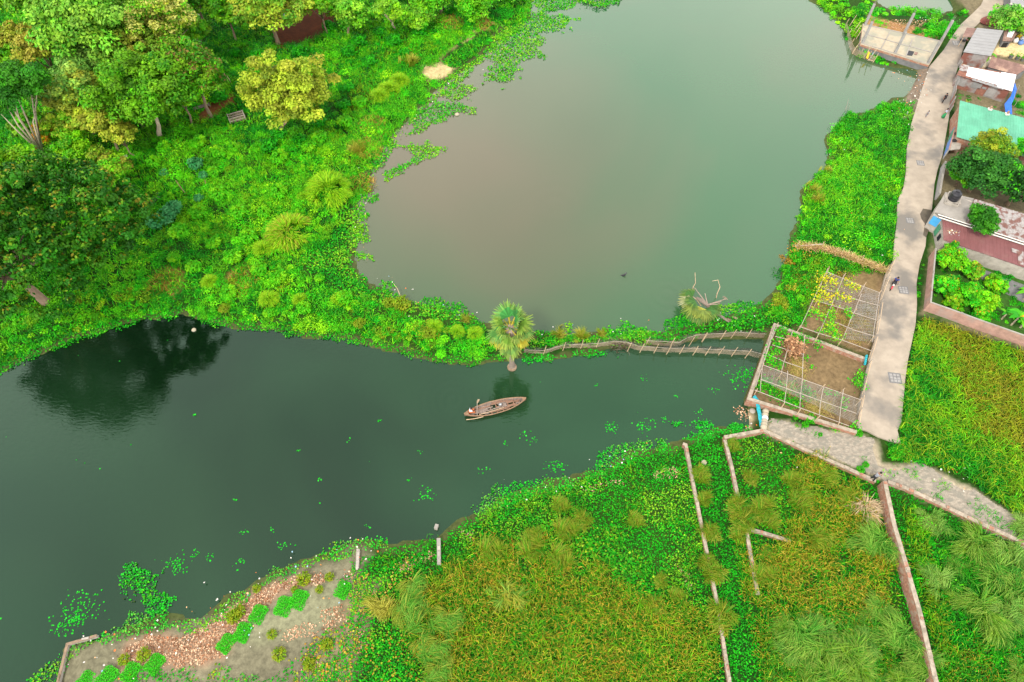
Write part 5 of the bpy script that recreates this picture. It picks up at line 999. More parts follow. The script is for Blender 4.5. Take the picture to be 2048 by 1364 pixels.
# ================================================================== TRELLISES
def pole(b, p, q, r=.035, m='bamboo_pale', sag=0):
    p = np.array(p); q = np.array(q); mid = (p+q)/2+np.array((rng.normal()*.04, rng.normal()*.04, -sag)); b.tube([p, mid, q], [r*1.1, r, r*.85], 5, M[m])
def trellis(label, lines, posts, z, nets, cv):
    g = P(*cv(*lines[0][0]), z); g[2] = float(tz(g[0], g[1])); t = thing('trellis', label, 'trellis', g, None)
    for i, (a, c) in enumerate(lines):
        b = MB(); pole(b, P(*cv(*a), z+.04*(i % 2)), P(*cv(*c), z+.04*(i % 2)), .038, sag=.04); b.build('pole', parent=t)
    for a in posts:
        p = P(*cv(*a), z); b = MB(); pole(b, (p[0]+rng.normal()*.1, p[1], float(tz(p[0], p[1]))-.2), (p[0], p[1], z+rng.uniform(.1, .5)), .05, 'bamboo'); b.build('post', parent=t)
    for pts in nets:
        n = 10; b = MB(); c = [P(*cv(*q), z-.03) for q in pts]; vs = []; fs = []
        for i in range(n+1):
            for j in range(n+1):
                u, v = i/n, j/n; p = (c[0]*(1-u)+c[1]*u)*(1-v)+(c[3]*(1-u)+c[2]*u)*v; vs.append((p[0], p[1], p[2]-.06*math.sin(u*9.4)**2*math.sin(v*9.4)**2))
        for i in range(n):
            for j in range(n): fs.append([i*(n+1)+j, (i+1)*(n+1)+j, (i+1)*(n+1)+j+1, i*(n+1)+j+1])
        b.add(vs, fs, M['net_fine']); b.build('net_sheet', parent=t)
        b = MB()                                        # stretched cords of the net
        for i in range(1, 16):
            f = i/16; b.tube([c[0]*(1-f)+c[1]*f, c[3]*(1-f)+c[2]*f], .008, 3, M['plaster']); b.tube([c[0]*(1-f)+c[3]*f, c[1]*(1-f)+c[2]*f], .008, 3, M['plaster'])
        b.build('net_cord', parent=t)
trellis('netted bamboo trellis over the walled vegetable plot', [((625,180),(500,520)),((500,520),(480,730)),((740,240),(645,590)),((835,280),(815,650)),((815,650),(795,880)),((700,565),(672,825)),((985,690),(950,935)),((1145,710),(1110,980)),((600,290),(830,345)),((575,357),(830,435)),((540,433),(830,545)),((500,517),(1285,797)),((485,632),(1250,905)),((435,717),(1190,1005)),((600,200),(445,690))],
  [(615,200),(740,250),(835,290),(500,520),(645,590),(818,640),(985,690),(1145,715),(450,722),(672,825),(795,880),(950,935),(1110,978),(1280,795)], 2.0, [[(480,640),(510,525),(1285,797),(1240,990)]], q7)
trellis('bamboo trellis with climbing vines over the open plot beside the lane', [((480,775),(255,1255)),((610,825),(390,1330)),((770,905),(720,1000)),((745,980),(590,1350)),((890,965),(830,1364)),((470,805),(890,970)),((415,920),(560,970)),((660,1010),(890,1075)),((390,1037),(600,1100)),((560,1085),(870,1190)),((535,1205),(845,1315)),((250,1240),(560,1340)),((540,1330),(840,1440)),((710,1080),(650,1200))],
  [(480,780),(610,830),(770,905),(890,970),(415,920),(390,1040),(255,1245),(390,1330),(590,1350),(835,1330),(700,1110),(560,1085)], 2.0, [[(600,1340),(745,980),(890,970),(845,1364)], [(390,1037),(480,805),(890,970),(870,1190)]], q6)
def vine(name, label, cv, blobs, pal, z, n=60, ls=.22, cat='vine', m=None, flatz=.25):
    g = P(*cv(*blobs[0][:2]), z); t = g.copy(); t[2] = float(tz(g[0], g[1])); lf = LF()
    for x, y, r in blobs:
        c = P(*cv(x, y), z); k = int(n*r*r*2)+10; q = rng.normal(size=(k, 3))*np.array((r*.5, r*.5, flatz)); lf.leaves(c+q, np.array((0, 0, .9))+rng.normal(size=(k, 3))*.5, rng.uniform(.6, 1.3, k)*ls, pick(pal, k, .2), .8)
    o = lf.build(name, m or VEG, None, t); return tag(o, label, cat)
YV = [A(170,205,40), A(215,205,40), A(120,190,40), A(230,200,50)]
vine('climbing_vine', 'yellowing vine sprawling over the upper left of the lane trellis', q6, [(450,860,1.0),(520,890,.8),(430,950,.9),(400,1010,.8),(470,1010,.8),(540,1000,.6),(640,900,.7),(690,930,.7),(580,1000,.7),(660,1020,.5)], YV, 2.05)
vine('climbing_vine', 'green and yellow vine trailing down the middle of the lane trellis', q6, [(505,1130,.8),(500,1200,.7),(470,1240,.7),(380,1120,.6),(350,1130,.5),(430,1160,.5),(520,1270,.7),(540,1320,.8),(630,1100,.5),(650,1150,.5),(420,1280,.4)], YV[:1]+YV[2:3]+G_BRIGHT, 2.0)
vine('climbing_vine', 'dark green broad leaved vine along the canal side of the netted trellis', q7, [(660,250,.9),(720,290,.8),(790,310,.7),(850,310,.6),(600,390,.8),(560,440,.7),(580,500,.8),(640,520,.6),(620,340,.6),(545,480,.5),(940,360,.6),(640,280,.7)], C_DEEP+C_BASE, 1.75)
vine('ground_vine', 'low green vine covering the lower left floor of the netted plot', q7, [(510,660,.9),(560,700,1.0),(620,750,1.0),(700,790,1.0),(760,820,.9),(830,720,.8),(720,690,.8),(640,680,.8),(480,700,.6),(880,780,.7)], C_BASE+C_DEEP, .8, 90)
vine('creeper', 'green creeper at the lane side of the netted plot', q7, [(1285,590,.6),(1260,640,.6),(1285,690,.6),(1240,660,.4),(1150,800,.4),(1010,740,.4),(1095,750,.3),(1150,860,.4),(1230,1010,.7),(900,530,.3),(850,455,.4)], C_BASE, 1.0)
vine('brush_pile', 'heap of dry brown brush lying on the netted trellis', q7, [(740,360,.9),(760,400,.8),(790,380,.6),(720,330,.5)], [A(190,150,110), A(165,120,85), A(150,110,80)], 1.9, 260, .3, 'brush', DRY, .22)
lf = LF(); 
for x, y, r in ((740,370,1.0),(770,560,1.1),(700,700,.9),(940,820,1.1),(900,870,.9),(1000,860,.8),(780,520,.9)):
    c = P(*q7(x, y), 1.0); k = 260; lf.blades(c+rng.normal(size=(k, 3))*np.array((r*.5, r*.5, .1)), rng.uniform(0, 6.28, k), rng.uniform(0, .5, k), rng.uniform(.3, .9, k), .03, pick([A(175,150,85), A(190,165,100), A(150,150,60)], k, .2), .2)
tag(lf.build('dry_vine', DRY), 'tangle of dried straw coloured vines under the netted trellis', 'dry vines', kind='stuff')
lf = LF()
for x, y in ((430,880),(520,930),(470,1050),(560,1150),(640,1210),(720,1180),(770,1230),(700,1330),(560,1280),(800,1100),(450,1130)):
    c = P(*q6(x, y), .75); k = 170; lf.blades(c+rng.normal(size=(k, 3))*np.array((.6, .6, .04)), rng.uniform(0, 6.28, k), rng.uniform(.1, .9, k), rng.uniform(.3, .8, k), .03, pick([A(190,160,95), A(175,150,70), A(140,150,60)], k, .2), .3)
tag(lf.build('dry_stalks', DRY), 'straw coloured dry stalks on the soil of the lane trellis plot', 'dry stalks', kind='stuff')
# brush fence and lane side bamboo fence
t = thing('brush_fence', 'dead brush fence of straw coloured twigs running from the pond to the lane', 'fence', G(1600, 497)); LN = [G(*q) for q in ((1592,497),(1640,500),(1680,512),(1720,527),(1768,545))]; lf = LF()
for i in range(4):
    k = 420; f = rng.random((k, 1)); p = LN[i]*(1-f)+LN[i+1]*f; d = LN[i+1]-LN[i]; a = math.atan2(d[1], d[0]); lf.blades(p+rng.normal(size=(k, 3))*np.array((.2, .2, .1))+np.array((0, 0, .35)), a+rng.choice([0, math.pi], k)+rng.normal(0, .7, k), rng.uniform(.0, 1.1, k), rng.uniform(.4, 1.0, k), .05, pick([A(205,170,120), A(180,140,95), A(220,190,140), A(170,160,80)], k, .2), .3)
lf.build('brush', DRY, t)
for i, q in enumerate(LN):
    b = MB(); pole(b, q+np.array((0, 0, -.3)), q+np.array((rng.normal()*.2, 0, 1.5)), .04, 'bamboo'); b.build('stake', parent=t)
b = MB(); pole(b, G(1588,496)+np.array((0, 0, .4)), G(1640,498)+np.array((0, 0, .9)), .07, 'bamboo_pale'); b.build('rail', parent=t)
t = thing('lane_fence', 'leaning bamboo and net fence between the trellis plots and the lane', 'fence', G(1735, 740)); LN = [P(a, b, ZR) for a, b in ((1783,527),(1771,560),(1757,612),(1748,680),(1736,728),(1722,796),(1711,858))]
b = MB()
for i in range(len(LN)-1):
    b.add([LN[i], LN[i+1], LN[i+1]+np.array((-.1, 0, 1.0)), LN[i]+np.array((-.1, 0, 1.0))], [[0,1,2,3]], M['net_fine'])
b.build('net', parent=t)
for z in (.35, .95):
    for i in range(len(LN)-1):
        b = MB(); pole(b, LN[i]+np.array((rng.normal()*.08, -.2, z)), LN[i+1]+np.array((rng.normal()*.08, .2, z+rng.normal()*.08)), .035, 'bamboo'); b.build('rail', parent=t)
for i in range(len(LN)-1):
    for f in (0, .5):
        p = LN[i]*(1-f)+LN[i+1]*f; b = MB(); pole(b, p+np.array((0, 0, -.4)), p+np.array((rng.normal()*.15, 0, 1.3)), .04); b.build('post', parent=t)

# ================================================================== NET BARRIERS IN THE WATER
def barrier(label, base, hgt, stakes):
    L = [P(a, b, 0) for a, b in base]; t = thing('net_barrier', label, 'fishing net', L[0])
    n = []; 
    for i in range(len(L)-1):
        k = max(2, int(np.linalg.norm(L[i+1]-L[i])/.35))
        for j in range(k): n.append(L[i]*(1-j/k)+L[i+1]*j/k)
    n.append(L[-1]); b = MB(); vs = []; fs = []; N_ = len(n)
    for i, p in enumerate(n):
        s = .10*math.sin(i*.9)+.05*rng.normal(); hz = hgt*(.9+.12*math.cos(i*.75)); vs += [(p[0], p[1], -.3), (p[0], p[1]+.08+s*.5, hz*.5), (p[0], p[1]+.02+s, hz)]
    for i in range(N_-1): fs += [[3*i, 3*i+3, 3*i+4, 3*i+1], [3*i+1, 3*i+4, 3*i+5, 3*i+2]]
    b.add(vs, fs, M['net']); b.build('net', parent=t, smooth=True)
    b = MB(); vs = []; fs = []                                     # slack dark net layer behind, standing in for the shadow band
    for i, p in enumerate(n):
        s = .5+.3*math.sin(i*.6); vs += [(p[0], p[1]+.1, hgt*.82), (p[0], p[1]+.45+s*.35, hgt*.45), (p[0], p[1]+.6+s*.5, .02)]
    for i in range(N_-1): fs += [[3*i, 3*i+3, 3*i+4, 3*i+1], [3*i+1, 3*i+4, 3*i+5, 3*i+2]]
    b.add(vs, fs, M['net_dark']); b.build('net_shadow_layer', parent=t, smooth=True)
    b = MB(); b.tube([p+np.array((0, .02, hgt*.92)) for p in n], .025, 4, M['bamboo_pale']); b.build('head_rope', parent=t)
    for a, c in stakes:
        p = P(a, c, 0); b = MB(); pole(b, p+np.array((-.05, -.03, -.7)), p+np.array((.32, .05, 1.75)), .04, 'bamboo'); b.build('stake', parent=t)
Q8 = lambda x, y: (900+x/3.988, 500+y/3.988)
barrier('long brown fishing net on bamboo stakes across the canal to the plot wall', [(1048,708),(1085,710),(1103,706),(1124,699),(1150,698),(1192,696),(1226,691),(1251,693),(1276,701),(1306,703),(1332,705),(1360,705),(1385,705),(1412,707),(1440,708),(1470,710),(1498,711),(1520,717)], .95,
  [Q8(740,835),Q8(893,808),Q8(1030,790),Q8(1160,778),Q8(1410,810),Q8(1510,818),Q8(1620,822),Q8(1720,833),Q8(1825,828),Q8(1930,838),(1409,711),(1436,711),(1462,712),(1489,716)])
barrier('second brown fishing net curving behind the long one to the plot wall', [(1290,690),(1330,692),(1355,694),(1372,684),(1390,679),(1412,677),(1440,676),(1470,673),(1500,675),(1528,677)], .95, [Q8(1555,765),Q8(1750,773),Q8(1900,770),Q8(2005,735),(1402,683),(1439,679),(1460,677),(1490,676),(1533,678)])
lf = LF(); c = P(1240,690,.25); k = 220; lf.blades(c+rng.normal(size=(k, 3))*np.array((.7, .4, .15)), rng.uniform(0, 6.28, k), rng.uniform(-.1, .8, k), rng.uniform(.3, .9, k), .05, pick([A(70,60,45), A(95,85,65), A(120,115,100)], k, .25), .3)
o = lf.build('driftwood', DRY, None, P(1240,690,0)); tag(o, 'dark tangle of driftwood caught where the two nets meet', 'driftwood', kind='stuff')
t = thing('sandbag_dam', 'row of pale sandbags with a blue net between the plot wall and track', 'sandbags', G(1528, 838))
for i in range(6):
    c = P(1531-i*.6, 822+i*7, .55); b = MB(); b.lathe((c[0]+rng.normal()*.06, c[1], float(tz(c[0], c[1]))-.05), [(.2,0),(.34,.12),(.36,.3),(.24,.5),(.08,.56)], 9, M['cloth_white'] if i == 2 else M['sand']); b.build('sandbag', parent=t, smooth=True)
b = MB(); vs = []; fs = []
for i in range(16):
    f = i/15; px = 1508+f*16 if f < .4 else 1514.4+(f-.4)*15; py = 793+f*22 if f < .4 else 802+(f-.4)*85; c = P(px, py, 1.3-.9*f); vs += [(c[0]-.2, c[1]-.1+.1*math.sin(i), c[2]+.06*math.sin(i*2)), (c[0]+.02, c[1]+.06, c[2]+.18), (c[0]+.22, c[1]+.1, c[2]+.04*math.cos(i*3))]
for i in range(15): fs += [[3*i, 3*i+1, 3*i+4, 3*i+3], [3*i+1, 3*i+2, 3*i+5, 3*i+4]]
b.add(vs, fs, M['teal_net']); b.build('draped_net', parent=t, smooth=True)
b = MB()
for i in range(5): c = P(1733-i*.8, 712+i*4, 1.9-i*.16); b.lathe((c[0], c[1], c[2]-.15), [(.02,0),(.14,.1),(.1,.3),(.02,.4)], 7, M['teal_net'])
o = b.build('blue_net_bundle', None, None, P(1733,715,ZR)); tag(o, 'bundle of blue netting tied to the lane fence by the plot corner', 'net bundle')
# stakes, snags and dead branches in the ponds
def branch(label, pts, r, name='dead_branch', m='bamboo', cat='branch'):
    b = MB(); L = [P(a, c, z) for a, c, z in pts]; b.tube(L, np.linspace(r, r*.5, len(L)), 6, M[m]); o = b.build(name, None, None, (L[0][0], L[0][1], 0)); tag(o, label, cat)
branch('bare branch standing in the pond above the fallen palm', [(1385,586,-.3),(1386,575,.6),(1391,566,1.2),(1390,545,2.6)], .06)
branch('hooked bare branch standing at the weed edge right of the fallen palm', [(1432,598,-.2),(1434,588,.6),(1440,574,1.4),(1436,560,2.4),(1425,562,2.4)], .06)
branch('thin curved stick leaning over the pond at the weed tip of the dyke', [(802,594,.1),(799,588,.5),(795,578,.9),(787,567,1.2)], .05)
branch('arched thin branch rising from the fallen palm', [(1402,612,.6),(1394,600,1.2),(1384,592,1.5),(1368,587,1.3)], .05)
branch('longer bamboo stake standing in the pond near the lane', [(1690,226,-.4),(1697,198,2.0)], .05, 'bamboo_stake', 'bamboo_pale', 'stake'); branch('shorter bamboo stake in the pond near the lane', [(1694,224,-.4),(1700,207,1.4)], .04, 'bamboo_stake', 'bamboo_pale', 'stake')
b = MB(); c = P(1249,551,0); b.tube([c+np.array((-.25,-.1,-.1)), c+np.array((0,0,.18)), c+np.array((.2,.05,.55))], [.14,.13,.03], 7, M['black']); b.tube([c, c+np.array((-.3,.05,.05)), c+np.array((-.55,-.05,-.05))], [.1,.08,.03], 6, M['black'])
o = b.build('water_snag', None, None, c, True); tag(o, 'small dark snag poking out of the middle of the pond', 'snag')

# ================================================================== BOAT
bl, br = P(929,833,0), P(1052,801.5,0); BC = (bl+br)/2; BA = math.atan2(br[1]-bl[1], br[0]-bl[0]); BL = np.linalg.norm(br-bl)*.5
bt = thing('rowing_boat', 'long narrow wooden boat on the canal below the fan palm', 'boat', (BC[0], BC[1], 0)); RB_ = ROOT[bt.name]
def bw(x, y, z): return np.array((BC[0]+math.cos(BA)*x-math.sin(BA)*y, BC[1]+math.sin(BA)*x+math.cos(BA)*y, z))
hw = lambda t: max(.015, .80*(1-abs(t)**2.2)**.85*(1.0 if t < 0 else .97)); sh = lambda t: .36+.30*abs(t)**3; kl = lambda t: -.18+.36*abs(t)**4
ts = np.linspace(-1, 1, 25)
def hullsheet(inset, zoff):
    vs = []; fs = []; prof = [(-1,1),(-.86,.45),(-.5,.08),(0,0),(.5,.08),(.86,.45),(1,1)]
    for t in ts:
        for a, h in prof: vs.append(bw(t*BL*(1-inset*.3), a*max(.01, hw(t)-inset), kl(t)+zoff+(sh(t)-kl(t)-zoff)*h))
    for i in range(len(ts)-1):
        for j in range(6): fs.append([i*7+j, i*7+j+1, (i+1)*7+j+1, (i+1)*7+j])
    return vs, fs
b = MB(); v, f = hullsheet(0, 0); b.add(v, [q[::-1] for q in f], M['wood']); v, f = hullsheet(.06, .05); b.add(v, f, M['wood_grey']); b.build('hull', parent=bt, smooth=True)
for s in (-1, 1):
    b = MB(); b.tube([bw(t*BL, s*(hw(t)-.02), sh(t)+.02) for t in ts], .055, 6, M['wood_rim']); b.build('gunwale', parent=bt)
for k, x in enumerate(np.linspace(-.72, .78, 9)):
    w = hw(x)-.08; b = MB(); c = bw(x*BL, 0, .20); b.box(c, .12, w*2, .07, BA, M['wood']); b.build('crossbeam', parent=bt)
n = 0
for row in range(-4, 5):
    x = -.80+random.uniform(0, .05)
    while x < .78:
        L_ = random.uniform(.12, .34); x2 = min(x+L_, .8); xm = (x+x2)/2; y = row*.15
        if abs(y)+.07 < min(hw(x), hw(x2))-.06 and not (-.12 < xm < .06 and -2 <= row <= 2) and random.random() < .90:
            b = MB(); b.box(bw(xm*BL, y+random.uniform(-.015,.015), .275+random.uniform(0,.03)), (x2-x)*BL-.03, .135, .025, BA+random.uniform(-.03,.03), random.choice([M['wood_grey'], M['wood_grey'], M['wood']])); b.build('deck_plank', parent=bt)
        x = x2
for s, t0, t1 in ((-1,-1,-.86),(1,.88,1)):
    b = MB(); b.prism([bw(t0*BL*(.98 if s < 0 else 1), hw(t0 if s > 0 else t1)*(-.8 if s > 0 else 0), 0)[:2], bw(t1*BL*(.98 if s > 0 else 1), -.0 if s > 0 else -hw(t1)*.85, 0)[:2], bw((t0 if s > 0 else t1)*BL, hw(t0 if s > 0 else t1)*.85, 0)[:2]], sh(.9)-.02, sh(.9)+.03, M['wood_rim']); b.build('end_deck', parent=bt)
b = MB(); c = bw(.06*BL+.35, .05, .31); b.lathe(c, [(.10,0),(.21,.08),(.22,.2),(.14,.26),(.17,.30)], 12, M['chrome']); o = b.build('metal_pot', None, None, c, True); tag(o, 'round silver metal pot standing on the deck of the wooden boat', 'pot')
b = MB(); pole(b, bw(-.55*BL, -.42, .36), bw(.25*BL, -.33, .38), .035, 'bamboo'); o = b.build('punting_pole', None, None, bw(-.2*BL,-.4,.3)); tag(o, 'yellow bamboo pole lying along the deck of the wooden boat', 'pole')
b = MB(); pole(b, bw(-.98*BL, -.55, .25), bw(-.45*BL, -.80, .42), .04, 'bamboo'); o = b.build('punting_pole', None, None, bw(-.7*BL,-.6,.3)); tag(o, 'bamboo pole lashed outside the near gunwale at the stern of the boat', 'pole')
oar = MB(); o0 = bw(-.63*BL, -.55, .5); o1 = bw(-.52*BL, .85, .62); o2 = bw(-.40*BL, 1.75, -.15); oar.tube([o0, o1], .03, 6, M['bamboo_pale']); d = (o2-o1)/np.linalg.norm(o2-o1); s_ = np.cross(d, (0,0,1)); s_ /= np.linalg.norm(s_)
ov = MB(); ov.add([o1-s_*.04, o1+s_*.04, o1+d*.5+s_*.12, o2+s_*.10, o2-s_*.10, o1+d*.5-s_*.12]+[p+np.array((0,0,.03)) for p in (o1-s_*.04, o1+s_*.04, o1+d*.5+s_*.12, o2+s_*.10, o2-s_*.10, o1+d*.5-s_*.12)], [[5,4,3,2,1,0],[6,7,8,9,10,11]]+[[i,(i+1)%6,6+(i+1)%6,6+i] for i in range(6)], M['bamboo'])
t = thing('oar', 'pale wooden oar held by the boatman with its blade in the water', 'oar', o0); oar.build('shaft', parent=t); ov.build('oar_blade', parent=t)

# ================================================================== PEOPLE
def skin_mesh(name, J, E, R, m, parent, root=0, sub=1):
    me = bpy.data.meshes.new(name); ref = ROOT[parent.name]; me.from_pydata([tuple(np.array(j)-ref) for j in J], E, []); me.materials.append(m)
    o = link(name, me, parent); o.modifiers.new('skin', 'SKIN'); sv = me.skin_vertices[0].data
    for i, r in enumerate(R): sv[i].radius = (r, r) if np.isscalar(r) else r; sv[i].use_root = (i == root)
    s = o.modifiers.new('sub', 'SUBSURF'); s.levels = sub; s.render_levels = sub
    return o
def person(label, loc, az, sc, shirt, lower, pose='stand', skirt=False):
    t = thing('person', label, 'person', loc); ca, sa = math.cos(az), math.sin(az)
    def w(p): return np.array((loc[0]+sc*(ca*p[0]-sa*p[1]), loc[1]+sc*(sa*p[0]+ca*p[1]), loc[2]+sc*p[2]))      # local +Y is the way the person faces
    lean = {'stand':0, 'walk':.03, 'ride':.06, 'row':.08, 'look':.16}[pose]; hz = {'ride':.80, 'row':.42}.get(pose, .88)
    d = lambda h: lean*(h/.6)
    up = {'pel':(0,0,hz), 'spi':(0,d(.22),hz+.22), 'che':(0,d(.44),hz+.44), 'nec':(0,d(.56)+.01,hz+.57), 'hed':(0,d(.66)+.03+(.06 if pose == 'look' else 0),hz+.66), 'top':(0,d(.76)+.04+(.1 if pose == 'look' else 0),hz+.76)}
    arm = {'stand':((.20,.02,.16),(.21,.10,-.06)), 'walk':((.21,-.04,.17),(.22,.06,-.05)), 'ride':((.27,.22,.22),(.30,.46,.18)), 'row':((.24,.18,.22),(.16,.40,.16)), 'look':((.20,.16,.22),(.12,.36,.26))}[pose]
    leg = {'stand':((.10,.02,-.42),(.11,-.02,-.80)), 'walk':((.10,.12,-.42),(.10,.06,-.80)), 'ride':((.17,.38,-.08),(.19,.24,-.48)), 'row':((.16,.42,.02),(.12,.40,-.34)), 'look':((.12,.02,-.42),(.17,-.02,-.80))}[pose]
    J = [w(up[k]) for k in ('pel','spi','che','nec','hed','top')]; E = [(0,1),(1,2),(2,3),(3,4),(4,5)]; R = [.13,.12,.14,.055,.095,.06]
    names = {}
    for s in (-1, 1):
        k = len(J); sw = 1 if not (pose == 'walk' and s < 0) else -1; A0 = d(.44)
        sh_ = (s*.17, A0, hz+.46); el = (s*arm[0][0], A0+arm[0][1]*sw, hz+arm[0][2]); wr = (s*arm[1][0], A0+arm[1][1]*sw, hz+arm[1][2]); fd = np.array(wr)-np.array(el); fd /= np.linalg.norm(fd); pm_ = np.array(wr)+fd*.07
        J += [w(sh_), w(el), w(wr), w(pm_)]; E += [(2,k),(k,k+1),(k+1,k+2),(k+2,k+3)]; R += [.06,.045,.032,.035]
        sd = np.cross(fd, (1,0,0)); sd /= np.linalg.norm(sd)
        for q, l in zip((-.027,-.009,.009,.027), (.07,.085,.08,.06)):
            m1 = pm_+fd*.03+sd*q; m2 = m1+fd*l*.5; m3 = m2+fd*l*.35+np.array((-s*.02,0,-.01)); kk = len(J); J += [w(m1), w(m2), w(m3)]; E += [(k+3,kk),(kk,kk+1),(kk+1,kk+2)]; R += [.010,.009,.008]
        kk = len(J); th1 = pm_-fd*.02+sd*.04; J += [w(th1), w(th1+fd*.05+sd*.02)]; E += [(k+3,kk),(kk,kk+1)]; R += [.012,.009]
        h0 = len(J); sl = 1 if not (pose == 'walk' and s < 0) else -1
        J += [w((s*.09,0,hz-.03)), w((s*leg[0][0],leg[0][1]*sl+(.05 if sl < 0 else 0),hz+leg[0][2])), w((s*leg[1][0],leg[1][1]*sl-(.1 if sl < 0 else 0),hz+leg[1][2])), w((s*leg[1][0],leg[1][1]*sl-(.1 if sl < 0 else 0)+.15,hz+leg[1][2]-.05))]
        E += [(0,h0),(h0,h0+1),(h0+1,h0+2),(h0+2,h0+3)]; R += [.085,.062,.042,.035]; names[s] = (k, h0)
    nz = len(J); J += [w((0,up['hed'][1]+.10,up['hed'][2]+.02))]; E += [(4,nz)]; R += [.02]
    R = [r*sc for r in R]; skin_mesh('body', J, E, R, M['skin'], t)
    ka, kb = names[-1][0], names[1][0]
    idx = [0,1,2,ka,ka+1,kb,kb+1]; JJ = [np.array(J[i]) for i in idx]; JJ[4] = JJ[3]*.3+JJ[4]*.7; JJ[6] = JJ[5]*.3+JJ[6]*.7
    skin_mesh('shirt', JJ, [(0,1),(1,2),(2,3),(3,4),(2,5),(5,6)], [sc*x for x in (.16,.15,.17,.085,.075,.085,.075)], M[shirt], t)
    if skirt:
        b = MB(); c = w((0,0,0)); b.lathe((c[0], c[1], loc[2]), [(sc*.24,sc*.12),(sc*.22,sc*.5),(sc*.17,sc*.86),(sc*.14,sc*.95)], 12, M[lower]); b.build('skirt', parent=t, smooth=True)
    else:
        ia, ib = names[-1][1], names[1][1]; JJ = [J[0], J[ia], J[ia+1], np.array(J[ia+2])*.85+np.array(J[ia+1])*.15, J[ib], J[ib+1], np.array(J[ib+2])*.85+np.array(J[ib+1])*.15]
        skin_mesh('trousers', JJ, [(0,1),(1,2),(2,3),(0,4),(4,5),(5,6)], [sc*x for x in (.15,.11,.085,.07,.11,.085,.07)], M[lower], t)
    b = MB(); c = w(np.array(up['hed'])+np.array((0,-.01,-.02))); b.lathe(c, [(sc*.105,0),(sc*.118,sc*.05),(sc*.105,sc*.11),(sc*.06,sc*.155),(sc*.01,sc*.165)], 10, M['hair']); b.build('hair', parent=t, smooth=True)
    return t
person('boatman in a white shirt and orange cloth sitting in the stern of the boat', bw(-.80*BL, .06, .26), BA-math.pi/2, 1.0, 'cloth_white', 'cloth_orange', 'row')
person('person in dark clothes walking up the lane near the shacks', P(1884,206,ZR), .2, 1.0, 'cloth_black', 'cloth_black', 'walk')
person('person in a white top and green skirt standing on the lane', P(1885,236,ZR), .6, 1.0, 'cloth_lilac', 'cloth_green', 'stand', True)
person('small child in grey standing on the lane near the pond', P(1851,234,ZR), -2.6, .68, 'cloth_grey', 'cloth_grey', 'stand')
person('person in grey shirt and dark trousers standing on the low wall with head bowed', P(1743,960,.95), -math.pi/2+.3, 1.04, 'cloth_grey', 'cloth_black', 'look')
# motorcycle ridden towards the camera
mc = P(1784,573,ZR); MA = math.atan2(*(P(1789,563,ZR)-P(1779,583,ZR))[[1,0]])+math.pi       # heading down the lane
def mw(x, y, z): return np.array((mc[0]+math.cos(MA)*x-math.sin(MA)*y, mc[1]+math.sin(MA)*x+math.cos(MA)*y, mc[2]+z))
t = thing('motorcycle', 'small black motorcycle with a red front being ridden down the lane', 'motorcycle', mc)
for x in (-.62, .66):
    b = MB(); ring = [mw(x+.29*math.cos(a), 0, .31+.29*math.sin(a)) for a in np.linspace(0, 6.283, 19)]; b.tube(ring, .055, 6, M['tyre'], False); wo = b.build('wheel', parent=t)
    b = MB(); b.tube([mw(x, -.04, .31), mw(x, .04, .31)], .17, 10, M['chrome']); b.build('rim', parent=wo)
b = MB(); b.tube([mw(-.62,.1,.31), mw(-.2,.1,.55), mw(.35,.06,.75), mw(.45,0,.95)], .03, 6, M['black']); b.tube([mw(-.62,-.1,.31), mw(-.2,-.1,.55), mw(.35,-.06,.75), mw(.45,0,.95)], .03, 6, M['black']); b.box(mw(.02,0,.25), .42, .26, .32, MA, M['chrome']); b.build('frame', parent=t)
b = MB(); b.tube([mw(.0,0,.80), mw(.2,0,.86), mw(.42,0,.82)], [.10,.16,.09], 9, M['black']); b.build('fuel_tank', parent=t, smooth=True)
b = MB(); b.tube([mw(-.75,0,.82), mw(-.4,0,.80), mw(.02,0,.78)], [.07,.13,.11], 8, M['cloth_black']); b.build('seat', parent=t, smooth=True)
for s in (-1, 1):
    b = MB(); b.tube([mw(.66,s*.09,.31), mw(.46,s*.09,.98)], .03, 6, M['chrome']); b.build('fork', parent=t)
b = MB(); b.tube([mw(.34,-.38,1.02), mw(.46,-.12,1.02), mw(.46,.12,1.02), mw(.34,.38,1.02)], .022, 6, M['black']); b.build('handlebar', parent=t)
b = MB(); b.tube([mw(.52,0,.85), mw(.64,0,.86)], [.10,.11], 10, M['white']); b.build('headlight', parent=t)
b = MB(); b.tube([mw(.42,0,.63), mw(.62,0,.66), mw(.86,0,.60), mw(.97,0,.44)], [.09,.10,.09,.05], 8, M['red_paint']); b.build('front_mudguard', parent=t, smooth=True)
b = MB(); b.tube([mw(-.55,0,.60), mw(-.8,0,.58), mw(-.95,0,.44)], [.08,.08,.05], 7, M['black']); b.build('rear_mudguard', parent=t)
for s in (-1, 1):
    b = MB(); b.tube([mw(.36,s*.3,1.03), mw(.34,s*.36,1.2)], .012, 5, M['black']); b.box(mw(.34,s*.38,1.16), .03, .14, .09, MA, M['chrome']); b.build('mirror', parent=t)
person('motorcycle rider in a navy blue shirt and dark helmet like hair', mw(-.28,0,.02), MA-math.pi/2, 1.0, 'cloth_navy', 'cloth_black', 'ride')
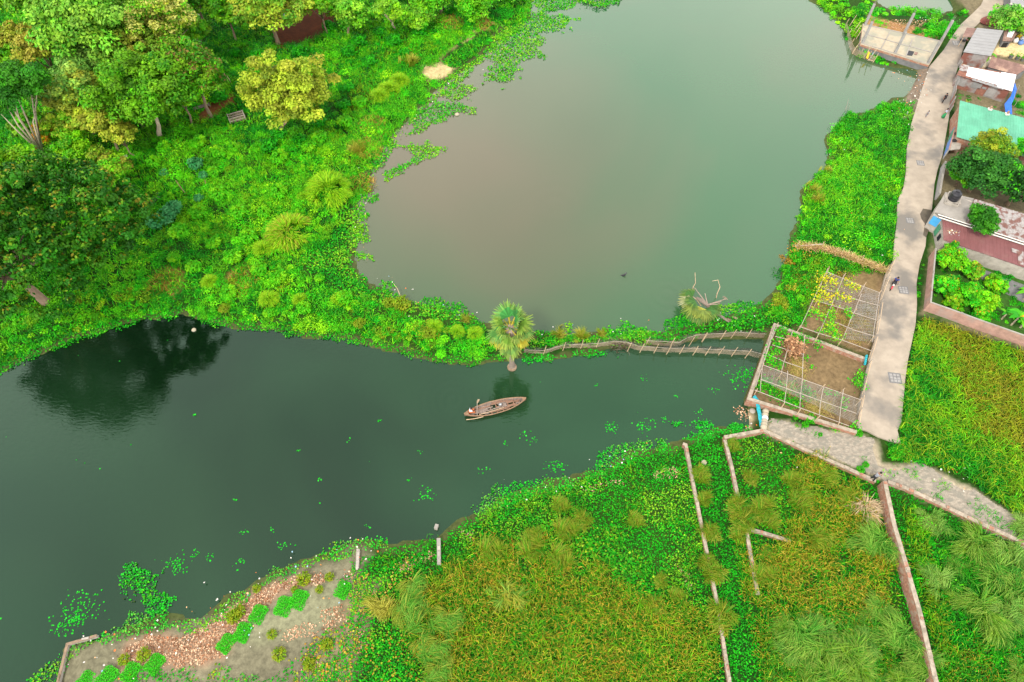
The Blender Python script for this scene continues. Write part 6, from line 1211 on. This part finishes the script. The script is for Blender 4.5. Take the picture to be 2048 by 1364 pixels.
# ================================================================== VILLAGE BUILDINGS
def Z3(a): return P(a[0], a[1], a[2])
def shell(parent, pts, z1, m, name='wall', z0=.6, inset=.25):
    """walls under a roof outline (world xy), each side its own storey-high slab"""
    p = grow(np.array([q[:2] for q in pts]), -inset); b = MB(); n = len(p); z1 = np.broadcast_to(z1, n)
    b.prism(p, z0, z1, M[m]); return b.build(name, parent=parent), p
def facepanel(parent, a, c, f0, f1, z0, z1, m, name, off=.03, th=.04):
    """panel on the outer face of the wall a->c (outward is to the right of a->c)"""
    a = np.array(a[:2]); c = np.array(c[:2]); d = (c-a); L = np.linalg.norm(d); d /= L; n = np.array((d[1], -d[0])); p = a+d*L*f0; q = a+d*L*f1
    b = MB(); b.prism([p+n*(off-.02), q+n*(off-.02), q+n*(off+th), p+n*(off+th)], z0, z1, M[m]); return b.build(name, parent=parent)
# grey roofed shed with a brown awning
t = thing('tin_shed', 'shed with a plain grey tin roof on the right of the lane', 'shed', P(1955,90,.9)); TL, TR, BR_, BL_ = [Z3(q) for q in ((1954,55.5,3.2),(2007,61,3.7),(1982,112,3.7),(1926.5,104,3.2))]
b = MB(); b.sheet((BL_, TL, TR, BR_), M['tin_grey'], .8, .035); b.build('roof', parent=t); shell(t, [BL_, BR_, TR, TL], [3.1,3.55,3.55,3.1], 'tin_patch')
b = MB(); b.sheet([Z3(q) for q in ((1925,73,2.7),(1934,55,2.7),(1953,56.5,3.0),(1943.5,74.5,3.0))], M['tin_brown'], .5, .03); aw = b.build('awning', parent=t); b = MB()
for q in ((1928,73,2.68),(1936,57,2.68)): p = Z3(q); b.tube([(p[0], p[1], .9), p], .05, 6, M['bamboo'])
b.build('awning_post', parent=aw)
# yard slab, brown roof, silver roofed shack
t = thing('cement_yard', 'raised ochre cement yard below the grey roofed shed', 'yard slab', P(1950,120,.9)); b = MB(); b.prism([P(a, c, 1.35)[:2] for a, c in ((1934,107),(1983,114),(1976,134),(1922,129))], .6, 1.35, M['yellow_floor']); b.build('floor_slab', parent=t)
b = MB(); b.wall([P(1933,108,1.35), P(1921.5,129.5,1.35)], .14, .6, 1.75, M['plaster'], M['concrete']); b.build('parapet', parent=t)
t = thing('brown_roof_shed', 'low shed with a streaked brown tin roof beside the ochre yard', 'shed', P(2010,135,.9)); C4 = [Z3(q) for q in ((1976,134,2.3),(2033,150,2.3),(2060,133,2.9),(1984,113,2.9))]
b = MB(); b.sheet(C4, M['tin_brown'], .5, .03); b.build('roof', parent=t); shell(t, C4, [2.15,2.15,2.7,2.7], 'plaster_dark')
t = thing('silver_roof_shack', 'shack with a bright silver tin roof and rusty patchwork walls', 'shack', P(1970,170,.9)); C4 = [Z3(q) for q in ((1914.5,150,2.9),(2022.5,183,2.9),(2031,149.5,3.4),(1922,129.5,3.4))]
b = MB(); b.sheet(C4, M['rust'], .4, .03); b.build('roof', parent=t)
def sub4(C, u0, u1, v0, v1, lift=.07):
    f = lambda u, v: (C[0]*(1-u)+C[1]*u)*(1-v)+(C[3]*(1-u)+C[2]*u)*v+np.array((0,0,lift)); return (f(u0,v0), f(u1,v0), f(u1,v1), f(u0,v1))
b = MB(); b.sheet(sub4(C4,.15,.74,.12,.90), M['tin_white'], .8, .02); b.sheet(sub4(C4,.742,1.01,.0,.985), M['tin_white'], .8, .02); b.build('roof_sheet', parent=t)
b = MB(); b.sheet(sub4(C4,.28,.86,-.06,.10,.03), M['tin_grey'], .6, .02); b.build('eave_sheet', parent=t)
b = MB(); b.sheet(sub4(C4,.0,.15,.42,1.0,.09), M['tin_rust'], .4, .02); b.build('patch_sheet', parent=t)
w, p = shell(t, C4, [2.75,2.75,3.2,3.2], 'tin_patch')
for f0, f1, z0, z1, m in ((.02,.2,1.4,2.5,'plaster'),(.03,.3,.8,1.35,'rust'),(.32,.5,1.7,2.6,'tin_grey'),(.45,.62,.8,1.9,'rust'),(.63,.8,1.1,2.3,'plaster'),(.80,.97,.9,2.0,'tin_patch'),(.52,.6,2.0,2.3,'tin_grey')): facepanel(t, p[0], p[1], f0, f1, z0, z1, m, 'wall_panel')
# lane side tin fence by the shacks
t = thing('tin_fence', 'patched fence of old tin sheets and planks along the lane before the shacks', 'fence', P(1905,200,.9)); L = [P(a, c, ZR) for a, c in ((1912,150),(1905,185),(1899,212),(1897,228))]
for i in range(3):
    for k in range(3):
        a = L[i]*(1-k/3)+L[i+1]*k/3; c = L[i]*(1-(k+.94)/3)+L[i+1]*(k+.94)/3; b = MB(); b.wall([a, c], .05, .8, ZR+random.uniform(1.2,1.8), M[random.choice(['rust','plaster','tin_patch','tin_brown','plaster'])]); b.build('fence_panel', parent=t)
# blue tarpaulin behind the shack
t = thing('tarpaulin', 'bright blue tarpaulin hung between the silver roofed shack and green roof', 'tarpaulin', P(2020,210,.9)); b = MB(); r0 = [Z3(q) for q in ((2030,165,3.2),(2022,192,2.4),(2009,208,2.2),(2011,224,2.0))]; r1 = [Z3(q) for q in ((2034,178,2.6),(2027,200,2.3),(2023,208,2.3),(2024.5,229,2.1))]
b.add(r0+r1, [[i, i+1, 5+i, 4+i] for i in range(3)], M['blue']); b.build('sheet', parent=t)
for a, c in (((2027,199,.8),(2039,171,3.6)),((2024,217,.8),(2036,200,2.8)),((2030,230,.8),(2034,226,2.4))): b = MB(); pole(b, Z3(a), Z3(c), .05, 'bamboo_pale'); b.build('pole', parent=t)
# green roofed house
t = thing('green_roof_house', 'brick house with a ribbed light green tin roof beside the lane', 'house', P(1950,260,.9)); C4 = [Z3(q) for q in ((1913,274,3.3),(2130,337,3.3),(2130,258,4.0),(1920,201,4.0))]
b = MB(); b.sheet(C4, M['tin_green'], .34, .04); rf = b.build('roof', parent=t)
for u, v in ((.29,.97),(.455,.965)):
    c = sub4(C4, u, u, v, v, 0)[0]; b = MB(); b.box((c[0], c[1], c[2]+.02), .5, .45, .16, -.2, M['white']); b.box((c[0], c[1], c[2]+.18), .22, .22, .35, -.2, M['brick']); b.build('column_stub', parent=rf)
w, p = shell(t, C4, [3.15,3.15,3.8,3.8], 'brick', inset=.3)
lw = (P(1910,238,ZR), P(1887,316,ZR)); b = MB(); b.wall(lw, .14, .6, 2.5, M['plaster'], M['pink']); fw = b.build('front_wall', parent=t)
for f0, f1, m in ((.05,.14,'plaster_dark'),(.16,.42,'blue_paint'),(.45,.62,'green_paint'),(.65,.97,'blue_paint')): facepanel(fw, lw[0], lw[1], f0, f1, 1.1, 2.3, m, 'shutter', .06)
for f in (.13,.43,.63,.8): 
    q = lw[0]*(1-f)+lw[1]*f; b = MB(); b.box((q[0]+.35, q[1], 2.52), .5, .35, .22, 0, M['black']); b.build('bundle', parent=fw)
b = MB(); b.prism([lw[0][:2]+np.array((.1,0)), lw[1][:2]+np.array((.1,0)), lw[1][:2]+np.array((1.6,.2)), lw[0][:2]+np.array((1.4,.2))], 2.3, 2.42, M['concrete_old']); b.build('porch_slab', parent=t)
# house with water tank
t = thing('tank_house', 'house with a grey flat roof, rusty and maroon tin roofs below the trees', 'house', P(1900,450,.9))
SL = [Z3(q) for q in ((1869,423,3.8),(1931,445,3.8),(1948,397,3.8),(1891,384,3.8))]
b = MB(); b.prism([q[:2] for q in SL], 3.6, 3.8, M['concrete']); b.build('flat_roof', parent=t)
CR_ = [Z3(q) for q in ((1931.5,446,3.75),(2140,512,3.75),(2140,455,4.2),(1949,397.5,4.2))]; b = MB(); b.sheet(CR_, M['tin_rust'], .5, .035); b.build('rusty_roof', parent=t)
CM = [Z3(q) for q in ((1887,480,2.85),(2140,566,2.85),(2140,521,3.35),(1884.5,439,3.35))]; b = MB(); b.sheet(CM, M['tin_maroon'], .42, .03); mr_ = b.build('maroon_roof', parent=t)
b = MB(); b.sheet(sub4(CM,.60,.645,.05,.7,.05), M['tin_rust'], .4, .02); b.sheet(sub4(CM,.55,.64,.5,.68,.09), M['tin_rust'], .4, .02); b.sheet(sub4(CM,.70,.73,.0,1,.05), M['tin_rust'], .4, .02); b.build('patch_sheet', parent=mr_)
for d_, m in ((0,'white'),(.45,'white')):
    b = MB(); g0 = Z3((1876,429,3.72)); g1 = Z3((2140,513.5,3.72)); v_ = np.array((.0,-d_,-.08*d_)); b.tube([g0+v_, g1+v_], .07, 6, M[m]); b.build('gutter', parent=t)
w, p = shell(t, [CM[0], CM[1], CR_[1], CR_[2], CR_[3], SL[3], SL[0], CM[3]], [2.7,2.7,3.5,3.9,3.9,3.55,3.55,3.1], 'concrete_old', inset=.12)
facepanel(t, p[6], p[7], .1, .9, 1.9, 3.2, 'sky_paint', 'shutter', .05); facepanel(t, p[7], p[0], .02, .30, 1.2, 2.6, 'green_paint', 'door', .05); facepanel(t, p[7], p[0], .5, .7, 1.6, 2.4, 'dark', 'window', .05)
b = MB(); c = [Z3(q) for q in ((1888,407,3.82),(1914,414,3.82),(1922,395,3.82),(1897,386,3.82))]; b.wall(c+[c[0]], .12, 3.81, 4.1, M['concrete_old']); b.build('parapet', parent=t)
k = Z3((1906,398,4.0)); tk = thing('water_tank', 'black ribbed plastic water tank standing on the flat roof', 'water tank', k); b = MB(); b.box((k[0], k[1], 3.805), 1.7, 1.5, .2, -.2, M['concrete_old']); b.build('stand', parent=tk)
b = MB(); b.lathe((k[0], k[1], 4.006), [(.62,0),(.62,.2),(.65,.22),(.65,.3),(.62,.32),(.62,.55),(.65,.57),(.65,.65),(.62,.67),(.62,.95),(.55,1.1),(.25,1.25)], 20, M['black']); b.build('drum', parent=tk, smooth=False); b = MB(); b.lathe((k[0], k[1], 5.255), [(.26,0),(.26,.1),(.1,.14)], 14, M['black']); b.build('lid', parent=tk)
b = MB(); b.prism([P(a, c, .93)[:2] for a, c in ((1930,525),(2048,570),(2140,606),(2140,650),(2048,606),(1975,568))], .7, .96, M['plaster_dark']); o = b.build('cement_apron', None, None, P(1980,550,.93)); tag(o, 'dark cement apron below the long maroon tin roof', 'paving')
b = MB(); q = sub4(CM,.09,.09,.55,.55,.1)[0]; lf = LF(); lf.leaves(q+rng.normal(size=(26,3))*np.array((.35,.2,.04)), np.array((0,0,1.0))+rng.normal(size=(26,3))*.3, rng.uniform(.12,.3,26), pick([A(235,225,205), A(205,170,130), A(160,150,150)], 26, .1), .8); o = lf.build('rag_heap', DRY, None, q); tag(o, 'small pale heap of rags lying on the maroon tin roof', 'rags')
# shack at the very top
t = thing('corner_shack', 'grey roofed shack with a white eave at the top right corner', 'shack', P(2045,5,.9)); C4 = [Z3(q) for q in ((2021,5,3.0),(2110,25,3.0),(2110,-25,3.6),(2022,-45,3.6))]
b = MB(); b.sheet(C4, M['tin_grey'], .6, .03); b.build('roof', parent=t); b = MB(); b.wall([C4[0], C4[1]], .12, 2.72, 2.98, M['white']); b.build('eave_board', parent=t); shell(t, C4, [2.9,2.9,3.4,3.4], 'plaster_dark')
# yard clutter
t = thing('junk_hut', 'ruined tin hut with a dark opening above the sandy yard', 'hut', P(2015,75,.9)); C4 = [Z3(q) for q in ((2005,82,2.0),(2024,83,2.0),(2036,64,2.3),(2010,58,2.3))]; b = MB(); b.sheet(C4, M['tin_brown'], .4, .03); b.build('roof', parent=t); w, p = shell(t, C4, [1.8,1.8,2.1,2.1], 'plaster_dark', inset=.15); facepanel(t, p[0], p[1], .2, .8, .9, 1.7, 'dark', 'opening')
b = MB(); b.sheet(sub4(C4,.3,.75,.35,1.1,.06), M['tin_white'], .4, .02); b.build('patch_sheet', parent=t)
for i, (px, py, m, lab) in enumerate(((2037,76,'cloth_yellow','yellow sack in the junk beside the ruined hut'),(2044,80,'cloth_white','white sack at the right edge of the junk row'),(2030,84,'trash','grey sack below the yellow sack'),(2040,88,'blue_paint','blue plastic sack in front of the junk row'))):
    c = P(px, py, .95); b = MB(); b.lathe(c, [(.25,-.1),(.42,.15),(.38,.45),(.15,.62),(.2,.7)], 9, M[m]); o = b.build('sack', None, None, c, True); tag(o, lab, 'sack', 'sacks beside the ruined hut')
for i, (px, py, lab) in enumerate(((2020,116,'leftmost planter on the sandy yard edge'),(2033,118.5,'middle planter on the sandy yard edge'),(2044,121,'rightmost planter on the sandy yard edge, with the fullest leaves'))):
    c = P(px, py, .95); tt = thing('planter', lab, 'planter', c, 'planters in the sandy yard'); b = MB(); b.lathe(c, [(.22,-.05),(.33,.4),(.36,.45),(.3,.45),(.26,.35)], 10, M['plaster_dark']); b.build('pot', parent=tt); lf = LF(); n = 40+25*i; lf.leaves(c+np.array((0,0,.65))+rng.normal(size=(n,3))*.2, updir(n, .3), rng.uniform(.12,.26,n), pick(G_MID, n, .15), .6); lf.build('leaves', VEG, tt)
t = P(1984,40,ZR); lf = None; b = MB(); n = 18; rings = [(1.0,.0),(.85,.16),(.6,.32),(.3,.44),(.06,.5)]; ax = P(2003,28,ZR)-P(1970,44,ZR); La = np.linalg.norm(ax)/2; an = math.atan2(ax[1], ax[0]); vs = []; fs = []
for r, z in rings:
    for k in range(n):
        a = 6.283*k/n; x = r*La*math.cos(a)*(1+.1*math.sin(3*a)); y = r*1.25*math.sin(a)*(1.0-.35*math.cos(a)); vs.append((t[0]+math.cos(an)*x-math.sin(an)*y, t[1]+math.sin(an)*x+math.cos(an)*y, ZR+z*1.2-.02))
for i in range(4):
    for k in range(n): fs.append([i*n+k, i*n+(k+1)%n, (i+1)*n+(k+1)%n, (i+1)*n+k])
fs.append(list(range(4*n, 5*n))); b.add(vs, fs, M['red_dust']); o = b.build('dust_heap', None, None, t, True); tag(o, 'long heap of dark red brick dust dumped on the lane', 'heap')
c = P(1926,80,ZR); b = MB(); b.lathe(c, [(.5,0),(.45,.12),(.2,.2)], 9, M['black']); b.box((c[0]+.4,c[1]-.05,ZR), .7, .3, .14, -.4, M['rust']); o = b.build('scrap_pile', None, None, c); tag(o, 'small dark scrap pile on the lane under the brown awning', 'scrap')

# ================================================================== COLUMNED FOUNDATION AT THE POND
zf = 1.35; t = thing('house_foundation', 'unfinished house foundation with bare concrete columns beside the pond', 'foundation', P(1790,90,.5)); FP = [P(a, c, zf)[:2] for a, c in ((1721,88),(1726,47),(1886,82),(1858,130))]
b = MB(); b.prism(FP, -.8, zf-.35, M['plaster_dark']); b.build('plinth', parent=t); b = MB(); b.prism(grow(np.array(FP), .04), zf-.348, zf-.06, M['brick']); b.build('brick_course', parent=t); b = MB(); b.prism(FP, zf-.058, zf, M['sand']); b.build('floor', parent=t)
for a, c in (((1727,61),(1736,70)),((1736,70),(1801,88)),((1801,88),(1867,106)),((1780,64),(1762,97)),((1824,80),(1812,112)),((1722,86),(1857,128)),((1727,49),(1884,83))):
    b = MB(); b.wall([P(*a, zf), P(*c, zf)], .16, zf-.01, zf+.07, M['concrete']); b.build('floor_ridge', parent=t)
for px, py in ((1725,86),(1790,106),(1856,126),(1730,50),(1807,69),(1882,83)):
    c = P(px, py, zf); cb = MB(); cb.box((c[0], c[1], -.6), .34, .34, 4.15+zf, -.2, M['plaster']); co_ = cb.build('column', parent=t); b = MB()
    for sx in (-.1, .1):
        for sy in (-.1, .1): b.tube([(c[0]+sx, c[1]+sy, 3.5+zf), (c[0]+sx+rng.normal()*.03, c[1]+sy, 4.3+zf)], .018, 4, M['iron'])
    b.build('rebar', parent=co_)
b = MB(); b.prism([P(a, c, zf)[:2] for a, c in ((1817,101),(1829,103.5),(1824,112),(1813,110.5))], zf+.002, zf+.03, M['dark']); b.build('pit_opening', parent=t); b = MB(); b.prism([P(a, c, zf)[:2] for a, c in ((1830,104.5),(1836,106),(1833,110.5),(1828,109))], zf+.002, zf+.08, M['tin_brown']); b.build('hatch', parent=t)
t = thing('washing_line', 'bamboo poles with orange and blue cloths hung out below the foundation', 'washing line', P(1735,115,.3))
for a, c in (((1704,108,.0),(1721,82,2.6)),((1727,116,.1),(1743,92,2.4)),((1737,121,.1),(1755,96,2.4)),((1713,102,.1),(1720,90,1.8))): b = MB(); pole(b, Z3(a), Z3(c), .055, 'bamboo'); b.build('pole', parent=t)
b = MB(); b.add([Z3(q) for q in ((1737,103,1.4),(1740,104,1.4),(1736,118,.4),(1732,116,.5))], [[0,1,2,3]], M['cloth_yellow']); b.build('orange_cloth', parent=t); b = MB(); b.add([Z3(q) for q in ((1746,105,1.5),(1748,106,1.5),(1742,117,.5),(1741,116,.6))], [[0,1,2,3]], M['cloth_blue']); b.build('blue_cloth', parent=t); b = MB(); pole(b, Z3((1736,119,.5)), Z3((1746,121,.5)), .05, 'bamboo'); b.build('rail', parent=t)
t = thing('shore_palisade', 'dark net and bamboo palisade along the pond shore left of the foundation', 'fence', P(1695,80,0)); L = [P(a, c, 0) for a, c in ((1688,55),(1693,75),(1698,95),(1704,108),(1716,114),(1732,120),(1745,125))]; b = MB()
for i in range(6): b.add([L[i]+np.array((0,0,-.4)), L[i+1]+np.array((0,0,-.4)), L[i+1]+np.array((.1,.1,1.0)), L[i]+np.array((.1,.1,1.0))], [[0,1,2,3]], M['net'])
b.build('net', parent=t)
for i in range(7): b = MB(); pole(b, L[i]+np.array((0,0,-.5)), L[i]+np.array((.3,.1,1.5)), .05, 'bamboo'); b.build('post', parent=t)
for i, (px, py) in enumerate(((1699,52),(1706,66),(1708,72),(1712,78))): b = MB(); p = G(px, py); pole(b, p, p+np.array((.5,.2,1.8)), .05, 'bamboo'); b.build('raking_pole', parent=t)

# ================================================================== GROVE FURNITURE
def bench(px, py, label, name, w, l, h, rz, slats, m='bamboo'):
    g = G(px, py); t = thing(name, label, 'bench', g); ca, sa = math.cos(rz), math.sin(rz)
    for x in (-l/2+.1, l/2-.1):
        for y in (-w/2+.08, w/2-.08): b = MB(); px_, py_ = g[0]+ca*x-sa*y, g[1]+sa*x+ca*y; b.tube([(px_, py_, g[2]-.2), (px_, py_, g[2]+h)], .05, 6, M[m]); b.build('leg', parent=t)
    b = MB()
    for i in range(slats):
        y = -w/2+w*(i+.5)/slats; b.box((g[0]-sa*y, g[1]+ca*y, g[2]+h+.005), l, w/slats*.8, .05, rz, M[m])
    b.build('slatted_top', parent=t)
bench(384, 36, 'large bamboo slat platform under the trees at the top left', 'bamboo_bench', 1.9, 2.4, .5, -.6, 7, 'bamboo_pale'); bench(253, 226, 'brown thatched mat platform in the grove left of the leaning trunk', 'bamboo_bench', 1.5, 2.2, .5, .4, 9, 'tin_brown'); bench(405, 217, 'narrow wooden bench lying on the bare earth patch right of the grove', 'wooden_bench', .7, 2.4, .35, .5, 3, 'wood_grey'); bench(242, 320, 'plank seat half hidden under the lime trees', 'wooden_bench', .5, 2.0, .35, .45, 2, 'bamboo_pale')
g = G(475, 239); t = thing('fenced_frame', 'small rectangular bamboo fence around a plot in the bank scrub', 'fence', g); rz = .45; ca, sa = math.cos(rz), math.sin(rz); C = [np.array((g[0]+ca*x-sa*y, g[1]+sa*x+ca*y, g[2])) for x, y in ((-1.1,-.55),(1.1,-.55),(1.1,.55),(-1.1,.55))]
for i in range(4):
    b = MB(); b.tube([C[i]-np.array((0,0,.2)), C[i]+np.array((0,0,.95))], .06, 6, M['bamboo_pale']); b.build('post', parent=t)
    for z in (.35, .8): b = MB(); pole(b, C[i]+np.array((0,0,z)), C[(i+1)%4]+np.array((0,0,z)), .05); b.build('rail', parent=t)
    b = MB(); q = C[i]; r = C[(i+1)%4]; b.add([q+np.array((0,0,.05)), r+np.array((0,0,.05)), r+np.array((0,0,.75)), q+np.array((0,0,.75))], [[0,1,2,3]], M['net']); b.build('netting', parent=t)
for px, py, lab in ((372,388,'tall orange brown stake standing in the scrub of the left bank'),(412,372,'short pair stake in the scrub right of the tall orange one')):
    p = G(px, py); b = MB(); pole(b, p, p+np.array((-.45 if px < 400 else .2, .1, 2.3 if px < 400 else 1.0)), .06, 'wood_rim'); o = b.build('garden_stake', None, None, p); tag(o, lab, 'stake')
for px, py, h, lab in ((458,165,1.6,'left stake of the stakes by the earth patch'),(463,167,1.4,'right stake of the stakes by the earth patch')):
    p = G(px, py); b = MB(); pole(b, p, p+np.array((-.2,0,h)), .05, 'bamboo'); o = b.build('garden_stake', None, None, p); tag(o, lab, 'stake')
for i, (px, py, m, w_, lab) in enumerate(((914,229,'sand',.7,'pale floating board on the water weed of the left shore'),(572,30,'blue_paint',.9,'blue sheet lying at the edge of the brown clearing'),(1408,925,'sand',.6,'pale sack lying between the two long low walls'),(1505,822,'concrete_old',.7,'stone lump beside the sandbags'),(388,660,'sand',.55,'round yellow float near the rain tree shore'))):
    p = G(px, py) if i in (1,2) else P(px, py, .05); b = MB(); b.lathe((p[0], p[1], p[2]-.08), [(w_*.4,0),(w_*.5,.12),(w_*.35,.25),(.05,.3)], 8, M[m]); o = b.build(['floating_board','plastic_sheet','sack','stone','float'][i], None, None, p); tag(o, lab, ['board','sheet','sack','stone','float'][i])
